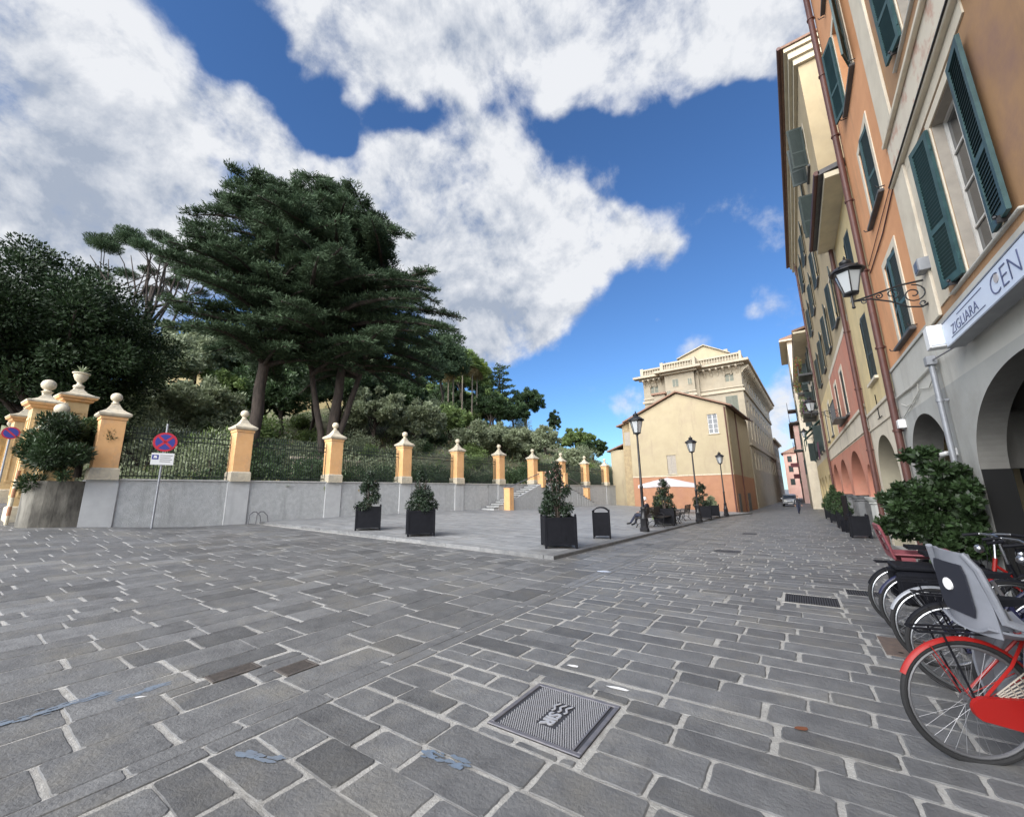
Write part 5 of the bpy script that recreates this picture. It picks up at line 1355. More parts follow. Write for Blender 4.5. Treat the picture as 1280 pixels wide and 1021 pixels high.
for (a, c, z0, z1) in PW + PW2:
    window(t, a, c, z0, z1, .16, M_frameold, 2, 3); surround(t, a, c, z0, z1, .2, M_cream, -.015)
    closed_pair(t, a, c, z0+.01, z1-.01, 5, M_shutdark, M_shutdark)

for i, (a, c, z0, z1) in enumerate(UW):
    window(t, a, c, z0, z1, .16, M_frameold, 2, 3)
    k = i % 3
    shutter(t, a-.02, z0+.01, z1, .57, False, 172 if i != 2 else 95, M_shutdark, M_shutdark); shutter(t, c+.02, z0+.01, z1, .57, True, 171 if i not in (1,2) else 100, M_shutdark, M_shutdark)
    surround(t, a, c, z0, z1, .1, M_cream, -.012)
# eaves
b = MB(); b.box(U0-.5,U1+.35,-.40,8,19.42,19.6); b.box(U0-.5,U1+.25,-.28,-.003,19.1,19.4); b.box(U0-.5,U1+.14,-.14,-.003,18.8,19.09); b.box(U1+.003,U1+.25,.0,8,19.1,19.4); b.box(U1+.003,U1+.14,.0,8,18.8,19.09); b.obj('eaves_cornice', M_soffit, t)
b = MB(); b.box(U0-.5,U1+.42,-.5,8,19.62,19.72); b.obj('roof', M_roof, t)
b = MB(); b.tube([(U0-.5,-.56,19.66),(U1+.45,-.56,19.66)],.08,8); b.obj('gutter', M_copper, t)
downpipe(t, -36.9, -.8, 19.3, M_copper, .07, -.12)
# first-floor balcony rail
b = MB()
for k in range(16): u = -25.2 + k*.14; b.cyl((u,-.42,4.72),(u,-.42,5.5),.012,5)
b.box(-25.25,-23.05,-.44,-.40,5.5,5.54); b.box(-25.25,-23.05,-.45,-.003,4.64,4.72)
b.obj('balcony', M_blackiron, t)

# --- house with flowered balconies and green awnings
t = thing('flower_balcony_house', 'house with overgrown balconies, dark green awnings and washing beyond the beige house', 'house', (FX,0,0), RZ)
b = MB(); U0, U1 = -59.6, -38.05
UW = [(u,u+1.1,z,z+2.0) for u in (-42,-46,-50,-54,-58) for z in (4.6,8.2,11.2)]
band(b, U0, U1, -1.0, 4.0, 1, (), [(u+.5,1.7,1.0,1.7) for u in (-42,-47,-52,-57)], .5)
band(b, U0, U1, 4.0, 14.2, 0, UW, (), .25)
carcass(b, U0, U1, 1.5, 14.2, 8, 0, 0)
b.obj('wall', [M_cream, M_yellow], t, fixn=False)
arcade_inside(t, U0, U1, 3.7, zf=-.9)
for i, (a, c, z0, z1) in enumerate(UW):
    window(t, a, c, z0, z1, .15, M_frameold, 2, 3)
    shutter(t, a-.02, z0, z1, .55, False, 170 if i%5 else 110, M_shutdark, M_shutdark); shutter(t, c+.02, z0, z1, .55, True, 170 if i%4 else 95, M_shutdark, M_shutdark)
slab(t, 'eave_soffit', M_soffit, (U0,U1,-.95,-.003,13.72,13.88))
b = MB(); b.loft([[(u,-1.0,13.9),(u,-1.0,14.05),(u,8,16.),(u,8,15.8)] for u in (U0,U1)]); b.obj('roof', M_roof, t)
for u, z in ((-41.8,10.9),(-43.0,7.9),(-50.,10.9),(-46.,7.9)):
    b = MB(); b.box(u-1.1,u+1.6,-.95,-.003,z-.16,z)
    for k in range(20): b.cyl((u-1.05+k*.137,-.9,z),(u-1.05+k*.137,-.9,z+.95),.014,5)
    b.box(u-1.1,u+1.6,-.93,-.87,z+.95,z+1.0); bal = b.obj('balcony', M_blackiron, t)
    rs = np.random.default_rng(int(abs(u)*10)); V, tn = blob_leaves([(u-1+.35*k,-.85,z+rs.uniform(.2,1.2),.3,.4) for k in range(8)], 900, .13, rs)
    leafmesh('balcony_plants', V, tn, [M_mid, M_geranium, M_purple], bal, (rs.random(len(V))<.25).astype(int)*(1 if z > 9 else 2))
for u, z in ((-42.,5.6),(-47.5,5.6)):
    b = MB(); b.loft([[(u-1.,-.02,z+1.5),(u+1.,-.02,z+1.5),(u+1.,-.02,z+1.44),(u-1.,-.02,z+1.44)],[(u-1.,-1.1,z+.5),(u+1.,-1.1,z+.5),(u+1.,-1.1,z+.44),(u-1.,-1.1,z+.44)]]); b.box(u-1.,u+1.,-1.12,-1.10,z-.5,z+.5); b.obj('awning', M_lightgreen, t)
b = MB()
for k in range(4): u = -39. - k*.5; b.box(u-.2,u+.2,-.5,-.47,4.0-.2*(k%2),5.1,b=.01)
b.obj('washing', mat('washing', (.06,.02,.04), .9, (.12,.05,.08), 3), t)

# --- white and salmon house that steps out into the street
t = thing('salmon_house', 'white house with a salmon gable panel and chimney stepping out into the street', 'house', (1.35,60,0), 0)
b = MB(); b.box(0,9,0,11,-1.2,20.2,0); b.obj('wall', M_cream, t)
slab(t, 'gable_panel', M_pinkp, (1.3,8,-.03,-.002,15.4,19.6))
b = MB(); b.loft([[(-.75,-.6,20.0),(-.75,11.4,20.0),(9.5,11.4,20.0),(9.5,-.6,20.0)],[(-.75,-.6,20.2),(-.75,11.4,20.2),(9.5,11.4,20.2),(9.5,-.6,20.2)],[(3.5,3,22.4),(3.5,8,22.4),(6,8,22.4),(6,3,22.4)]]); b.obj('roof', M_roof, t)
slab(t, 'eave_soffit', M_soffit, (-.8,9.4,-.65,11.4,19.82,19.99))
slab(t, 'chimney', M_redbase, (2.3,3.0,1.2,1.9,20.9,22.6))
for z in (3.4,7,10.6,14.2):
    for yy in (1.5,4.6,7.7):
        b = MB(); b.box(-.06,-.004,yy,yy+1.1,z,z+1.9); b.obj('shutter', M_shutdark, t)
for z, yy in ((9.8,2.),(6.4,3.),(12.,6.)):
    b = MB(); b.box(-1.,-.003,yy-.8,yy+2.0,z-.15,z); b.box(-1.,-.95,yy-.8,yy+2.,z,z+.95); b.obj('balcony', M_darkwood if z > 7 else M_shutdark, t)
# --- far ends of the street
t = thing('pink_house', 'pink house at the far end of the street on the right', 'house', (.9,84,0), 0)
b = MB(); b.box(0,9,0,26,-1.2,12.5); b.obj('wall', M_paleface, t)
b = MB(); b.loft([[(-.6,-.6,12.5),(-.6,26,12.5),(9,26,12.5),(9,-.6,12.5)],[(3,2,14),(3,24,14),(6,24,14),(6,2,14)]]); b.obj('roof', M_roof, t)
for z in (2.6,6,9.3):
    for k in range(7):
        b = MB(); b.box(-.06,-.004,1.5+k*3.5,2.6+k*3.5,z,z+1.9); b.obj('shutter', M_shutdark if k%2 else M_shutgrey, t)
slab(t, 'hanging_sign', M_pinkplastic, (-1.2,-.003,1,1.12,5.2,5.9),(-1.,-.003,7,7.12,3.4,4.2))
t = thing('red_house', 'small faded pink house closing the view at the end of the street', 'house', (-1.8,132,0), 0)
b = MB(); b.box(0,12,0,10,-1.2,11); b.obj('wall', M_paleface, t)
b = MB(); b.loft([[(-.5,-.5,11),(12.5,-.5,11),(12.5,10,11),(-.5,10,11)],[(3,3,13),(9,3,13),(9,7,13),(3,7,13)]]); b.obj('roof', M_roof, t)
for z in (2.6,6.,8.6):
    for k in range(4):
        b = MB(); b.box(.8+k*2.8,1.8+k*2.8,-.06,-.004,z,z+1.6); b.obj('shutter', M_shutdark, t)
t = thing('apricot_house', 'apricot house behind the far left corner of the street', 'house', (-12.5,118,0), 0)
b = MB(); b.box(0,9.6,0,20,-1.2,13); b.obj('wall', M_orange, t)
b = MB(); b.loft([[(-.5,-.5,13),(10.1,-.5,13),(10.1,20,13),(-.5,20,13)],[(3,3,15),(7,3,15),(7,16,15),(3,16,15)]]); b.obj('roof', M_roof, t)
for z in (2.6,6.,9.6):
    for k in range(4):
        b = MB(); b.box(9.604,9.66,1.5+k*4.5,2.8+k*4.5,z,z+1.9); b.obj('shutter', M_shutdark, t)

# ------------------------------------------------------------------ shop sign
t = thing('shop_sign', 'long white shop sign board with dark blue lettering above the grey arch', 'shop sign', (2.05,0,0), RZ)
b = MB(); b.box(-8.12,-1.6,0,.17,3.555,3.9,b=.006); b.obj('board', M_signwhite, t)
b = MB(); b.box(-8.13,-1.59,-.006,.175,3.535,3.554); b.box(-8.13,-1.59,-.006,.175,3.901,3.915); b.obj('edge_strip', M_zinc, t)
b = MB()
for u in (-7.8,-6,-4.2,-2.4): b.box(u-.02,u+.02,.171,.248,3.6,3.85)
b.obj('bracket', M_zinc, t)
text('lettering', 'ZIGLIARA', .19, M_signink, t, (-7.80,-.004,3.645), (PI/2,0,0), .002, sx=1.22, off=-.003)
text('lettering', 'CEN', .34, M_signink, t, (-6.42,-.004,3.61), (PI/2,0,0), .002, sx=1.15, off=-.008)
b = MB(); b.box(-7.86,-6.62,-.004,-.001,3.615,3.625); b.box(-7.5,-6.62,-.004,-.001,3.83,3.84); b.obj('underline', M_signink, t)
b = MB(); b.T = Matrix.Translation((-6.22,-.004,3.775)) @ Matrix.Rotation(PI/2,4,'X'); b.lathe([(.055,-.002),(.055,.002)],n=20); b.obj('emblem', mat('sign_dot', (.45,.42,.42), .6), t)
t = thing('light_box', 'small white box on the wall at the far end of the shop sign', 'box', (1.9,8.28,3.6), 0)
b = MB(); b.box(0,.26,-.08,.12,0,.34,b=.01); b.obj('casing', M_white, t); b = MB(); b.box(.01,.25,-.092,-.081,.03,.31); b.obj('face', M_signwhite, t); b = MB(); b.box(.26,.41,-.02,.06,.12,.2); b.obj('bracket', M_zinc, t)

# ------------------------------------------------------------------ bracket lamps on the houses
def wall_lamp(label, y, zb, reach, s):
    t = thing('wall_lamp', label, 'wall lamp', (FX, y, zb), RZ, 'wrought iron bracket lamps on the house fronts')
    b = MB(); L_ = reach
    b.box(-.05,.05,-.03,-.002,-.1,.5)
    def up_(a, z): return (0,-a,z)
    b.tube([up_(.02,.40),up_(L_*.35,.40),up_(L_*.7,.33),up_(L_,.28)], .017, 6)
    b.tube([up_(.02,0.),up_(L_*.12,-.07),up_(L_*.3,-.02),up_(L_*.5,.14),up_(L_*.75,.26),up_(L_,.28)], .014, 6)
    def spiral(cy, cz, r0, turns, a0, sgn=1):
        P = []
        for k in range(26):
            f = k/25; a = a0 + sgn*turns*2*PI*f; r = r0*(1-f*.85); P.append(up_(cy+r*math.cos(a), cz+r*math.sin(a)))
        b.tube(P, .011, 5)
    spiral(.2,.19,.17,1.6,PI/2); spiral(.46,.27,.1,1.4,-PI/2,-1); spiral(.64,.28,.06,1.3,PI/2); spiral(L_*.84,.24,.05,1.2,PI/2,-1); spiral(.1,-.0,.07,1.2,PI,1)
    b.cyl(up_(L_,.18),up_(L_,.42),.02,8); b.ball(up_(L_,.17),.03,n=8)
    b.obj('bracket', M_blackiron, t, smooth='auto')
    lantern(t, .40, s, M_blackiron, 0, -L_)
    return t
wall_lamp('ornate iron bracket lamp on the orange house, nearest of the wall lamps', 9.3, 4.68, 1.0, .78)
wall_lamp('bracket lamp on the beige house with pink first floor', 26.0, 5.1, 1.15, .85)
wall_lamp('small bracket lamp far along the street near the washing', 44.0, 5.6, 1.1, .85)
t = thing('meter_box', 'small grey metal box on the wall above the lamp bracket', 'box', (FX-.16,9.0,5.1)); b = MB(); b.box(0,.155,-.13,.13,0,.22,b=.008); b.obj('casing', M_zinc, t); b = MB(); b.box(-.008,-.001,-.1,.1,.03,.19); b.obj('lid', M_dullsteel, t)
t = thing('security_camera', 'white security camera on the grey arcade pier', 'camera', (FX-.2,9.85,2.15)); b = MB(); b.box(.16,.198,-.04,.04,-.04,.08); b.cyl((.16,0,.02),(.05,-.02,.02),.012,6); b.obj('bracket', M_white, t); b = MB(); b.cyl((.1,.05,.0),(-.06,-.1,-.04),.038,12); b.obj('housing', M_white, t); b = MB(); b.cyl((-.06,-.1,-.04),(-.068,-.108,-.042),.03,12); b.obj('lens', M_black2, t)

# ------------------------------------------------------------------ tan gabled building at the end of the piazza
AN = R(-3.6)
zb = -1.6
t = thing('tan_building', 'tan gabled building with red painted base facing the piazza', 'building', (-4.95,46.2,0), AN)
W, ze, za = 8.7, 10.1, 12.15                  # local x from -W (left) to 0, y into the depth
uL = -10.4; uA = -4.75
b = MB()
HW = [(-1.85,-.9,7.35,9.4),(-6.4,-5.45,3.4,5.4)]
# red base and tan wall above with a gable outline
band(b, uL, 0, zb, 3.15, 1)
out = [(uL,3.15),(0,3.15),(0,ze),(uA,za),(uL,ze-.35)]
b.holed(out, [[(h[0],h[2]),(h[1],h[2]),(h[1],h[3]),(h[0],h[3])] for h in HW], lambda p: (p[0],0,p[1]), 0)
for h in HW:
    q = [(h[0],h[2]),(h[1],h[2]),(h[1],h[3]),(h[0],h[3])]; o = [(p[0],0,p[1]) for p in q]+[(p[0],.25,p[1]) for p in q]
    b.add(o, [(i,(i+1)%4,4+(i+1)%4,4+i) for i in range(4)], 0)
D = 12.6
# side wall on the street: base and upper field
b.add([(0,0,zb),(0,D,zb),(0,D,2.9),(0,0,3.15)],[(0,1,2,3)],1)
b.add([(0,0,3.15),(0,D,2.9),(0,D,ze),(0,0,ze)],[(0,1,2,3)],0)
b.add([(uL,0,zb),(uL,D,zb),(uL,D,ze-.35),(uL,0,ze-.35)],[(0,1,2,3)],0)
b.add([(uL,D,zb),(0,D,zb),(0,D,ze),(uA,D,za),(uL,D,ze-.35)],[(0,1,2,3,4)],0)
b.obj('wall', [M_tan, M_redbase], t, fixn=False)
slab(t, 'base_band', M_marble, (uL,0.02,-.04,-.003,3.1,3.22))
b = MB()                                     # quoins at the street corner
z = 3.3; k = 0
while z < ze-.5:
    w = .5 if k % 2 else .32
    b.box(.003,.04,.25,.25+w,z,z+.36,b=.01); z += .4; k += 1
b.obj('quoins', M_quoin, t)
b = MB()
for s, (u0,z0,u1,z1) in enumerate(((.55,ze-.12,uA,za+.12),(uA,za+.12,uL-.7,ze-.55))):
    b.loft([[(u0,-.35,z0),(u0,-.35,z0+.16),(u0,D,z0+.16),(u0,D,z0)],[(u1,-.35,z1),(u1,-.35,z1+.16),(u1,D,z1+.16),(u1,D,z1)]])
b.obj('roof', M_roof, t)
b = MB(); b.tube([(.58,-.4,ze-.1),(.58,D,ze-.1)],.08,8); b.obj('gutter', M_copper, t)
for (a,c,z0,z1), op in zip(HW,(0,1)):
    window(t, a, c, z0, z1, .1, M_white, 2, 4, sill=True, sm=M_marble, gm=None if op == 0 else M_glass)
    if op:
        b = MB(); cc = (a+c)/2
        for q0,q1 in ((a+.02,cc-.01),(cc+.01,c-.02)):
            b.box(q0,q1,.05,.08,z0+.02,z1-.02)
        b.obj('inner_shutter', M_frameold, t)
    surround(t, a, c, z0, z1, .1, M_tan)
for yy, zt in ((-.06,10.),(4.3,10.)):
    b = MB(); xx = -.12 if yy < 0 else .1
    if yy < 0: b.tube([(-.12,-.1,-1),(-.12,-.1,zt)],.07,8)
    else: b.tube([(.1,yy,-1),(.1,yy,zt)],.06,8)
    b.obj('drainpipe', M_copper, t, smooth='auto')
slab(t, 'grey_door', M_slate, (.004,.05,1.0,2.2,-.9,1.2),(.004,.05,6.5,8.2,-.95,1.2), bev=0)
# stone rear wing on the left
t = thing('stone_wing', 'rough stone wing with two white windows left of the tan gable', 'building', (-15.4,47.3,0), AN)
b = MB(); b.box(-1.0,0.1,0,9,-1.4,9.5,0); b.obj('wall', M_quoin, t)
b = MB(); b.loft([[(-1.6,-.4,9.2),(.3,-.4,9.7),(.3,9,9.7),(-1.6,9,9.2)],[(-1.6,-.4,9.36),(.3,-.4,9.86),(.3,9,9.86),(-1.6,9,9.36)]]); b.obj('roof', M_roof, t)
for z in (6.9,):
    b = MB(); b.box(-.75,-.05,-.03,-.003,z,z+1.6,b=.004); b.obj('window', M_frameold, t)
b = MB(); b.box(-3.2,-1.01,1.2,8,-1.4,6.6); b.obj('low_wall', M_tan, t)
b = MB(); b.loft([[(-3.6,.9,6.4),(-1.0,.9,7.3),(-1.0,8,7.3),(-3.6,8,6.4)],[(-3.6,.9,6.55),(-1.0,.9,7.45),(-1.0,8,7.45),(-3.6,8,6.55)]]); b.obj('roof', M_roof, t)

# ------------------------------------------------------------------ the palazzo behind
t = thing('palazzo', 'large pale stone palazzo with balustraded attic and central gable behind the tan building', 'palazzo', (-4.15,60.6,0), R(-2.2))
H1 = 14.6; H2 = 17.4; DP = 38.; WP = 13.2
b = MB()
# front, right half
FW = [(-2.2,-.75,10.9,14.0)]; AW = [(-2.0,-.9,16.0,17.1)]
band(b, -5.6, 0, -1.5, H1, 0, FW, (), .3)
band(b, -5.6, 0, H1, 18.3, 0, AW, (), .3)
# front, left half (set a little back) and the projecting stair tower
band(b, -WP, -5.6, -1.5, 18.3, 0, [(-12.3,-11.3,12.6,13.9),(-12.2,-11.0,16.0,17.1)], (), .3, -.0)
b.add([(-WP,0,-1.5),(-WP,DP,-1.5),(-WP,DP,18.3),(-WP,0,18.3)],[(0,1,2,3)],0)
b.add([(-WP,0,18.3),(0,0,18.3),(0,DP,18.3),(-WP,DP,18.3)],[(0,1,2,3)],0)
# street side with three storeys of windows (a band in the y direction)
SW = []
for yy in np.arange(2.2, DP-2, 3.4):
    for z0, z1 in ((4.2,6.6),(8.2,11.2),(12.2,13.6),(15.9,17.0)): SW.append((yy, yy+1.35, z0, z1))
b.holed([(0,-1.5),(DP,-1.5),(DP,18.3),(0,18.3)], [[(h[0],h[2]),(h[1],h[2]),(h[1],h[3]),(h[0],h[3])] for h in SW], lambda p: (0,p[0],p[1]), 1)
for h in SW:
    q = [(h[0],h[2]),(h[1],h[2]),(h[1],h[3]),(h[0],h[3])]
    b.add([(0,p[0],p[1]) for p in q]+[(-.25,p[0],p[1]) for p in q], [(i,(i+1)%4,4+(i+1)%4,4+i) for i in range(4)], 1)
b.obj('wall', [M_palazzo, M_palcream], t, fixn=False)
for h in SW:
    b = MB(); b.box(-.2,-.13,h[0]-.01,h[1]+.01,h[2]-.01,h[3]+.01); c = b.obj('window', M_shutgrey, t)
b = MB(); b.box(-9.6,-5.6,-1.3,-.003,-1.5,19.0); b.box(-5.598,-5.2,-.5,-.003,-1.5,18.2); b.obj('stair_tower', M_palazzo, t)
b = MB(); b.box(-11.2,-9.61,-1.9,-.003,-1.5,15.2); b.obj('side_bay', M_palazzo, t); b = MB(); b.box(-11.5,-9.4,-2.2,-.003,15.2,15.45); b.obj('bay_roof', M_roof, t)
for (u0,u1,z0,z1,yy) in ((-7.5,-6.4,14.4,15.4,-1.3),(-8.6,-7.7,16.1,17.3,-1.3),(-9.3,-8.7,14.2,15.6,-1.9),(-6.5,-5.9,16.1,17.1,-1.3)):
    b = MB(); b.box(u0,u1,yy-.05,yy-.003,z0,z1); b.box(u0+.06,(u0+u1)/2-.03,yy-.07,yy-.051,z0+.06,z1-.06,1); b.box((u0+u1)/2+.03,u1-.06,yy-.07,yy-.051,z0+.06,z1-.06,1); b.obj('window', [M_palcream, M_shutgrey], t)
closed_pair(t, -2.2, -.75, 10.9, 14.0, 5, M_shutgrey, M_shutgrey)
for (a,c,z0,z1) in AW + [(-12.2,-11.0,16.0,17.1),(-12.3,-11.3,12.6,13.9)]: window(t, a, c, z0, z1, .15, M_palcream, 2, 2, sill=False, gm=M_shutgrey)
# cornices, brackets and balustrade
def course(name, z0, z1, p, m=M_palcream):
    b = MB(); b.box(-5.6,p,-p,-.003,z0,z1); b.box(.003,p,-.002,DP,z0,z1); b.box(-WP-p,-9.61,-p,-.003,z0,z1); b.box(-9.6-p,-5.6+p,-1.3-p,-1.303,z0,z1)
    return b.obj(name, m, t)
course('string_course', 14.5, 14.85, .22); course('string_course', 15.1, 15.25, .14)
course('string_course', 7.2, 7.5, .2)
course('eaves_cornice', 18.3, 18.62, 1.15); course('eaves_cornice', 18.02, 18.28, .5)
for u in np.arange(-5.2,.3,.8):
    b = MB(); b.prism([(-.003,16.9),(-.003,18.0),(-1.0,18.0),(-.95,17.8),(-.35,17.4)], 'x', u-.11, u+.11); b.obj('bracket', M_palcream, t)
for u in np.arange(-12.9,-9.8,.8):
    b = MB(); b.prism([(-.003,16.9),(-.003,18.0),(-1.0,18.0),(-.95,17.8),(-.35,17.4)], 'x', u-.11, u+.11); b.obj('bracket', M_palcream, t)
for yy in np.arange(.4,DP,.9):
    b = MB(); b.prism([(.003,16.9),(.003,18.0),(1.0,18.0),(.95,17.8),(.35,17.4)], 'y', yy-.11, yy+.11); b.obj('bracket', M_palcream, t)
b = MB()
def parapet(u0, u1, y):
    b.box(u0,u1,y,y+.3,18.64,18.85); b.box(u0,u1,y,y+.3,19.55,19.8)
    n = int((u1-u0)/.34)
    for k in range(n): uu = u0+(u1-u0)*(k+.5)/n; b.lathe([(.05,18.85),(.11,19.0),(.06,19.3),(.1,19.55)], (uu,y+.15,0), 8)
parapet(-5.2,.3,-.3); parapet(-WP,-9.9,-.3); parapet(-9.6,-5.6,-1.6)
b.box(-.05,.25,.0,DP,18.64,19.8); b.box(.05,.35,-.34,.05,18.64,19.95); b.box(-WP-.2,-WP+.25,-.34,.05,18.64,19.95); b.box(-5.6,-5.2,-1.65,-.2,18.64,19.95); b.box(-10.,-9.6,-1.65,-.2,18.64,19.95)
b.box(-WP,.2,.35,.4,18.63,19.6)
b.box(-5.19,.04,.02,.1,18.63,19.7); b.box(-9.59,-5.61,-1.28,-1.2,18.63,19.7); b.box(-WP+.26,-10.01,.02,.1,18.63,19.7)
b.obj('balustrade', M_palcream, t)
b = MB(); b.prism([(-7.9,18.64),(-1.4,18.64),(-1.4,20.4),(-4.4,22.1),(-7.9,20.9)], 'y', 1.2, 14); b.obj('gable_attic', M_tan, t)
b = MB()
for (u0,z0,u1,z1) in ((-1.1,20.25,-4.4,22.15),(-4.4,22.15,-8.2,20.8)):
    b.loft([[(u0,.9,z0),(u0,.9,z0+.14),(u0,14,z0+.14),(u0,14,z0)],[(u1,.9,z1),(u1,.9,z1+.14),(u1,14,z1+.14),(u1,14,z1)]])
b.obj('gable_roof', M_palcream, t)
slab(t, 'chimney', M_palcream, (-2.4,-1.9,5,5.6,20,22.2),(-11.6,-11.,4,4.6,18.6,20.6))
b = MB(); b.cyl((-10.5,3,18.6),(-10.5,3,21.5),.04,6); b.cyl((-11.2,3,20.9),(-9.8,3,20.9),.02,5); b.obj('aerial', M_blackiron, t)
t = thing('far_palazzo', 'pale house with cornice beyond the palazzo on the left of the street', 'house', (-3.0,99.5,0), R(-2.2))
b = MB(); b.box(-9,0,0,17,-1.5,11.5); b.obj('wall', M_palcream, t)
b = MB(); b.box(-9.5,.7,-.7,17.5,11.5,11.9); b.obj('eaves', M_palazzo, t)
for z in (2.8,5.8,8.6):
    for k in range(4):
        b = MB(); b.box(.003,.06,1.6+k*4.,2.8+k*4.,z,z+1.7); b.obj('shutter', M_shutdark, t)
    b = MB(); b.box(-3,-1.8,-.06,-.003,z,z+1.7); b.obj('shutter', M_shutgrey, t)
# villa on the hill, seen through the trees
for lab, x, y, z, w, h in (('yellow villa on the hill glimpsed between the round tree and the cedar', -74., 21., 12.5, 9., 7.), ('pale yellow house on the hill glimpsed under the cedar boughs', -58., 33., 15.5, 8., 6.)):
    t = thing('hill_villa', lab, 'villa', (x,y,z), R(70))
    b = MB(); b.box(-w/2,w/2,-3,3,-6,h); b.obj('wall', M_yellow, t)
    b = MB(); b.loft([[(-w/2-.5,-3.5,h),(w/2+.5,-3.5,h),(w/2+.5,3.5,h),(-w/2-.5,3.5,h)],[(-w/4,-.5,h+1.6),(w/4,-.5,h+1.6),(w/4,.5,h+1.6),(-w/4,.5,h+1.6)]]); b.obj('roof', M_roof, t)
    for k in range(3):
        b = MB(); b.box(-w/2+1+k*2.6,-w/2+2+k*2.6,-3.06,-3.003,h-3,h-1.2); b.obj('shutter', M_shutdark, t)

# ------------------------------------------------------------------ garden hill
def hz(x, y):
    d = max(0, wallx(y) - .4 - x)
    base = 2.0 if d > .05 else 1.2
    z = base + .05*min(d, 6) + (.27 + .27*sm(20, 46, y))*max(0, d-6)
    cap = 19 + 3*math.sin(x*.05) + 2.5*math.sin(y*.06+1)
    far = sm(64, 135, y)
    z = base + (z-base)*(1-far*.75)
    if z > cap: z = cap + (z-cap)*.12
    z += .35*math.sin(x*.55+y*.2) + .3*math.sin(y*.45-x*.15) if d > 3 else 0
    m = sm(4.2, 9, y)                        # falls to the lane on the left
    return z*m + (gz(max(x,-60), y)-.3)*(1-m) if y < 9 else z
ys = spread(4.2, 60, 46) + spread(63, 150, 22) + [200,300]
vs = []; fs = []; off = [.46,1.2,2,3,4.5] + spread(6,70,38) + [90,130,200,320]
for y in ys:
    for o in off:
        x = wallx(min(y,58)) - o; vs.append((x, y, hz(x, y)))
n = len(off)
for j in range(len(ys)-1):
    for i in range(n-1): fs.append((j*n+i, j*n+i+1, (j+1)*n+i+1, (j+1)*n+i))
b = MB(); b.add(vs, fs); kind(b.obj('hill', M_hill, smooth=True), 'structure')

# ------------------------------------------------------------------ trees
def limb(b, p0, p1, r0, r1, n=5, wob=.06, m=0, seg=7):
    p0, p1 = Vector(p0), Vector(p1); L_ = (p1-p0).length; pts = []
    for k in range(n+1):
        f = k/n; w = L_*wob*math.sin(PI*f)
        pts.append(p0.lerp(p1, f) + Vector((rnd.uniform(-w,w), rnd.uniform(-w,w), rnd.uniform(-w,w)*.5)))
    b.tube(pts, [r0+(r1-r0)*k/n for k in range(n+1)], seg, m); return pts

def needles(C, D, L_, rs, w=.12):
    """short tufts: thin quads pointing along D, rolled at random"""
    N = len(C); D = D + rs.normal(0,.5,(N,3)); D /= np.linalg.norm(D,axis=1,keepdims=True)
    S = np.cross(D, rs.normal(0,1,(N,3))); S /= np.linalg.norm(S,axis=1,keepdims=True)+1e-9
    l = (L_*rs.uniform(.6,1.4,N))[:,None]; ww = l*w
    return np.stack([C - S*ww, C + D*l*.5 - S*ww*.9, C + D*l, C + D*l*.45 + S*ww], axis=1)

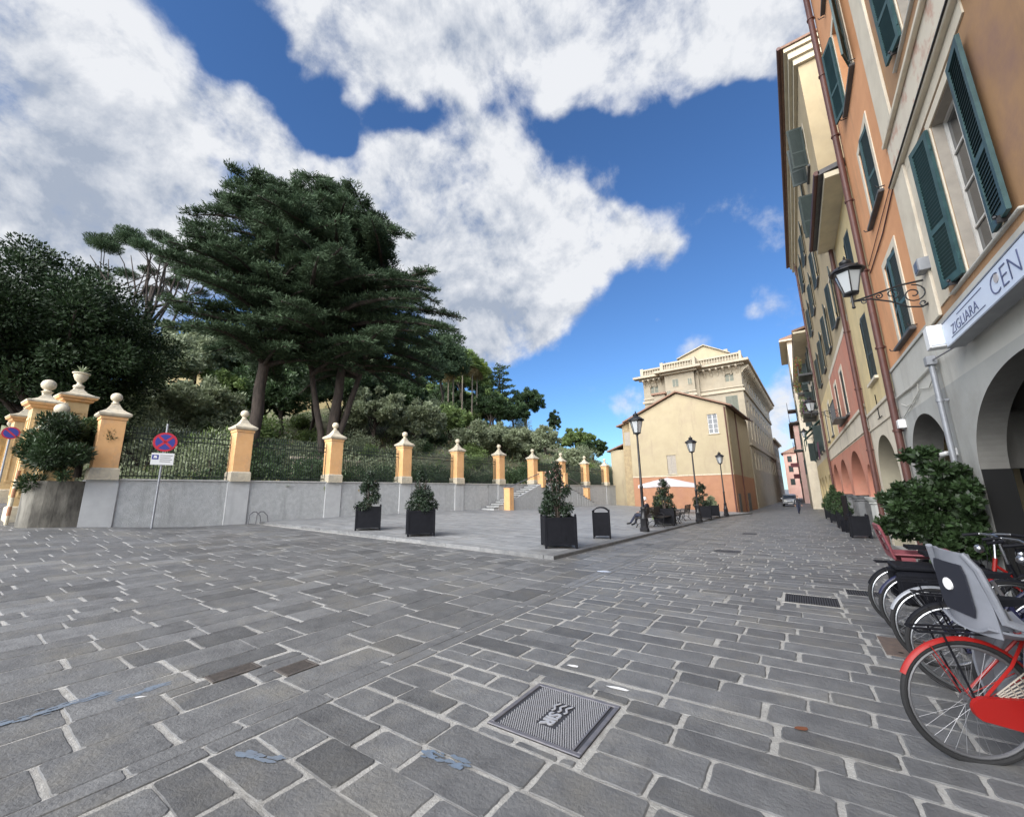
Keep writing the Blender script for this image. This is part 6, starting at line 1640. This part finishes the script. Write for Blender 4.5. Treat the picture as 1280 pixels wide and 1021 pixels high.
def cedar(label, base, stems, env, z0, z1, nb, seed, tips=150, grp=None, pads=None):
    """stems: list of (points, r0); env(z)->(cx, cy, radius, squash by azimuth function); branches leave in flat tiers"""
    rs = np.random.default_rng(seed); t = thing('cedar_tree', label, 'tree', base, 0, grp)
    b = MB()
    for pts, r0 in stems:
        P = [Vector(p) for p in pts]; Q = []; rr = []
        for i in range(len(P)-1):
            for k in range(4): f = k/4; Q.append(P[i].lerp(P[i+1], f) + Vector((rs.normal(0,.03), rs.normal(0,.03), 0))); rr.append(r0*(1-.85*(i+f)/(len(P)-1)))
        Q.append(P[-1]); rr.append(r0*.1); rr[0] *= 1.25
        b.tube(Q, rr, 12)
    b.obj('trunk', M_bark, t, smooth='auto')
    b = MB(); Cs = []; Ds = []; Ts = []
    def stem_at(s, z):
        pts = stems[s][0]
        for a, c in zip(pts, pts[1:]):
            if c[2] >= z: f = (z-a[2])/max(.01,(c[2]-a[2])); return tuple(a[k]+(c[k]-a[k])*f for k in range(3))
        return pts[-1]
    for i in range(nb):
        f = (i+.5)/nb; z = z0 + (z1-z0)*f**.95 + rs.normal(0,.15); s = int(rs.integers(len(stems)))
        a = i*2.39996 + rs.normal(0,.35)
        p = stem_at(s, z); cx, cy, rad = env(z, a)
        L_ = rad*rs.uniform(.68,1.08)
        if L_ < .6: continue
        tip = Vector((cx + L_*math.cos(a), cy + L_*math.sin(a), z + L_*rs.uniform(-.02,.12) + .2))
        P0 = Vector(p); pts = []
        for k in range(7):
            u = k/6; q = P0.lerp(tip, u); q.z += .09*L_*math.sin(PI*u) - .05*L_*u*u; pts.append(q)
        b.tube(pts, [max(.018,.028*L_*(1-.85*u/6)) for u in range(7)], 6)
        d = (tip-P0); d.z = 0; d.normalize(); side = Vector((-d.y, d.x, 0)); blen = (tip-P0).length
        tone0 = rs.uniform(-.16,.16)
        nsp = max(8, int(blen*4.6))
        for k in range(nsp):                 # flat sprays along the bough
            u = .18 + .82*((k+rs.random())/nsp); q = P0.lerp(tip, u); q.z += .09*L_*math.sin(PI*u) - .05*L_*u*u
            w = (.55 + .3*blen**.5)*(1.12-u*.72)*rs.uniform(.5,1.1)
            sg = 1 if rs.random() < .5 else -1
            m = int(tips*rs.uniform(.35,.62)); v = rs.random(m)**.8
            o = np.array(q)[None,:] + np.outer(v*w*sg, np.array(side*.86 + d*.5)) + rs.normal(0,1,(m,3))*np.array([.17,.17,.06])
            o[:,2] += .05 - .1*v*w + .03*np.sin(v*9)
            dd = np.tile(np.array(side*sg*.7 + d*.6), (m,1)); dd[:,2] += .28
            Cs.append(o); Ds.append(dd); Ts.append(np.clip(.5 + tone0 + rs.normal(0,.13,m) + .1*(v-.5), 0, 1))
    b.obj('branches', M_bark, t, smooth='auto')
    C = np.concatenate(Cs); D = np.concatenate(Ds)
    leafmesh('crown', needles(C, D, .27, rs, .11), np.concatenate(Ts), M_cedar, t)
    print(label, len(C))
    return t
ZG = 2.0
# left cedar: single trunk, flat shouldered top
def envA(z, a):
    z = z
    prof = [(4,5.),(6,6.2),(8,6.4),(11,5.6),(14,5.2),(17,5.1),(18.6,4.7),(19.6,3.2),(20.3,1.2)]
    r = np.interp(z, [p[0] for p in prof], [p[1] for p in prof]); r *= 1 + .12*math.sin(3*a+z*.5)
    return (-.2 + .05*z, -.2, r)
cedar('great spreading cedar with a thick straight trunk behind the second and third pillars', (-28.2,11.7,ZG), [([(0,0,-1),(.1,.1,5),(.3,.2,11),(.5,.1,16),(.4,0,20)],.46),], envA, 8.0, 20.3, 104, 5, 150, 'two great dark cedars in the garden')
def envB(z, a):
    prof = [(3.5,5.),(5,7.2),(8,8.6),(11,9.),(14,8.5),(15.6,7.7),(18,6.2),(20.6,4.2),(22.2,2.6),(23.2,1.)]
    r = np.interp(z, [p[0] for p in prof], [p[1] for p in prof]); r *= 1 + .1*math.sin(3*a+z*.7)
    k = np.interp(z, [3,8,14,18,23], [2.5,3.0,2.5,1.1,0])
    return (-.7 + .47*k, -2.0 + .88*k, r)
cedar('great many stemmed cedar whose boughs slope down to the right above the wall', (-27.,16.2,ZG), [([(0,0,-1),(.1,.2,4),(.3,.5,10),(.1,-.6,17),(-.6,-1.8,23.2)],.46),([(0,0,-.5),(-.2,-.5,4),(-.8,-1.6,10),(-1.2,-2.3,15),(-1.3,-2.6,19)],.28),([(0,0,-.5),(.3,.7,4),(.6,1.9,9),(.8,3.0,14),(.9,3.6,18)],.3)], envB, 8.2, 23.2, 140, 9, 150, 'two great dark cedars in the garden')

def crown_tree(name, label, base, cr, n, leaf, trunk_h, trunk_r, m, seed, cat='tree', grp=None, nl=9, asp=.45, lean=(0,0), bark=None, shell=.5, sub=None, topple=1.):
    """cr: (rx, ry, rz, zc) crown ellipsoid above the base; clumps fill it, leaving gaps"""
    rs = np.random.default_rng(seed); t = thing(name, label, cat, base, 0, grp)
    rx, ry, rz, zc = cr; cl = []
    K = sub or 60
    while len(cl) < K:
        d = rs.normal(0,1,3); d /= np.linalg.norm(d); r = rs.uniform(.12,.95)**.55
        if d[2] < -.75: continue
        s = rs.uniform(.16,.28)*min(rx,rz)*(1.15 if r < .75 else .85)
        cl.append((lean[0]+d[0]*rx*r*.9, lean[1]+d[1]*ry*r*.9, zc+d[2]*rz*r*.9, s, s*.85*topple))
    b = MB(); top = Vector((lean[0]*.8, lean[1]*.8, zc+rz*.3))
    pts = limb(b, (0,0,-.6), top, trunk_r, trunk_r*.35, 6, .02, seg=10)
    for k in range(nl):
        c = cl[int(rs.integers(len(cl)))]; q = pts[2+int(rs.integers(4))]; limb(b, q, (c[0],c[1],c[2]), trunk_r*.38, trunk_r*.08, 4, .08)
    b.obj('trunk', bark or M_bark, t, smooth='auto')
    V, tone = blob_leaves(cl, n, leaf, rs, shell, .05, asp, .35)
    leafmesh('crown', V, tone, m, t); return t
crown_tree('broadleaf_tree', 'huge dense dark round evergreen tree at the left above the villa gate', (-33.7,3.0,1.6), (6.0,6.0,7.5,7.7), 125000, .20, 6, .5, M_magnolia, 3, nl=14, asp=.42, sub=150, shell=.35)
# flat topped pine with bare limbs
rs = np.random.default_rng(21)
t = thing('umbrella_pine', 'thin umbrella pine with bare curving limbs showing between the round tree and the cedar', 'tree', (-53.,10.2,5.6), 0)
b = MB(); tr = limb(b, (0,0,-2), (.8,.6,17.5), .5, .22, 8, .02, seg=9); cl = []
for k in range(34):
    a = k*2.4; r = 5.4*math.sqrt((k+.5)/34); p = (.8+r*math.cos(a), .6+r*math.sin(a), 23.2-.16*r*r+rs.normal(0,.2))
    if k < 7 or k % 4 == 0:
        q0 = tr[3+k%5]; P_ = Vector(p); q1 = q0.lerp(P_,.35)+Vector((rs.normal(0,.4),rs.normal(0,.4),-.9)); q2 = q0.lerp(P_,.7)+Vector((rs.normal(0,.5),rs.normal(0,.5),-.5)); LB = [q0,q1,q2,P_]; b.tube(LB, [.17,.13,.085,.03], 7)
    else: b.tube([LB[2].lerp(LB[1],rs.random()*.6), LB[2].lerp(Vector(p),.5)+Vector((rs.normal(0,.3),rs.normal(0,.3),.1)), p], [.06,.045,.02], 5); cl.append((*p, rs.uniform(1.0,1.4), .4))
b.obj('trunk', M_bark, t, smooth='auto'); V, tn = blob_leaves(cl, 36000, .3, rs, .1, -.2, .16, .4); leafmesh('crown', V, tn, M_cedar, t)

def palm(label, base, h, seed, r=1.5, n=46, m=M_mid, dry=True, grp=None, tr=.13):
    rs = np.random.default_rng(seed); t = thing('palm_tree', label, 'palm tree', base, 0, grp)
    b = MB(); b.tube([(0,0,-.5),(.05,.02,h*.3),(.02,.06,h*.7),(0,0,h)], [tr*1.3,tr,tr*.9,tr*1.1], 10); b.obj('trunk', M_palebark, t, smooth='auto')
    Vs = []; Ts = []; Mi = []
    for i in range(n + (34 if dry else 0)):
        isd = i >= n; a = i*2.4 + rs.normal(0,.2); el = rs.uniform(-1.35,-.8) if isd else math.asin(min(1,-.45+1.4*((i+.5)/n)))
        d = np.array([math.cos(a)*math.cos(el), math.sin(a)*math.cos(el), math.sin(el)]); s = np.array([-math.sin(a),math.cos(a),0.])
        o = np.array([0,0,h]) ; L_ = r*rs.uniform(.7,1.05)*(.9 if isd else 1); st = o + d*L_*.42; up_ = np.cross(s,d)
        for k in range(13):                  # fan of leaflets
            f = (k-6)/6*1.15; dd = d*math.cos(f) + s*math.sin(f) - np.array([0,0,.18]); l = L_*.62*rs.uniform(.8,1.1)
            w = l*.055; q = np.cross(dd, up_); q /= np.linalg.norm(q)+1e-9
            Vs.append([st, st+dd*l*.5+q*w, st+dd*l-np.array([0,0,l*.12]), st+dd*l*.5-q*w]); Ts.append(np.clip(.5+rs.normal(0,.2),0,1)); Mi.append(1 if isd else 0)
        Vs.append([o, o+d*L_*.42+s*.015, o+d*L_*.45, o+d*L_*.42-s*.015]); Ts.append(.5); Mi.append(1 if isd else 0)
    leafmesh('crown', np.array(Vs), Ts, [m, M_dry], t, Mi); return t
def feather_plant(name, label, base, r, seed, n=34, m=M_dark, cat='cycad', grp=None, trunk=.5, tr=.25, lift=.25):
    """cycad or date palm: arching pinnate fronds"""
    rs = np.random.default_rng(seed); t = thing(name, label, cat, base, 0, grp)
    b = MB(); b.lathe([(tr*1.1,-.3),(tr,trunk*.5),(tr*1.05,trunk)], n=10); b.obj('trunk', M_palebark if trunk > 1.5 else M_bark, t)
    Vs = []; Ts = []
    for i in range(n):
        a = i*2.39996; el = lift + 1.15*((i+.5)/n)
        for k in range(22):
            u = (k+1)/22; rr = r*u; zz = trunk + rr*math.sin(el)*1.0 - .62*r*u*u*math.cos(el); x = rr*math.cos(el)
            c = np.array([x*math.cos(a), x*math.sin(a), zz]); s = np.array([-math.sin(a),math.cos(a),0]); d = np.array([math.cos(a),math.sin(a),.0])
            l = r*.24*math.sin(PI*min(1,u*.9+.12))
            for sg in (-1,1):
                dd = s*sg*.8 + d*.55 + np.array([0,0,.12]); Vs.append([c, c+dd*l*.5+d*.012*r, c+dd*l, c+dd*l*.5-d*.012*r]); Ts.append(np.clip(.5+rs.normal(0,.18),0,1))
    leafmesh('fronds', np.array(Vs), Ts, m, t); return t
def bush_proto(name, label, cat, r, n, leaf, m, seed, grp, asp=.45, tall=1., stems=True):
    rs = np.random.default_rng(seed); t = thing(name, label, cat, (0,0,0), 0, grp); cl = []
    for k in range(26):
        d = rs.normal(0,1,3); d /= np.linalg.norm(d); d[2] = abs(d[2]); q = rs.uniform(.2,.85); s = r*rs.uniform(.24,.42)
        cl.append((d[0]*r*q, d[1]*r*q, .25*r+d[2]*r*q*tall, s, s*.85))
    b = MB()
    for k in range(5): c = cl[k]; b.tube([(0,0,-.3),(c[0]*.5,c[1]*.5,c[2]*.5),(c[0],c[1],c[2])],[.05*r,.035*r,.012*r],6)
    b.obj('stems', M_bark, t)
    V, tn = blob_leaves(cl, n, leaf, rs, .4, .05, asp, .3); leafmesh('foliage', V, tn, m, t); return t

# tall fan palms up the slope
for i,(az,rg,h) in enumerate(((-40.2,72,9.2),(-39.5,75,8.6),(-42.9,70,7.2),(-43.6,73,6.6),(-41.6,78,9.4))):
    x, y = rg*math.sin(R(az)), rg*math.cos(R(az))
    palm('tall fan palm with a skirt of dry fronds on the hillside right of the cedars', (x,y,hz(x,y)+.8), h+1.2, 40+i, 2.5, 44, M_lime if i % 2 else M_mid, True, 'fan palms on the hillside')
# distant crowns on the skyline
def at(az, rg): return rg*math.sin(R(az)), rg*math.cos(R(az))
x, y = at(-36.2, 88); cz = hz(x,y)
rs = np.random.default_rng(31); t = thing('conifer_tree', 'open layered blue green conifer on the skyline right of the palms', 'tree', (x,y,cz-1), 0)
b = MB(); b.tube([(0,0,0),(.1,0,8),(0,.1,16)],[.4,.25,.04],8); Cs = []; Ds = []
for k in range(46):
    z = 5+10.6*(k/46); a = k*2.4; L_ = 5.4*(1-.72*(z-5)/11)*rs.uniform(.6,1.1); d = np.array([math.cos(a),math.sin(a),.12]); b.tube([(0,0,z),tuple(np.array([0,0,z])+d*L_)],[.07,.02],5)
    m = int(70*L_/3); u = rs.random(m)**.7; Cs.append(np.array([0,0,z])+np.outer(u*L_,d)+rs.normal(0,1,(m,3))*[.3,.3,.08]); Ds.append(np.tile(d+[0,0,.3],(m,1)))
b.obj('trunk', M_bark, t); C = np.concatenate(Cs); leafmesh('crown', needles(C,np.concatenate(Ds),.55,rs,.22), np.clip(.5+rs.normal(0,.2,len(C)),0,1), M_cedar, t)
x, y = at(-32.4, 92); crown_tree('broadleaf_tree', 'compact dark round tree alone on the skyline between the conifer and the small cypress', (x,y,hz(x,y)-1), (5.2,5.2,3.8,8.0), 14000, .42, 6, .4, M_dark, 33, sub=70, shell=.2)
x, y = at(-28.4, 95); crown_tree('cypress_tree', 'small dark pointed tree on the skyline nearest the tan building', (x,y,hz(x,y)-.5), (1.9,1.9,3.6,6.2), 6000, .4, 3, .2, M_cedar, 35, sub=70, shell=.2)
HT = [(-44.5,66,(5.5,5.5,5.,10.5),M_cedar,'dark tall tree at the foot of the right hand cedar boughs'),(-47.5,60,(5.,5.,4.6,9.5),M_cedar,'dark tree seen under the right side of the great cedar'),(-41.8,84,(4.5,4.5,6.2,12.5),M_mid,'bright green rounded tree top rising behind the palms'),(-39.0,90,(3.6,3.6,5.8,11.),M_mid,'yellowish green tall tree just right of the palm heads'),
      (-37.5,72,(3.8,3.8,2.9,4.2),M_dark,'dark green tree below the open conifer'),(-34.3,80,(4.2,4.2,2.8,4.0),M_dark,'dark bushy tree below the compact round skyline tree'),(-50.5,52,(4.6,4.6,3.4,5.8),M_dark,'dark mid slope tree behind the fourth pillar'),(-53.5,48,(4.,4.,3.,5.),M_olive,'grey green tree beneath the cedar between the stems'),
      (-72.5,42,(3.8,3.8,2.8,3.6),M_olive,'pale grey olive tree left of the straight cedar trunk'),(-75.2,40,(3.6,3.6,2.7,3.2),M_olive,'pale grey olive tree right of the dark round tree'),(-69.5,48,(4.,4.,3.,4.4),M_mid,'green tree behind the straight cedar trunk'),(-64.5,46,(4.8,4.8,3.8,6.),M_dark,'dark tree between the cedar trunks'),(-58,50,(5.,5.,4.,7.),M_dark,'dark tree behind the many stemmed cedar'),
      (-25.5,88,(4.6,4.6,2.8,3.4),M_mid,'green rounded tree low on the skyline before the stone wing'),(-29.8,70,(3.2,3.2,2.6,2.8),M_olive,'grey olive tree below the small cypress'),(-23.2,86,(4.2,4.2,2.6,3.),M_dark,'dark low tree beside the stone wing'),(-32.5,58,(3.4,3.4,2.6,2.6),M_olive,'broad grey olive tree above the stair landing'),(-36.,56,(3.6,3.6,2.6,2.6),M_olive,'grey olive tree above the top of the stairs'),(-27,58,(2.8,2.8,2.2,2.2),M_olive,'grey olive tree right of the lime green agaves'),
      (-77.5,46,(4.,4.,3.4,6.6),M_olive,'tall pale olive tree behind the right edge of the dark round tree'),(-73.5,50,(4.4,4.4,3.6,7.4),M_olive,'tall grey green olive tree left of the cedar trunk, below the boughs'),(-70.8,54,(4.4,4.4,3.6,8.2),M_mid,'yellow green tree below the cedar boughs left of the trunk'),(-66.5,52,(4.6,4.6,3.6,7.4),M_olive,'grey olive tree seen between the straight trunk and the forked trunks'),(-61,54,(4.6,4.6,3.8,7.6),M_mid,'green tree seen between the forked cedar trunks'),(-55.5,56,(4.6,4.6,3.6,7.),M_olive,'grey olive tree right of the forked cedar trunks'),(-48,50,(4.,4.,3.,3.4),M_olive,'grey green tree right above the third pillar'),(-43,56,(3.8,3.8,2.8,3.),M_mid,'mid green tree on the slope below the palms'),(-40,52,(3.2,3.2,2.4,2.6),M_olive,'olive tree on the slope above the fifth pillar'),
      (-86.5,62,(6,6,4,5),M_dark,'dark tree at the top of the lane')]
for i,(az,rg,cr,m,la) in enumerate(HT):
    x, y = at(az, rg); z = hz(x,y) if y > 4.3 else gz(x,y)
    crown_tree('garden_tree', la, (x,y,z-.3), cr, int(4500+520*cr[0]*cr[2]), .24+.003*rg, 4, .25, m, 60+i, sub=int(44+1.8*cr[0]*cr[2]), shell=.2, grp=None)
rw = random.Random(9)
for i in range(19):                          # the wood on the hilltop
    az = -36.5 - i*1.0 + rw.uniform(-.4,.4); rg = rw.uniform(84,112); x, y = at(az, rg)
    s = rw.uniform(.85,1.2)
    if i < 2: wp = [None, None]
    if i < 2:
        wp[i] = crown_tree('woodland_tree', 'dark tree of the wood along the hilltop behind the palms and cedars', (x,y,hz(x,y)-.6), (4.6,4.6,4.2,5.6), 9000, .5, 4, .3, [M_dark,M_mid][i], 500+i, grp='trees of the hilltop wood', sub=70, shell=.2); wk = globals().setdefault('WK', []); wk.append(wp[i])
    else: dup(WK[0 if rw.random() < .7 else 1], (x,y,hz(x,y)-.6), rw.uniform(0,6), None, None, (s,s,s*rw.uniform(.8,1.15)))
# cycads and date palms just behind the railings
CY = [(-23.5,21.5,1.9,'dark arching cycad behind the fifth pillar'),(-23.2,31.5,2.3,'dark arching cycad above the stair landing'),(-22.8,37,2.2,'dark feathery palm behind the nearest potted tree'),(-23.4,43,2.0,'dark feathery palm in the right part of the garden'),(-24.2,5.6,2.2,'pale feathery cycad behind the no stopping sign'),(-23.8,27,1.9,'dark arching cycad at the top left of the stairs')]
for i,(x,y,r,la) in enumerate(CY): feather_plant('cycad', la, (x,y,hz(x,y)-.2), r, 80+i, 36, M_dark if i != 4 else M_mid, 'cycad', 'feathery cycads behind the railings', 1.1 if i in (1,2,3) else .7, .26)
# bushes: one of each kind, then copies
protos = {'dark': bush_proto('garden_shrub','dark evergreen shrub in the garden behind the railings','shrub',1.5,2600,.16,M_dark,91,'dark shrubs behind the railings'),
 'olive': bush_proto('garden_shrub','grey green shrub on the garden slope','shrub',1.6,2400,.15,M_olive,92,'grey green shrubs on the slope',.3),
 'mid': bush_proto('garden_shrub','mid green shrub on the garden slope','shrub',1.5,2400,.17,M_mid,93,'mid green shrubs on the slope'),
 'lime': bush_proto('garden_shrub','lime green clump of broad leaves on the slope above the stairs','shrub',1.2,900,.5,M_lime,94,'lime green clumps on the slope',.28)}
first = {k: True for k in protos}
rb = random.Random(5)
def bush(k, x, y, s):
    o = protos[k]
    if first[k]: first[k] = False; o.location = (x,y,hz(x,y)-.15); o.scale = (s,s,s*.95)
    else: dup(o, (x,y,hz(x,y)-.15), rb.uniform(0,6.28), None, None, (s,s,s*rb.uniform(.8,1.1)))
y = 5.2
while y < 58:                                # dark hedge line right behind the railing
    bush('dark', wallx(y)-2.0-rb.uniform(0,.8), y, rb.uniform(.8,1.15)); y += rb.uniform(1.5,2.1)
y = 6
while y < 60: bush('dark' if rb.random() < .6 else 'olive', wallx(y)-4.6-rb.uniform(0,1.5), y, rb.uniform(1.0,1.5)); y += rb.uniform(2.2,3.0)
for i in range(78):
    az = rb.uniform(-78,-22); rg = rb.uniform(40,95) if az > -50 else rb.uniform(32,58); x, y = at(az, rg)
    if x > wallx(min(y,58))-6.5 or y < 7: continue
    bush(rb.choice(['olive','olive','mid','dark','mid']), x, y, rb.uniform(.9,1.9))
for az, rg in ((-29.5,52),(-28.6,54),(-30.6,50),(-31.5,60),(-38.5,58)): x, y = at(az, rg); bush('lime', x, y, rb.uniform(.9,1.3))
# tufty ground cover
rs = np.random.default_rng(77); Cc = []
for i in range(9000):
    y = rs.uniform(6,110); x = wallx(min(y,58)) - .6 - abs(rs.normal(0,26)); Cc.append((x,y,hz(x,y)+.12))
Cc = np.array(Cc); Cc = np.repeat(Cc, 5, axis=0) + rs.normal(0,.35,(len(Cc)*5,3))*[1,1,.4]
D = np.tile([0,0,1.], (len(Cc),1)); V = leaf_quads(Cc, D, .5, 0, .22, rs, .55)
o = leafmesh('ground_cover', V, np.clip(.5+rs.normal(0,.25,len(V)),0,1), [M_olive, M_mid, M_dry], None, (rs.random(len(V))*2.25).astype(int)); tag(o, 'rough grass and low plants covering the garden slope', 'ground cover'); kind(o, 'stuff')
# stone terrace edges on the slope
for la, az0, az1, rg in (('low pale dry stone terrace wall on the slope right of the palms',-41,-34,60),('low pale terrace wall under the olive trees',-56,-48,40)):
    t = thing('terrace_wall', la, 'wall'); b = MB(); P = [at(az0+(az1-az0)*k/8, rg+math.sin(k)*.6) for k in range(9)]
    for (a, c) in zip(P, P[1:]): b.loft([[(a[0],a[1],hz(*a)-.5),(c[0],c[1],hz(*c)-.5),(c[0]-.3,c[1]+.3,hz(*c)-.5),(a[0]-.3,a[1]+.3,hz(*a)-.5)],[(a[0],a[1],hz(*a)+1.2),(c[0],c[1],hz(*c)+1.2),(c[0]-.3,c[1]+.3,hz(*c)+1.2),(a[0]-.3,a[1]+.3,hz(*a)+1.2)]])
    b.obj('wall', M_quoin, t)
# balustrade glimpsed behind the third and fourth pillars
t = thing('garden_balustrade', 'white stone balustrade glimpsed through the railing between the third and fourth pillars', 'balustrade', (-25.2,15.2,hz(-25.2,15.2)), 0); b = MB()
b.box(-.12,.12,-2.4,2.4,1.55,1.7); b.box(-.14,.14,-2.4,2.4,.6,.75)
for k in range(11): b.lathe([(.05,.75),(.1,.95),(.05,1.3),(.09,1.55)], (0,-2.2+k*.44,0), 8)
b.obj('balustrade', M_marble, t); b = MB(); b.box(-.11,.11,-2.3,2.3,-.5,.6); b.obj('plinth', M_wallgrey, t)

# ------------------------------------------------------------------ corner bed shrubs and the fig like shrub by the arcade
for la, x, y, z, cr, n, lf, m, sd in (
  ('dense dark shrub with long leaves spilling over the stained corner wall', -20.8,2.85,2.1,(1.9,1.25,1.8,1.2),20000,.15,M_shrub,301),
  ('taller feathery dark shrub against the left end pillar', -21.0,3.55,2.1,(1.15,.9,1.6,1.6),12000,.16,M_dark,302)):
    crown_tree('corner_shrub', la, (x,y,z), cr, n, lf, .4, .05, m, sd, 'shrub', nl=7, asp=.24, sub=26, shell=.25)
feather_plant('cycad','arching feathery frond plant above the corner shrubs',(-21.4,3.3,2.7),1.05,303,20,M_dark,'cycad',None,.5,.1)
def agave(label, loc, s, seed):
    rs = np.random.default_rng(seed); t = thing('agave', label, 'agave', loc); b = MB()
    for k in range(16):
        a = k*2.4; el = .3+1.1*k/16; d = Vector((math.cos(a)*math.cos(el),math.sin(a)*math.cos(el),math.sin(el))); sd = Vector((-math.sin(a),math.cos(a),0)); P = [(.0,.05),(.5,.07),(.85,.04),(1,.004)]
        b.add([tuple(d*l*s*1.0+sd*w*s*q+Vector((0,0,-.12*l*l*s))) for l,w in P for q in (-1,1)], [(2*i,2*i+1,2*i+3,2*i+2) for i in range(3)])
    b.obj('leaves', M_olive, t, fixn=False)
agave('small agave growing in the stone urn on the gate pier', (-23.4,3.15,uz+1.17), .38, 5)
# wall lantern, statue like bits are left out; the shrub beside the arcade
t = crown_tree('leafy_shrub', 'large glossy leafy shrub in front of the grey arcade pillar behind the bicycles', (1.82,9.35,gz(1.8,9.35)+.35), (.74,.88,1.22,.84), 18000, .095, .7, .05, M_shrub, 305, 'shrub', nl=10, asp=.55, sub=75, shell=.1)
t = thing('plant_tub', 'dark round tub holding the glossy shrub by the arcade', 'plant tub', (1.82,9.35,gz(1.8,9.35))); b = MB(); b.lathe([(.26,0),(.33,.38),(.36,.4),(.36,.46),(.31,.46),(.3,.4)], n=20); b.obj('pot', M_black, t, smooth='auto'); b = MB(); b.lathe([(.3,.39),(.3,.41)], n=16); b.obj('soil', M_soil, t)
# dark planters and greens along the far arcade
for i,(y,la) in enumerate(((20.3,'black box planter beside the first stone column of the red arches'),(26.3,'black box planter at the second stone column'),(31.6,'black box planter at the third stone column, with taller greenery'),(37.2,'black box planter farthest along the arcade'))):
    x = 1.75; z = gz(x,y); make_planter('planter_box', la, (x,y,z), 0, .6, .8, 'black planters along the arcade')
    if i >= 1: potted_plant(['','small green plant in the second arcade planter','tall green plant in the third arcade planter','green plant in the farthest arcade planter'][i], (x,y,z+.7), 1.0 if i != 2 else 1.5, .4, 'plants along the arcade', 400+i, M_dark)
t = thing('notice_board', 'dark menu board standing by the red arches', 'board', (1.65,23.2,gz(1.6,23.2)), R(-80)); b = MB(); b.box(-.35,.35,-.02,.02,.5,1.55,b=.008); b.obj('board', M_black, t); b = MB(); b.box(-.3,-.25,-.2,.2,0,.5); b.box(.25,.3,-.2,.2,0,.5); b.obj('feet', M_black, t)
# street litter and stains
flat_patch('dead_leaf', 'curled brown dead leaf lying on the paving in front of the red bicycle', 'leaf', (-.18,3.68), .05, .028, M_leafbrown, 9, .4, .012)
flat_patch('paper_scrap', 'white torn paper scrap left of the two by the manhole cover', 'litter', (-1.94,3.78), .07, .03, M_white, 8, .2, .006)
flat_patch('paper_scrap', 'white torn paper scrap just beyond the right corner of the manhole cover', 'litter', (-1.43,3.58), .1, .03, M_white, 8, .1, .006)
flat_patch('paper_scrap', 'pale blue white paper on the paving near the piazza corner', 'litter', (-3.5,8.3), .18, .09, M_signwhite, 8, .3, .006)
flat_patch('paper_scrap', 'thin white paper strip on the left hand paving', 'litter', (-4.62,1.32), .05, .012, M_white, 6, .9, .006)
flat_patch('cigarette_end', 'tiny white cigarette end on the left paving beyond the paper strip', 'litter', (-6.2,2.2), .03, .012, M_white, 6, .9, .006)

# ------------------------------------------------------------------ worn chalk marks (on the stones)
def chalk(label, c, L_, w, rot, seed, m):
    rs = random.Random(seed); b = MB()
    for k in range(int(80*L_)):
        u, v = rs.uniform(-L_/2, L_/2), rs.gauss(0, w*.22); r = rs.uniform(.014,.036); P = []
        for i in range(7):
            a = i*2*PI/7; q = r*rs.uniform(.5,1.2); x = u+q*1.6*math.cos(a); y = v+q*.6*math.sin(a)
            X, Y = c[0]+x*math.cos(rot)-y*math.sin(rot), c[1]+x*math.sin(rot)+y*math.cos(rot); P.append((X,Y,gz(X,Y)+.006+k*.00003))
        b.add(P, [tuple(range(7))])
    o = b.obj('chalk_mark', m, fixn=False); tag(o, label, 'chalk mark')
M_chalk = mat('bright_blue_chalk', (.14,.19,.26), .9, (.125,.15,.18), 20)
chalk('bright blue chalk smear on a paving stone nearest the camera', (-1.99,2.13), .3, .09, .1, 1, M_chalk)
chalk('faded blue painted stripe on the paving at the left edge', (-4.92,.85), .75, .13, PI/2, 2, M_bluepaint)
chalk('short faded blue stripe beyond the left edge stripe', (-4.72,1.35), .36, .1, PI/2+.05, 3, M_bluepaint)
chalk('pale blue chalk smear at the bottom of the left paving', (-3.0,1.5), .3, .06, .3, 4, M_bluepaint)
